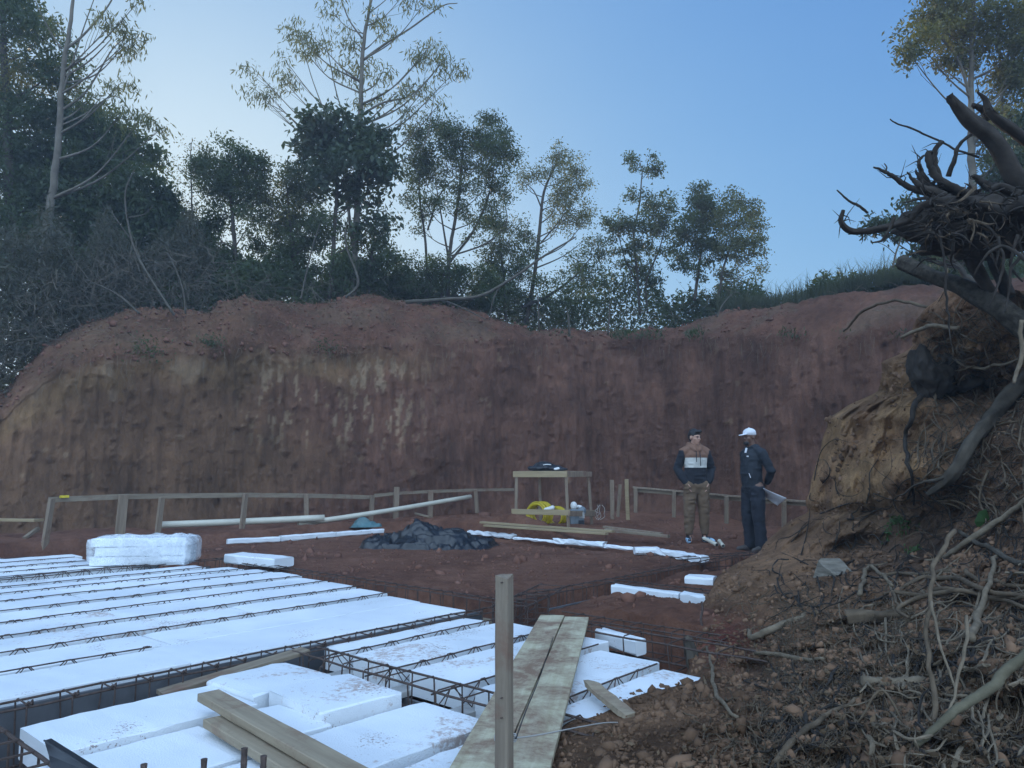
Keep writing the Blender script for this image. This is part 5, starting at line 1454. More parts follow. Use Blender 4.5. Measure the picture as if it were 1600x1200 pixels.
tree('round-crowned dark tree left of centre', 18.0, [(372, 470), (368, 400), (362, 330), (358, 270), (360, 240)], 0.06,
     [(355, 250, 46, 26), (390, 262, 28, 24), (330, 275, 30, 26), (370, 290, 46, 26), (312, 265, 16, 18), (400, 300, 22, 22), (350, 320, 36, 22, 0.8), (395, 345, 26, 22, 0.7), (340, 360, 24, 24, .6)], 'leaf', 0.085, 42, tips=30, group=TG, seed=26, ml=0.13)
tree('yellowish bushy tree behind the big-leaved one', 18.5, [(460, 470), (458, 400), (452, 340), (448, 290)], 0.06,
     [(455, 280, 26, 26), (445, 330, 34, 30), (480, 300, 28, 30), (430, 380, 40, 30), (470, 370, 40, 34), (455, 425, 50, 34), (520, 420, 40, 36), (500, 350, 36, 34)], 'leaf', 0.085, 42, tips=28, group=TG, seed=27, ml=0.14,
     sub=[('leaf_gold', [(448, 290, 26, 24), (450, 325, 30, 24), (480, 270, 20, 20)], 0.08, 22)])
# tall eucalyptus in the middle
tree('tallest slender tree in the middle with airy drooping leaf tufts', 16.0, [(551, 465), (555, 380), (560, 280), (563, 180), (567, 80), (578, 10), (592, -50)], 0.088,
     [(457, 42, 22, 18), (490, 60, 28, 22), (475, 80, 26, 18), (445, 95, 14, 12, .6), (400, 112, 20, 10), (398, 140, 18, 14), (440, 125, 22, 18), (420, 150, 20, 14), (520, 20, 24, 18, .8), (545, 60, 22, 22), (560, 110, 26, 24), (600, 50, 24, 20, .7), (590, 20, 22, 18, .8), (675, 70, 26, 22), (655, 95, 22, 20), (690, 100, 26, 18), (712, 112, 16, 14), (650, 130, 24, 16, .8), (620, 145, 26, 16, .8), (590, 150, 22, 14, .7), (665, 5, 30, 12, .7), (690, 160, 18, 14, .6), (640, 180, 24, 18), (625, 0, 26, 14, .8), (530, 100, 20, 20, .7), (600, 110, 24, 18, .7), (555, 160, 22, 14, .7), (660, 145, 20, 12, .7), (595, -50, 34, 24), (560, -35, 26, 18), (640, -40, 28, 18)],
     bark='bark_pale', group=TG, seed=28, **eu,
     extra=[([(566, 95, 0), (600, 70, .1), (640, 45, .2), (690, 10, .3), (715, 5, .3)], [0.035, 0.022, 0.010]), ([(563, 180, 0), (600, 160, 0), (640, 150, .1), (672, 120, .2), (690, 95, .2)], [0.03, 0.02, 0.008]),
            ([(560, 250, 0), (520, 200, -.1), (490, 130, -.2), (470, 60, -.2)], [0.022, 0.014, 0.007]), ([(500, 230, -.1), (450, 180, -.2), (415, 160, -.2)], [0.02, 0.012, 0.006]), ([(560, 230, 0), (530, 160, 0), (512, 80, 0), (500, 40, 0)], [0.02, 0.014, 0.007]),
            ([(566, 60, 0), (545, 30, 0), (530, -10, 0)], [0.025, 0.018, 0.010]), ([(610, 260, .1), (660, 230, .2), (675, 170, .2), (680, 120, .2)], [0.016, 0.012, 0.006]), ([(551, 380, .1), (546, 340, .1), (540, 280, .2)], [0.05, 0.04, 0.03])])
tree('dark big-leaved tree round the foot of the tallest trunk', 15.7, [(515, 465), (520, 400), (525, 320), (528, 240), (530, 190)], 0.06,
     [(520, 185, 34, 16), (488, 200, 24, 18), (475, 225, 18, 14), (530, 220, 46, 26), (570, 210, 34, 24), (590, 240, 30, 26), (500, 250, 34, 26), (550, 265, 46, 28), (595, 275, 22, 20), (520, 295, 36, 22, .8), (570, 305, 30, 18, .7), (585, 350, 24, 22, .5)], 'leaf_big', 0.17, 15, aspect=0.5, tips=26, group=TG, seed=29, ml=0.15)
tree('green bushy tree below the big-leaved one', 16.8, [(575, 470), (578, 420), (585, 370), (590, 330)], 0.05,
     [(585, 400, 34, 36), (555, 430, 36, 30), (610, 430, 34, 30), (560, 370, 24, 26, .8), (530, 440, 40, 24), (600, 350, 20, 22, .5)], 'leaf', 0.09, 36, tips=26, group=TG, seed=30, ml=0.14)
# multi-stem dense crown
tree('dense clumped multi-stemmed tree right of the tallest one', 17.5, [(700, 480), (702, 400), (715, 320), (722, 250), (724, 215)], 0.055,
     [(680, 200, 28, 18), (660, 225, 28, 22), (710, 215, 30, 22), (755, 205, 30, 20), (778, 225, 24, 24), (790, 240, 18, 18), (740, 240, 36, 26), (690, 255, 36, 26), (650, 265, 26, 26), (775, 270, 26, 26, .9), (725, 285, 40, 22, .7), (660, 310, 28, 28, .6), (775, 310, 24, 30, .6), (700, 330, 36, 22, .45), (750, 350, 30, 26, .45), (650, 350, 22, 20, .4)], 'leaf', 0.075, 46, tips=32, group=TG, seed=31, ml=0.12,
     extra=[([(668, 470, 0), (665, 380, 0), (655, 300, 0), (660, 240, .1)], [0.04, 0.03, 0.015]), ([(702, 410, 0), (740, 360, .1), (765, 300, .1), (775, 240, .2)], [0.04, 0.03, 0.012]), ([(700, 400, 0), (690, 340, .1), (680, 280, .1)], [0.03, 0.022, 0.012]), ([(705, 400, 0), (760, 380, .1), (790, 350, .1), (790, 320, .1)], [0.025, 0.02, 0.010]), ([(668, 360, 0), (690, 300, .1), (735, 260, .1)], [0.025, 0.02, 0.010])])
tree('low dense bushy tree under the clumped one', 17.0, [(690, 490), (690, 450), (695, 420)], 0.04,
     [(660, 420, 36, 24), (700, 425, 36, 24), (640, 450, 34, 24), (735, 440, 30, 26), (690, 460, 46, 24), (610, 460, 40, 22), (770, 455, 30, 22)], 'leaf', 0.08, 46, tips=28, group=TG, seed=32, ml=0.13)
tree('dark upright bushy tree between the clumped and the airy crown', 17.5, [(790, 500), (788, 440), (782, 390), (780, 350)], 0.05,
     [(775, 345, 22, 18), (800, 365, 26, 22), (770, 380, 26, 26), (795, 410, 32, 28), (765, 430, 24, 26), (815, 440, 26, 28), (785, 465, 40, 26), (830, 385, 20, 16, .8)], 'leaf', 0.075, 40, tips=28, group=TG, seed=33, ml=0.12, sub=[('leaf_gold', [(800, 350, 22, 14)], 0.07, 16)])
tree('airy light-crowned tree with a forked trunk right of the centre', 17.0, [(822, 505), (835, 430), (843, 360), (850, 300), (868, 258), (875, 240)], 0.06,
     [(875, 238, 20, 12), (862, 262, 22, 16), (895, 262, 20, 18), (828, 268, 24, 12), (815, 285, 14, 12, .7), (905, 285, 20, 20), (880, 290, 26, 20), (900, 325, 26, 22), (870, 320, 26, 22, .8), (915, 345, 20, 20, .8), (875, 350, 26, 18, .6)], 'leaf_light', 0.07, 30, tips=30, group=TG, seed=34, ml=0.11,
     extra=[([(848, 330, 0), (835, 300, 0), (820, 285, 0)], [0.025, 0.016, 0.008]), ([(845, 380, 0), (870, 350, 0), (900, 310, .1)], [0.025, 0.018, 0.008]), ([(835, 420, 0), (880, 400, .1), (920, 370, .1)], [0.025, 0.015, 0.006])])
tree('brownish leaning bushy tree right of the forked one', 17.2, [(815, 480), (860, 460), (900, 430), (925, 400)], 0.05,
     [(925, 385, 24, 16), (905, 405, 24, 20), (940, 400, 16, 14, .7), (890, 440, 30, 22), (860, 455, 30, 22), (925, 440, 26, 22), (900, 475, 40, 22)], 'leaf', 0.075, 32, tips=26, group=TG, seed=35, ml=0.12, sub=[('leaf_gold', [(930, 382, 18, 12)], 0.07, 14)])
tree('slim tree with a tuft of leaves on a long bare top', 16.5, [(1000, 490), (996, 430), (990, 370), (999, 320), (1003, 275), (1005, 258)], 0.04,
     [(1000, 250, 20, 9), (1018, 262, 16, 12), (985, 300, 9, 10, .8), (1012, 315, 24, 13), (1040, 312, 16, 12), (965, 345, 22, 14), (985, 362, 26, 18), (1015, 350, 28, 20), (1045, 345, 20, 20), (1000, 390, 34, 18, .8), (1035, 385, 24, 20, .8), (960, 365, 14, 14, .8), (1010, 430, 28, 22, .6), (975, 400, 20, 16, .6)], 'leaf', 0.085, 32, aspect=0.5, tips=30, group=TG, seed=36, ml=0.10,
     extra=[([(1012, 490, 0), (1010, 440, 0), (1030, 390, 0), (1040, 350, 0)], [0.03, 0.025, 0.012]), ([(993, 440, 0), (975, 400, 0), (965, 360, 0)], [0.025, 0.018, 0.01])])
tree('dark egg-shaped tree, left of the last pair', 17.0, [(1085, 470), (1092, 420), (1097, 370), (1098, 320), (1098, 300)], 0.045,
     [(1098, 300, 18, 12), (1090, 322, 26, 20), (1110, 330, 22, 20), (1080, 350, 26, 22), (1105, 362, 30, 24), (1075, 385, 24, 22), (1105, 395, 26, 22, .9), (1065, 410, 18, 14, .7), (1095, 425, 22, 14, .5)], 'leaf', 0.08, 36, aspect=0.5, tips=32, group=TG, seed=37, ml=0.10)
tree('paler egg-shaped tree, right of the last pair on the bank', 17.3, [(1122, 470), (1130, 420), (1145, 370), (1150, 325)], 0.035,
     [(1145, 312, 22, 12), (1165, 325, 24, 18), (1140, 340, 24, 20), (1180, 345, 18, 20), (1165, 365, 28, 20), (1140, 380, 24, 20), (1185, 385, 16, 20), (1160, 400, 26, 18, .8), (1185, 420, 14, 12, .7), (1135, 420, 18, 16, .7), (1160, 435, 18, 12, .4)], 'leaf_light', 0.075, 30, aspect=0.5, tips=30, group=TG, seed=38, ml=0.10)
# upper right tree, lit by the sun
tree('sunlit golden-green tree rising at the top right corner', 13.0, [(1530, 420), (1520, 300), (1517, 200), (1518, 110), (1520, 30), (1522, -40)], 0.07,
     [(1450, 20, 28, 20), (1430, 60, 26, 20), (1420, 85, 14, 14), (1480, 10, 34, 22), (1465, 45, 30, 24), (1480, 90, 26, 20), (1520, 5, 36, 24), (1530, 55, 34, 26), (1510, 100, 24, 18, .8), (1570, 20, 40, 30), (1575, 70, 36, 30), (1600, 110, 30, 34), (1560, 130, 28, 26), (1590, 175, 28, 26), (1555, 190, 20, 24, .8), (1610, 40, 40, 40), (1590, 230, 30, 30), (1560, 250, 26, 26), (1600, 290, 30, 34), (1545, 210, 24, 24), (1560, 310, 30, 26), (1500, 50, 28, 22)], 'leaf_gold', 0.08, 28, aspect=0.45, tips=26, seed=39, ml=0.10, bark='bark_pale',
     extra=[([(1517, 160, 0), (1500, 100, 0), (1470, 60, .1), (1440, 40, .1)], [0.03, 0.02, 0.008]), ([(1517, 230, 0), (1560, 160, 0), (1590, 100, .1)], [0.03, 0.02, 0.008]), ([(1515, 140, 0), (1490, 120, 0), (1470, 105, 0)], [0.02, 0.012, 0.006]), ([(1570, 300, .2), (1565, 150, .2), (1560, 20, .2)], [0.03, 0.025, 0.012])])
tree('dark-leaved tree behind the root plate at the right edge', 11.5, [(1530, 450), (1500, 420), (1470, 380), (1440, 340)], 0.05,
     [(1420, 320, 14, 8), (1380, 345, 22, 10), (1400, 360, 22, 10), (1440, 350, 26, 14), (1360, 352, 12, 8), (1480, 360, 30, 16), (1560, 290, 30, 30), (1590, 330, 30, 40), (1540, 380, 34, 24), (1580, 250, 24, 30), (1500, 400, 30, 16, .7), (1435, 390, 12, 8, .8), (1600, 200, 20, 30)], 'leaf_big', 0.085, 24, aspect=0.45, tips=26, seed=40, ml=0.08, droop=0.5)
# ---- undergrowth along the top of the bank
def undergrowth():
    rng = np.random.default_rng(77)
    prof_y = [(-80, 420), (0, 430), (120, 440), (250, 440), (330, 430), (420, 430), (520, 430), (600, 425), (700, 440), (800, 455), (900, 455), (1000, 455), (1080, 450), (1140, 458), (1180, 470), (1230, 468), (1290, 450), (1340, 432), (1400, 420), (1480, 415), (1620, 410)]
    pts = []
    N = 70000
    pxs = rng.uniform(-80, 1600, N)
    top = np.interp(pxs, [a for a, b in prof_y], [b for a, b in prof_y]) + 8 * vnoise(np.stack([pxs * 0.03, pxs * 0, pxs * 0], -1), 1, 3) + 6 * vnoise(np.stack([pxs * 0.12, pxs * 0, pxs * 0], -1), 1, 4)
    bot = np.interp(pxs, [a for a, b in CREST_Y], [b for a, b in CREST_Y]) + 14
    q = rng.uniform(0, 1, N) ** 0.9
    top = top + 40 * vnoise(np.stack([pxs * 0.022, pxs * 0, pxs * 0], -1), 1, 44) - 26 * np.abs(vnoise(np.stack([pxs * 0.09, pxs * 0, pxs * 0], -1), 1, 45)) + rng.normal(0, 7, N)
    pyy = bot + (top - bot) * q
    base_t = np.interp(pxs, [a for a, b in BASE_T], [b for a, b in BASE_T]) + 3.1
    tt_ = base_t + rng.uniform(0.0, 1.6, N) + 0.3 * q
    u = (pxs - 800) / F; v = (600 - pyy) / F
    P = np.stack([u * tt_, (CT - v * ST) * tt_, H + (ST + v * CT) * tt_], -1)
    return P
P = undergrowth()
o = leafmesh('undergrowth', P, M['leaf'], 0.13, 0.4, droop=0.1)
tag(o, 'dark tangled undergrowth along the top of the cut bank', 'undergrowth', kind='stuff')
# growth spilling over the left shoulder of the bank
rng = np.random.default_rng(78)
N = 26000
pxs = rng.uniform(-90, 330, N)
edge_ = np.interp(pxs, [-90, 0, 60, 110, 150, 200, 310, 330], [655, 625, 545, 520, 500, 484, 482, 474]) + 8 * vnoise(np.stack([pxs * 0.06, pxs * 0, pxs * 0], -1), 1, 13)
q = rng.uniform(0, 1, N)
topn = 375 + 45 * vnoise(np.stack([pxs * 0.024, pxs * 0, pxs * 0], -1), 1, 46) - 30 * np.abs(vnoise(np.stack([pxs * 0.08, pxs * 0, pxs * 0], -1), 1, 47)) + rng.normal(0, 10, N)
pyy = edge_ + (topn - edge_) * q ** 0.9
tt_ = np.interp(pxs, [a for a, b in BASE_T], [b for a, b in BASE_T]) + 1.0 + 2.0 * np.interp(pxs, [0, 200], [0.2, 1]) + rng.uniform(0.0, 1.2, N) + 0.6 * q
u = (pxs - 800) / F; v = (600 - pyy) / F
P = np.stack([u * tt_, (CT - v * ST) * tt_, H + (ST + v * CT) * tt_], -1)
M['leaf_scrub'] = leafm('dull_scrub_leaf', (0.040, 0.045, 0.030), (0.085, 0.080, 0.055), trans=0.3, scale=2.5)
o = leafmesh('scrub', P, M['leaf_scrub'], 0.15, 0.17, droop=0.3, rng=rng)
tag(o, 'dark scrub hanging over the left shoulder of the bank', 'scrub', kind='stuff')
# grass blades
def blades(name, xs, ys, ts, hgt, m, label, rng, lean=0.35, wdt=0.006):
    n = len(xs); u = (xs - 800) / F; v = (600 - ys) / F
    B = np.stack([u * ts, (CT - v * ST) * ts, H + (ST + v * CT) * ts], -1)
    h = hgt * rng.uniform(0.5, 1.4, n); d = rng.normal(size=(n, 2)) * lean
    m1 = B + np.stack([d[:, 0] * h * 0.35, d[:, 1] * h * 0.35, h * 0.6], -1)
    m2 = B + np.stack([d[:, 0] * h * 1.1, d[:, 1] * h * 1.1, h * (1 - 0.25 * np.abs(d[:, 0]))], -1)
    a = rng.uniform(0, np.pi, n); s = np.stack([np.cos(a), np.sin(a) * 0.5, a * 0], -1) * wdt
    V = np.stack([B - s, B + s, m1 + s * 0.8, m1 - s * 0.8, m2], 1).reshape(-1, 3)
    i = np.arange(n)[:, None] * 5
    Fq = np.concatenate([i + [0, 1, 2], i + [0, 2, 3], i + [3, 2, 4]], 0)
    return tag(npmesh(name, V, Fq, m), label, 'grass', kind='stuff')
rng = np.random.default_rng(80)
n = 7000
xs = rng.uniform(1120, 1480, n); ys = np.interp(xs, [1120, 1180, 1230, 1290, 1340, 1400, 1480], [478, 474, 472, 458, 442, 432, 424]) + rng.uniform(-5, 12, n)
ts = np.interp(xs, [a for a, b in BASE_T], [b for a, b in BASE_T]) + 2.6 + rng.uniform(0, 1.2, n)
ts[::9] += 0.01
blades('grass', xs, ys, ts, np.where(np.arange(n) % 9 == 0, 0.5, 0.2), M['grass'], 'backlit grass tufts on the skyline above the red spoil heap', rng)
n = 2600
xs = np.concatenate([rng.uniform(840, 1090, n), rng.uniform(1060, 1420, n)]); ys = np.concatenate([rng.uniform(514, 528, n), rng.normal(521, 5, n)])
ts = np.interp(xs, [a for a, b in BASE_T], [b for a, b in BASE_T]) + 0.5 + rng.uniform(0, 1.0, len(xs))
keep = vnoise(np.stack([xs * 0.035, xs * 0, xs * 0], -1), 1, 66) + rng.normal(0, 0.25, len(xs)) > 0.05
xs, ys, ts = xs[keep], ys[keep] + 3, ts[keep]
blades('grass', xs, ys, ts, 0.07, M['leaf'], 'low green growth along the lip of the cut', rng, lean=0.8, wdt=0.012)
# bare stems among the undergrowth: each one big enough to point at is a thing of its own, the rest one tangle
def stem(pts, r, label, t, m='bark_mid', name='bare_stem', cat='stem', group=None, branches=()):
    P_ = spline([PT(x, y, t + (dt[0] if dt else 0)) for x, y, *dt in pts], 6); mb = MB()
    mb.tube(P_, lerps([r, r * 0.8, r * 0.35], len(P_)), 6, rough=0.1)
    for br_ in branches:
        Q = spline([PT(x, y, t) for x, y in br_], 5); mb.tube(Q, lerps([r * 0.5, r * 0.2], len(Q)), 5)
    c = P_[0]
    return tag(mb.build(name, M[m], smooth_=True, loc=tuple(c)), label, cat, group)
stem([(272, 492), (248, 455), (215, 400), (200, 350), (196, 300), (210, 265)], 0.028, 'long pale bare stem leaning left out of the scrub at left', 14.6, branches=[[(200, 340), (225, 335), (240, 320)], [(205, 375), (180, 340), (170, 320)]])
stem([(218, 490), (190, 465), (165, 450), (130, 435)], 0.022, 'pale fallen branch lying in the scrub at left', 14.4)
stem([(290, 490), (285, 450), (265, 400), (255, 395)], 0.018, 'thin bare stem right of the long pale one', 14.8)
stem([(470, 468), (478, 430), (490, 380), (500, 350)], 0.02, 'thin upright pale stem before the yellowish tree', 15.5)
stem([(540, 465), (560, 440), (540, 380), (545, 330)], 0.03, 'curved pale stem at the foot of the tallest tree', 15.8)
stem([(634, 472), (690, 468), (750, 462), (800, 435), (850, 400), (900, 370)], 0.045, 'long fallen trunk slanting up to the right behind the middle heap', 16.2, branches=[[(690, 468), (720, 480), (760, 500)], [(780, 448), (770, 470), (765, 500)]])
stem([(890, 525), (888, 495), (884, 480)], 0.03, 'short pale cut stem standing on the lip of the cut', 17.8)
stem([(950, 523), (952, 490), (953, 470)], 0.028, 'pale thin stump stem on the lip of the cut, above the recess', 18.4)
stem([(842, 515), (841, 470), (838, 450)], 0.02, 'slim pale stem left of the short cut stem', 17.4)
stem([(1120, 495), (1130, 475), (1145, 458)], 0.02, 'slanting pale stick beside the last pair of trees', 16.4)
stem([(1395, 418), (1400, 395), (1412, 360), (1418, 320)], 0.014, 'leafless sapling in front of the dark-leaved tree at right', 10.5, branches=[[(1400, 398), (1385, 385), (1370, 378)], [(1408, 370), (1425, 355), (1440, 350)]])
mb = MB(); random.seed(91)
for k in range(820):
    if k < 440: x = random.uniform(-60, 340)
    else: x = random.uniform(200, 1180)
    t0 = float(np.interp(x, [a for a, b in BASE_T], [b for a, b in BASE_T])) + (1.2 + 1.6 * min(1, max(0, x / 200)) if x < 340 else 2.9) + random.uniform(-0.1, 0.5)
    yb = float(np.interp(x, [a for a, b in CREST_Y], [b for a, b in CREST_Y])) - random.uniform(-12, 90 if x < 340 else 30)
    L = random.uniform(20, 75); a = random.gauss(math.pi / 2, 0.9)
    x2 = x + L * math.cos(a); y2 = yb - L * abs(math.sin(a)) * random.uniform(0.3, 1)
    p = PT(x, yb, t0); q_ = PT(x2, y2, t0 + random.uniform(-0.3, 0.3)); m_ = p.lerp(q_, 0.5) + Vector((random.uniform(-.1, .1), 0, random.uniform(-.1, .12)))
    mb.tube(spline([p, m_, q_], 3), lerps([random.uniform(0.003, 0.008), 0.0015], 7), 4)
tag(mb.build('twig_tangle', simple('grey_twig', (0.115, 0.095, 0.07), 0.9, 0.3, 5, world=True)), 'grey bare twigs tangled through the scrub on the bank', 'twigs', kind='stuff')
# ------------------------------------------------------------------ clods and stones
def icos(n, rng):
    ph = (1 + 5 ** 0.5) / 2
    v = np.array([(-1, ph, 0), (1, ph, 0), (-1, -ph, 0), (1, -ph, 0), (0, -1, ph), (0, 1, ph), (0, -1, -ph), (0, 1, -ph), (ph, 0, -1), (ph, 0, 1), (-ph, 0, -1), (-ph, 0, 1)], float); v /= np.linalg.norm(v[0])
    f = np.array([(0, 11, 5), (0, 5, 1), (0, 1, 7), (0, 7, 10), (0, 10, 11), (1, 5, 9), (5, 11, 4), (11, 10, 2), (10, 7, 6), (7, 1, 8), (3, 9, 4), (3, 4, 2), (3, 2, 6), (3, 6, 8), (3, 8, 9), (4, 9, 5), (2, 4, 11), (6, 2, 10), (8, 6, 7), (9, 8, 1)])
    V = v[None] * rng.uniform(0.45, 1.5, (n, 12, 1)) * rng.uniform(0.45, 1.4, (n, 1, 3))
    return V, f
def clods(name, centers, size, m, label, rng, kind='stuff'):
    n = len(centers); V, f = icos(n, rng)
    V = V * size[:, None, None] + centers[:, None, :]
    Fq = (f[None] + np.arange(n)[:, None, None] * 12).reshape(-1, 3)
    o = npmesh(name, V.reshape(-1, 3), Fq, m)
    return tag(o, label, 'clods', kind=kind)
rng = np.random.default_rng(120)
def on_mound(n, wfun, rng):
    xs = rng.uniform(780, 1640, n * 6); ys = rng.uniform(470, 1230, n * 6)
    i = np.clip(np.searchsorted(pys, ys), 0, len(pys) - 1)
    s_ = (xs - xl[i]) / (XR - xl[i]); ok = (s_ > 0.004) & (rng.uniform(0, 1, n * 6) < wfun(xs, ys))
    xs, ys, i, s_ = xs[ok][:n], ys[ok][:n], i[ok][:n], s_[ok][:n]
    j = np.clip((s_ * (len(ss) - 1)).astype(int), 0, len(ss) - 1)
    return MI[i, j], xs, ys
Pm, xs_, ys_ = on_mound(20000, lambda x, y: np.clip(0.25 + 0.9 * (y > 860) + 0.15 * ((x > 1270) & (x < 1450) & (y > 570) & (y < 830)), 0, 1) * (0.35 + 0.65 * (vnoise(np.stack([x * .02, y * .02, x * 0], -1), 1, 5) > -0.1)), rng)
dm = np.linalg.norm(Pm, axis=1)
clods('dirt_clods', Pm + rng.normal(size=Pm.shape) * 0.004, np.minimum(np.abs(rng.normal(0, 1, len(Pm))) ** 1.8 * 0.0034 * (0.6 + dm / 6) + 0.0015, 0.028), M['clod'], 'brown crumbs and clods of dirt scattered over the right-hand mound', rng)
n = 5000
xs = rng.uniform(-60, 1250, n); idx = np.clip(np.searchsorted(px, xs), 0, cols - 1); kk = rng.integers(NW - 4, NW + NT, n)
Pb = PP[kk, idx]
clods('dirt_clods', Pb + rng.normal(size=Pb.shape) * 0.02, np.minimum(np.abs(rng.normal(0, 1, n)) ** 1.7 * 0.011 + 0.006, 0.05), M['clod_red'], 'red clods strewn over the spoil heaps on top of the bank', rng)
n = 5200
u_ = np.concatenate([rng.uniform(4.7, 8.4, 1500), rng.uniform(8.8, 13.5, 2500), rng.uniform(4.7, 9.0, 1200)]); v_ = np.concatenate([rng.uniform(4.2, 10.1, 1500), rng.uniform(3.5, 13.0, 2500), rng.uniform(0.5, 3.6, 1200)])
X_ = u_ * CU - v_ * SU; Y_ = u_ * SU + v_ * CU
Z_ = terrain_h(u_, v_, X_, Y_)
clods('dirt_crumbs', np.stack([X_, Y_, Z_], -1), np.abs(rng.normal(0, 1, n)) ** 1.8 * 0.007 + 0.003, M['clod_red'], 'small crumbs of dirt strewn over the floor of the pit', rng)

# ------------------------------------------------------------------ uprooted stump at the top right
def rootpart(root, pts, r, name='root', m='root', sides=8, fork=None, rough=0.16, hairs=0):
    seed_ = pts[0][0] * 0.37 + pts[0][1] * 0.11
    P_ = spline([PT(x, y, t) for x, y, t in pts], 6); mb = MB()
    r_0 = max(r) if isinstance(r, (list, tuple)) else r
    big_ = r_0 > 0.03
    if big_: P_ = spline(P_, 3); sides = 16; rough = 0.0
    P_ = [p + Vector((random.uniform(-1, 1), random.uniform(-1, 1), random.uniform(-1, 1))) * r_0 * (0.0 if big_ else 0.10) for p in P_]
    tot_ = 0.0; W_ = []
    for q in range(len(P_)):
        if q: tot_ += (P_[q] - P_[q - 1]).length
        g_ = np.array([[tot_ / (r_0 * 7), seed_ * 3.7, 0.0], [tot_ / (r_0 * 7), seed_ * 3.7, 9.0], [tot_ / (r_0 * 7), seed_ * 3.7, 17.0]])
        W_.append(Vector(vnoise(g_, 1, 77)) * min(r_0, 0.03) * 0.9)
    P_ = [p + w_ for p, w_ in zip(P_, W_)]
    mb.tube(P_, lerps(list(r) if isinstance(r, (list, tuple)) else [r, r * 0.5], len(P_)), sides, rough=rough)
    if r_0 > 0.012 and hairs:
        for _ in range(int(tot_ * hairs)):
            b_ = P_[random.randrange(len(P_) // 4, len(P_))]; d_ = Vector([random.gauss(0, 1) for _k in range(3)]).normalized(); L_ = random.uniform(0.04, 0.16)
            mb.tube([b_, b_ + d_ * L_ * 0.5 + Vector((0, 0, random.uniform(-.02, .02))), b_ + d_ * L_ + Vector([random.gauss(0, .02) for _k in range(3)])], [0.0045, 0.003, 0.001], 4)
    if big_:
        V_ = np.array(mb.v[:sides * len(P_)]); rest_ = mb.v[sides * len(P_):]; ang_ = np.tile(np.arange(sides) / sides * 2 * np.pi, len(P_)); al_ = np.repeat(np.concatenate([[0], np.cumsum([(P_[q + 1] - P_[q]).length for q in range(len(P_) - 1)])]), sides) / (r_0 * 5)
        cen = np.repeat(np.array(P_), sides, axis=0); dd_ = V_ - cen
        k_ = 1 + 0.34 * vnoise(np.stack([np.cos(ang_) * 2.2, np.sin(ang_) * 2.2, al_], -1), 1, 7) + 0.2 * vnoise(np.stack([np.cos(ang_) * 4.5, np.sin(ang_) * 4.5, al_ * 2.2], -1), 1, 8)
        mb.v = [tuple(q) for q in cen + dd_ * k_[:, None]] + rest_
    if fork:
        for fk in fork:
            Q = spline([PT(x, y, t) for x, y, t in fk[0]], 4); mb.tube(Q, lerps(fk[1], len(Q)), 6, rough=0.15)
    o = mb.build(name, M[m], smooth_=True, loc=tuple(P_[0]))
    if root is not None: rel(o, root)
    return o
random.seed(130)
T0 = 4.7
root = empty('uprooted_stump', PT(1540, 470, T0), 'big uprooted stump with a fan of broken roots reaching into the sky at top right', 'stump')
rootpart(root, [(1640, 330, 4.5), (1590, 280, 4.55), (1555, 225, 4.6), (1515, 190, 4.6), (1495, 165, 4.6), (1484, 148, 4.6)], [0.07, 0.056, 0.045, 0.036, 0.014], m='root_dark', fork=[([(1502, 175, 4.6), (1490, 160, 4.58), (1488, 145, 4.58)], [0.02, 0.004]), ([(1498, 172, 4.6), (1482, 158, 4.62), (1480, 150, 4.62)], [0.018, 0.004])])
rootpart(root, [(1640, 250, 4.7), (1580, 205, 4.7), (1550, 180, 4.7), (1542, 158, 4.7), (1530, 145, 4.7)], [0.038, 0.03, 0.018, 0.006], m='root_dark', hairs=10)
rootpart(root, [(1545, 190, 4.75), (1530, 172, 4.75), (1514, 165, 4.75)], [0.03, 0.022, 0.014], m='root_dark')
fing = [([(1520, 305, 4.6), (1480, 285, 4.6), (1466, 262, 4.6), (1462, 240, 4.6), (1474, 219, 4.58)], [0.035, 0.03, 0.024, 0.018]),
        ([(1500, 300, 4.55), (1465, 282, 4.55), (1450, 262, 4.55), (1447, 240, 4.55), (1455, 238, 4.55)], [0.035, 0.028, 0.022, 0.014]),
        ([(1480, 300, 4.65), (1450, 285, 4.65), (1438, 262, 4.65), (1436, 245, 4.65), (1444, 237, 4.65)], [0.03, 0.022, 0.014, 0.008]),
        ([(1470, 305, 4.5), (1440, 290, 4.5), (1428, 278, 4.5), (1416, 266, 4.5)], [0.034, 0.028, 0.018, 0.004]),
        ([(1465, 300, 4.6), (1445, 290, 4.6), (1434, 276, 4.6), (1430, 268, 4.6)], [0.03, 0.024, 0.015, 0.005]),
        ([(1470, 310, 4.6), (1425, 298, 4.6), (1400, 283, 4.6), (1382, 272, 4.6), (1367, 262, 4.6)], [0.032, 0.024, 0.018, 0.014, 0.006]),
        ([(1490, 315, 4.4), (1440, 325, 4.4), (1415, 350, 4.4), (1372, 362, 4.4), (1335, 357, 4.4), (1318, 342, 4.4), (1319, 325, 4.4)], [0.04, 0.03, 0.025, 0.022, 0.02, 0.014]),
        ([(1545, 300, 4.6), (1530, 285, 4.6), (1520, 272, 4.6), (1513, 270, 4.6)], [0.035, 0.028, 0.02, 0.008]),
        ([(1590, 300, 4.5), (1560, 285, 4.5), (1545, 290, 4.5), (1535, 282, 4.5)], [0.04, 0.03, 0.02, 0.008]),
        ([(1485, 275, 4.8), (1492, 240, 4.8), (1505, 220, 4.8), (1520, 205, 4.8)], [0.02, 0.016, 0.014, 0.012])]
for pts, r in fing: rootpart(root, pts, [q * 0.82 for q in r], m='root_dark', hairs=14)
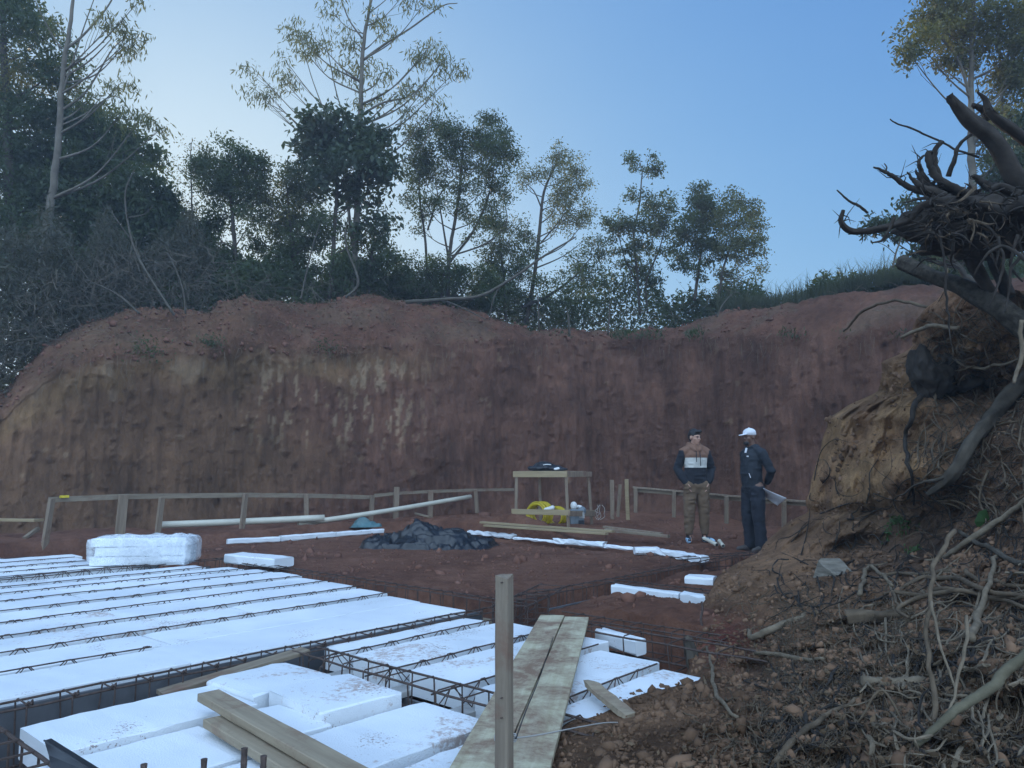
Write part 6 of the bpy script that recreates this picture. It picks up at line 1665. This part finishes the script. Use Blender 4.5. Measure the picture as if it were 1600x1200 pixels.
for pts, r in [([(1355, 334, 4.6), (1340, 322, 4.6), (1325, 312, 4.6), (1308, 296, 4.6)], [0.008, 0.009, 0.007, 0.004]), ([(1530, 246, 4.9), (1495, 235, 4.9), (1470, 222, 4.9), (1430, 203, 4.9), (1400, 193, 4.9), (1390, 186, 4.9)], [0.008, 0.007, 0.006, 0.004]),
               ([(1400, 340, 4.3), (1380, 372, 4.3), (1362, 380, 4.3)], [0.01, 0.008, 0.004]), ([(1383, 270, 4.6), (1386, 262, 4.6), (1382, 256, 4.6)], [0.005, 0.003])]:
    rootpart(root, pts, r, name='thin_root', m='root_dark')
# the matted core, made of an earthy lump full of fibres
def core(u, v):
    th = u * 2 * np.pi; ph = v * np.pi
    c = PT(1560, 345, 4.75)
    x = np.sin(ph) * np.cos(th) * 0.62; y = np.sin(ph) * np.sin(th) * 0.4; z = np.cos(ph) * 0.155
    P = np.stack([c.x + x, c.y + y, c.z + z - 0.02 + 0.05 * np.sin(x * 4)], -1)
    k = 1 + 0.30 * vnoise(P, 6, 5) + 0.2 * vnoise(P, 14, 6)
    return np.stack([c.x + x * k, c.y + y * k, c.z + (z - 0.02) * k], -1)
rel(lumps('root_mass', M['root_dark'], core, 90, 50, loc=tuple(root.location)), root)
mb = MB(); mb2 = MB()
for k in range(520):
    x0 = random.uniform(1440, 1660); y0 = random.gauss(335, 22); t0 = random.uniform(4.25, 4.95)
    L = random.uniform(15, 55); a = random.gauss(0.35, 0.8) + (math.pi if random.random() < 0.5 else 0)
    pts = [PT(x0, y0, t0)]
    for q in range(3):
        a += random.gauss(0, 0.6); x0 += L / 3 * math.cos(a); y0 += L / 3 * math.sin(a) * 0.7 + 4
        pts.append(PT(x0, y0, t0 + random.uniform(-0.06, 0.06)))
    (mb if k % 4 else mb2).tube(spline(pts, 3), lerps([random.choice([0.003, 0.005, 0.007, 0.013]), 0.002], 10), 5, rough=0.2)
rel(mb.build('root_fibres', M['root_dark'], loc=tuple(root.location)), root)
rel(mb2.build('root_fibres', M['root'], loc=tuple(root.location)), root)
# hanging roots under the mass
for pts, r in [([(1560, 370, 4.3), (1568, 420, 4.25), (1555, 455, 4.2), (1545, 478, 4.2)], [0.011, 0.009, 0.004]), ([(1590, 365, 4.3), (1580, 410, 4.3), (1598, 440, 4.3)], [0.012, 0.010, 0.006]),
               ([(1535, 365, 4.35), (1550, 400, 4.35), (1562, 430, 4.35)], [0.009, 0.007, 0.004]), ([(1600, 395, 4.2), (1580, 420, 4.2), (1575, 460, 4.2), (1570, 490, 4.2)], [0.012, 0.010, 0.006]),
               ([(1467, 360, 4.3), (1475, 410, 4.3), (1478, 450, 4.3), (1482, 500, 4.3), (1488, 540, 4.3)], [0.007, 0.009, 0.008, 0.004]), ([(1610, 410, 4.1), (1570, 385, 4.2), (1540, 395, 4.2), (1520, 430, 4.25)], [0.014, 0.012, 0.006]),
               ([(1500, 385, 5.0), (1520, 415, 5.0), (1545, 450, 5.0)], [0.05, 0.05, 0.045]), ([(1545, 380, 5.1), (1560, 420, 5.1), (1580, 460, 5.0)], [0.05, 0.05, 0.05])]:
    rootpart(root, pts, [q * 0.8 for q in r], name='hanging_root', m='root_dark')
o = rootpart(None, [(1412, 408, 5.6), (1450, 424, 5.4), (1500, 445, 5.2), (1550, 475, 5.0), (1600, 512, 4.8), (1660, 560, 4.6)], [0.045, 0.052, 0.060, 0.068, 0.072, 0.075], name='fallen_trunk', m='log_dark', sides=12, hairs=8)

tag(o, 'thick grey fallen trunk slanting down to the right under the uprooted stump', 'trunk')
def lone(pts, r, label, m='root', cat='root', name='loose_root', fork=None, group=None, sides=8):
    o = rootpart(None, pts, r, name=name, m=m, fork=fork, sides=sides); return tag(o, label, cat, group)
def mp(pxx, pyy, out=0.03):
    p = mpt(pxx, pyy, out); d = D(pxx, pyy); return (pxx, pyy, p.y / d.y)
def mlone(pp, r, label, out=0.04, **kw):
    return lone([mp(x, y, out) if len(q) == 0 else (x, y, q[0]) for x, y, *q in pp], r, label, **kw)
mlone([(1640, 560), (1600, 598), (1560, 640), (1530, 680), (1500, 730), (1475, 760), (1452, 775)], [0.05, 0.05, 0.045, 0.035, 0.018], 'long dark log leaning down to the left from the right edge', out=0.16, m='log', cat='log', name='leaning_log', sides=10)
mlone([(1512, 712), (1475, 745), (1440, 755), (1400, 778)], [0.014, 0.010, 0.004], 'side branch splitting left off the lower end of the leaning log', out=0.14, m='log', cat='branch', name='side_branch')
mlone([(1440, 618), (1425, 650), (1417, 690), (1420, 730), (1428, 790)], [0.022, 0.016, 0.013, 0.007], 'thin crooked root hanging down the clay boulder', out=0.10, m='root_dark')
# charred stump lump on the clay boulder
cs = mpt(1455, 590, 0.02)
o = vox([('cap', [(-0.06, 0, 0.16), (-0.03, 0, 0.02), (0.0, 0, -0.14)], [0.10, 0.15, 0.08], None), ('cap', [(0.0, 0.05, -0.08), (0.22, 0.02, -0.06), (0.42, 0.0, -0.02)], [0.09, 0.07, 0.04], None), ('ell', (0.12, 0.05, 0.08), (0.14, 0.12, 0.12), None)], 0.016, 'charred_stump', M['root_dark'], disp=lambda p: fbm(p * [1, 1, 0.5], 11, 4, 402) * 0.05 - np.abs(vnoise(p * [1, 1, 0.3], 30, 5)) * 0.02, smooth_iter=1)
o.location = cs; tag(o, 'dark charred stump lump perched on top of the clay boulder', 'stump')
mlone([(1405, 530), (1440, 515), (1460, 508), (1500, 512)], [0.012, 0.016, 0.018, 0.012], 'pale crooked root sticking left above the charred stump', out=0.12, m='root_pale')
mlone([(1320, 518, 7.4), (1335, 500, 7.2), (1360, 480, 7.0), (1400, 470, 6.6), (1450, 478, 6.2), (1500, 482, 5.8)], [0.010, 0.014, 0.014, 0.010], 'long thin arched root over the red spoil at right', m='root')
mlone([(1490, 560), (1520, 575), (1560, 570), (1590, 560)], [0.010, 0.012, 0.008], 'pale thin root lying under the ochre ledge at right', out=0.08, m='root_pale')
mlone([(1594, 500, 3.6), (1598, 540, 3.6), (1590, 580, 3.6), (1585, 600, 3.6)], [0.010, 0.010, 0.008], 'grey vine hanging in front of the mound at the right edge', m='root_pale')
# split log piece
lp0 = mpt(1290, 897, 0.10); _d = D(1335, 940); lp1 = Vector((0, 0, H)) + _d * ((lp0.y - 0.25) / _d.y)
dlog = (lp1 - lp0).normalized()
mb = MB(); mb.beam(lp0, lp1 + (lp1 - lp0) * 0.25, 0.17, 0.22, nseg=9, jit=0.010)
M['split'] = simple('split_grey_wood', (0.17, 0.15, 0.12), 0.9, 0.4, 3, bmp=0.9, world=True, stretch=(3, 3, 14), spec=0.15)
tag(mb.build('split_log', M['split'], loc=tuple(lp0)), 'short split grey log half buried in the middle of the mound', 'log')
mlone([(1168, 985), (1176, 1000), (1195, 995), (1218, 986), (1232, 970), (1255, 962), (1262, 948), (1278, 938)], [0.012, 0.016, 0.022, 0.022, 0.022, 0.026, 0.016], 'wavy thick pale root snaking over the bare slope left of the split log', out=0.03, m='root_pale')
mlone([(1332, 963), (1365, 958), (1395, 954), (1425, 948)], [0.035, 0.034, 0.03, 0.02], 'stout short root log lying below the split log', out=0.05, m='root')
mlone([(1180, 1022), (1220, 1024), (1255, 1030), (1290, 1032)], [0.009, 0.012, 0.008], 'straight grey stick lying across the slope below the wavy root', out=0.03, m='root_pale', cat='stick', name='stick')
mlone([(1106, 1012), (1112, 1045), (1118, 1080), (1150, 1122)], [0.007, 0.009, 0.009, 0.006], 'pale bent stick standing at the left foot of the mound', out=0.10, m='root_pale', cat='stick', name='stick')
mlone([(1345, 930), (1352, 895), (1360, 885), (1380, 900), (1395, 915)], [0.012, 0.014, 0.012, 0.008], 'pale upright crook of root just right of the split log', out=0.08, m='root_pale')
lone([(1490, 828, 2.75), (1470, 860, 2.65), (1456, 900, 2.55), (1450, 950, 2.45), (1448, 1000, 2.35), (1455, 1060, 2.25), (1462, 1120, 2.15), (1460, 1210, 2.05)], [0.009, 0.008, 0.007, 0.007, 0.008, 0.008], 'long dark root hanging from the hollow down to the bottom edge', m='root')
lone([(1455, 940, 2.42), (1465, 990, 2.33), (1480, 1040, 2.25), (1492, 1080, 2.2)], [0.005, 0.004, 0.003], 'thin root forking right off the long hanging root', m='root_pale')
lone([(1512, 960, 2.3), (1508, 1010, 2.22), (1495, 1070, 2.15), (1478, 1130, 2.08)], [0.006, 0.005, 0.003], 'slim pale root crossing behind the mossy branch', m='root_pale')
lone([(1425, 1161, 1.95), (1460, 1135, 1.95), (1500, 1105, 1.95), (1545, 1080, 1.95), (1580, 1045, 1.95), (1625, 1000, 1.95)], [0.008, 0.011, 0.013, 0.014, 0.015], 'thick mossy grey-green branch slanting across the bottom right corner', m='moss', cat='branch', name='mossy_branch')
lone([(1425, 1166, 2.1), (1380, 1080, 2.2), (1340, 1130, 2.2)], [0.004, 0.004, 0.003], 'thin twig behind the lower end of the mossy branch', m='root', cat='twig', name='twig')
mlone([(1215, 1195), (1240, 1160), (1275, 1130), (1310, 1110), (1350, 1090)], [0.009, 0.010, 0.008, 0.005], 'long slender root slanting up at the bottom middle of the mound', out=0.05, m='root')
mlone([(1350, 1070), (1390, 1068), (1430, 1062), (1445, 1058)], [0.022, 0.024, 0.02, 0.012], 'thick broken grey root lying left of the long hanging root', out=0.06, m='root_pale')
mlone([(1560, 860), (1545, 910), (1530, 960), (1515, 1000)], [0.010, 0.011, 0.014, 0.015], 'forked grey root slanting down at the right, frayed at its end', out=0.12, m='root_pale')
mlone([(1500, 830), (1540, 855), (1580, 875), (1630, 890)], [0.012, 0.014, 0.016], 'dark stick pointing right from the top of the root heap', out=0.14, m='log', cat='stick', name='stick')
mlone([(1470, 870), (1510, 850), (1560, 815), (1610, 780)], [0.016, 0.018, 0.014], 'thick pale root slanting up to the right over the root heap', out=0.08, m='root_pale')
for i, (y0, lab) in enumerate([(905, 'topmost'), (920, 'second'), (932, 'third'), (945, 'lowest')]):
    jr = lambda: random.uniform(-9, 9)
    mlone([(1350 + 25 * i + jr(), y0 + 12 + jr()), (1400 + jr(), y0 + jr()), (1440 + jr(), y0 - 10 + jr()), (1490 + jr(), y0 - 14 + jr()), (1540 + jr(), y0 - 6 + jr()), (1610, y0 + 6 + jr())], [0.006, random.uniform(0.007, 0.012), 0.012, random.uniform(0.008, 0.014), 0.008], f'{lab} of the bundle of long horizontal roots at the right', out=0.08 + 0.01 * i, m='root', group='bundle of horizontal roots')
# dark broken stakes of root at the left foot of the mound
mlone([(1072, 1000, 4.4), (1080, 1030, 4.3), (1085, 1060, 4.2)], [0.03, 0.035, 0.03], 'dark rotten root stub at the left foot of the mound', m='log')
lone([(1098, 940, 5.0), (1097, 965, 4.95), (1096, 1000, 4.9)], [0.008, 0.008, 0.008], 'thin upright rusty bar standing before the mound foot', m='steel', cat='rebar', name='rebar')
lone([(1025, 925 + 115, 3.5), (950, 1090, 3.2)], [0.0, 0.0], 'x') if False else None
q0 = G(915, 1064, 0.06); q1 = G(985, 1118, 0.05)
mb = MB(); mb.beam(q0 + Vector((0, 0, 0.005)), q1 + Vector((0, 0, -0.005)), 0.058, 0.024, nseg=9, jit=0.005)
for i, v_ in enumerate(mb.v):
    k_ = i // 8; ax_c = q0.lerp(q1, k_ / 9); f_ = 0.35 if k_ in (0,) else (0.75 if k_ in (1, 9) else 1.0)
    mb.v[i] = tuple(ax_c + (Vector(v_) - ax_c) * f_)
tag(mb.build('wood_splinter', M['wood_mid'], loc=tuple(q0)), 'torn brown wood splinter lying on the foam beside the plywood boards', 'wood splinter')
# ---- the tangle nobody could count
def tangle(name, n, xr, yr, wf, m, label, rr, Lr, out, seed, flat=0.5, curl=0.5, cat='roots'):
    random.seed(seed); mb = MB(); k = 0
    while k < n:
        x = random.uniform(*xr); y = random.uniform(*yr)
        if random.random() > wf(x, y): continue
        i = int(np.argmin(np.abs(pys - y)))
        if x < xl[i] + 4: continue
        k += 1
        a = random.uniform(0, 2 * math.pi) if random.random() > flat else random.gauss(0, 0.5)
        L = random.uniform(*Lr); pts = []; o0 = random.uniform(*out)
        ns = 5
        for q in range(ns):
            xx, yy = x, y
            pts.append(mpt(xx, min(1390, yy), max(0.002, o0 + random.uniform(-0.015, 0.03) - 0.03 * abs(q - 2) / 2)))
            a += random.gauss(0, curl); x += L / ns * math.cos(a); y += L / ns * math.sin(a)
            i = int(np.argmin(np.abs(pys - y))); x = max(x, xl[i] + 3)
        r = random.uniform(*rr) * random.uniform(0.5, 1.2)
        # leave out strands that jump over a step in the surface
        if max((pts[j + 1] - pts[j]).length for j in range(ns - 1)) > 0.55: continue
        mb.tube(spline(pts, 3), lerps([r, r * 0.8, r * 0.3], 3 * (ns - 1) + 1), 5, rough=0.2)
    return tag(mb.build(name, M[m]), label, cat, kind='stuff')
wA = lambda x, y: float(np.clip((y - 900) / 80, 0, 1) * np.clip((x - 1060) / 150, 0.1, 1))
wB = lambda x, y: float(np.clip((y - 840) / 60, 0, 1) * np.clip((x - 1310) / 60, 0, 1))
tangle('root_tangle', 1300, (1060, 1640), (900, 1240), wA, 'root', 'tangle of brown rootlets and twigs over the lower mound', (0.0012, 0.004), (25, 100), (0.005, 0.05), 141, curl=0.75)
tangle('root_tangle', 230, (1310, 1640), (840, 1240), wB, 'root_pale', 'tangle of pale dry roots over the lower right of the mound', (0.002, 0.007), (40, 150), (0.01, 0.09), 142, flat=0.6, curl=0.6)
tangle('root_tangle', 520, (1200, 1640), (740, 1240), lambda x, y: 1.0, 'root_dark', 'tangle of dark rootlets in the hollow and at the right', (0.002, 0.008), (30, 130), (0.0, 0.07), 143, flat=0.3, curl=0.7)
tangle('root_tangle', 260, (1440, 1640), (470, 800), lambda x, y: 1.0, 'root', 'brown roots hanging over the upper right of the mound', (0.002, 0.009), (30, 130), (0.02, 0.10), 144, flat=0.4)
tangle('wood_chips', 330, (1050, 1640), (950, 1240), lambda x, y: float(np.clip((x - 1000) / 300, 0.15, 1)), 'litter', 'chips, bark bits and dead leaves in the dirt of the lower mound', (0.004, 0.010), (6, 22), (0.005, 0.04), 145, flat=0.2)
# dead leaves
rng = np.random.default_rng(150)
Pm, xs_, ys_ = on_mound(1500, lambda x, y: np.clip((y - 900) / 150, 0, 1) * np.clip((x - 1050) / 300, 0.1, 1), rng)
dirc = np.array([0, 0, H]) - Pm; dirc /= np.linalg.norm(dirc, axis=1, keepdims=True)
tag(leafmesh('dead_leaves', Pm + dirc * rng.uniform(0.01, 0.06, (len(Pm), 1)), M['litter'], 0.027, 0.5, rng=rng), 'dry dead leaves lying among the roots of the mound', 'dead leaves', kind='stuff')
# small green plants in the hollow
def sprig(cx, cy_, n, L, label, seed, m='grass', size=0.03):
    rng = np.random.default_rng(seed); random.seed(seed)
    c = mpt(cx, cy_, 0.03); root = empty('hanging_plant', c, label, 'plant', None); mb = MB(); pts = []
    for k in range(n):
        a = random.gauss(0, 0.6)
        P_ = [c + Vector((0.03 * random.gauss(0, 1), 0, 0.02)), c + Vector((L * 0.5 * math.sin(a), -0.05, L * 0.1)), c + Vector((L * math.sin(a), -0.09, -L * 0.7 * random.uniform(0.3, 1)))]
        Q = spline(P_, 5); mb.tube(Q, 0.0018, 4)
        for q in Q[2:]: pts += [np.array(q) + rng.normal(size=3) * 0.012 for _ in range(3)]
    rel(mb.build('stem', M['moss'], loc=tuple(c)), root)
    rel(leafmesh('leaves', np.array(pts), M[m], size, 0.4, loc=tuple(c), droop=0.6, rng=rng), root)
M['green'] = leafm('bright_green_leaf', (0.03, 0.07, 0.022), (0.05, 0.11, 0.032), trans=0.4)
sprig(1405, 815, 9, 0.20, 'small green trailing plant hanging in the dark hollow, upper one', 161, 'green')
sprig(1425, 865, 7, 0.18, 'small green trailing plant in the dark hollow, lower one', 162, 'green')
c = mpt(1535, 815, 0.10); mb = MB()
mb.add([c + Vector(p) for p in [(-0.02, 0, -0.06), (-0.055, -0.01, 0), (-0.02, -0.005, 0.06), (0.03, 0, 0.075), (0.045, -0.01, 0.0), (0.0, -0.02, 0.0)]], [(0, 5, 1), (1, 5, 2), (2, 5, 3), (3, 5, 4), (4, 5, 0)])
o = mb.build('broad_leaf', M['green'], loc=tuple(c)); tag(o, 'single broad green leaf among the roots at the right', 'leaf')
# little weeds on the bank face
def weed(px_, s, n, r, label, seed, size=0.06):
    rng = np.random.default_rng(seed); c = bank_point(px_, s)
    P_ = np.array(c) + rng.normal(size=(n, 3)) * np.array([r, r * 0.6, r * 0.6]) + np.array([0, -0.05, 0.02])
    tag(leafmesh('weed_patch', P_, M['leaf'], size, 0.4, rng=rng), label, 'weed', kind=None)
weed(322, 0.05, 260, 0.13, 'dark green weed clump on the lip of the bank above the ochre streaks', 171)
weed(215, 0.02, 300, 0.22, 'dull green weed patch on the left shoulder of the bank', 172)
weed(500, 0.0, 200, 0.18, 'dark weed clump at the bank lip below the middle heap', 173)
# ------------------------------------------------------------------ added volume, a thin veil in place of lens flare
VEIL = 0.0034
mh = bpy.data.materials.new('veil'); mh.use_nodes = True
nth = mh.node_tree; nth.nodes.remove(nth.nodes['Principled BSDF'])
pv = nth.nodes.new('ShaderNodeVolumePrincipled')
pv.inputs['Color'].default_value = (0.75, 0.87, 1.0, 1); pv.inputs['Density'].default_value = VEIL
pv.inputs['Anisotropy'].default_value = 0.35
nth.links.new(pv.outputs[0], nth.nodes['Material Output'].inputs['Volume'])
mb = MB(); mb.box((0, 15, 4.6), (1860, 1860, 12.3))
tag(mb.build('veil', mh), 'thin blue haze filling the air over the site', 'veil', kind='stuff')
sc.cycles.volume_bounces = 1

# dry litter on the spoil heaps
rng = np.random.default_rng(190)
n = 3200
xs = np.clip(rng.normal(480, 210, n), -40, 1300); idx = np.clip(np.searchsorted(px, xs), 0, cols - 1); kk = rng.integers(NW - 3, NW + NT, n)
Pb = PP[kk, idx] + np.array([0, -0.03, 0.03])
tag(leafmesh('dry_litter', Pb + rng.normal(size=Pb.shape) * 0.03, M['litter'], 0.055, 0.35, rng=rng), 'dry leaves and bits of wood strewn over the spoil heap', 'litter', kind='stuff')
mb = MB(); random.seed(191)
for k in range(170):
    x = random.uniform(120, 800) if k < 120 else random.uniform(1080, 1440); p = bank_point(x, random.uniform(0.0, 0.9)) + Vector((0, -0.04, 0.03)); a = random.uniform(0, 6.28); L = random.uniform(0.08, 0.4)
    q_ = p + Vector((math.cos(a) * L, -0.03, math.sin(a) * L * 0.5)); mb.tube([p, p.lerp(q_, 0.5) + Vector((0, 0, random.uniform(-.02, .03))), q_], [0.006, 0.005, 0.003], 4)
tag(mb.build('dry_sticks', M['root_pale']), 'small dry sticks lying on the spoil heaps and hanging at the bank lip', 'sticks', kind='stuff')
mb = MB()
for k in range(150):
    x = random.uniform(60, 1400); i = int(np.argmin(np.abs(px - x))); p = Vector(PP[NW - 2 - random.randrange(0, 10), i]) + Vector((0, -0.05, 0)); L = random.uniform(0.1, 0.55)
    mb.tube(spline([p, p + Vector((random.uniform(-.05, .05), -0.04, -L * 0.5)), p + Vector((random.uniform(-.12, .12), -0.02, -L))], 4), lerps([0.004, 0.0015], 9), 4)
tag(mb.build('hanging_rootlets', M['root_pale']), 'thin rootlets hanging down the top of the cut face', 'rootlets', kind='stuff')

tangle('hair_roots', 1500, (1180, 1640), (840, 1240), wA, 'root', 'mat of hair-fine roots over the lower mound', (0.0008, 0.0022), (20, 90), (0.01, 0.08), 146, curl=0.9, flat=0.3)
tangle('hair_roots', 500, (1440, 1640), (480, 860), lambda x, y: 1.0, 'root_dark', 'mat of hair-fine roots over the upper right of the mound', (0.0010, 0.003), (20, 90), (0.01, 0.08), 147, curl=0.9, flat=0.3)
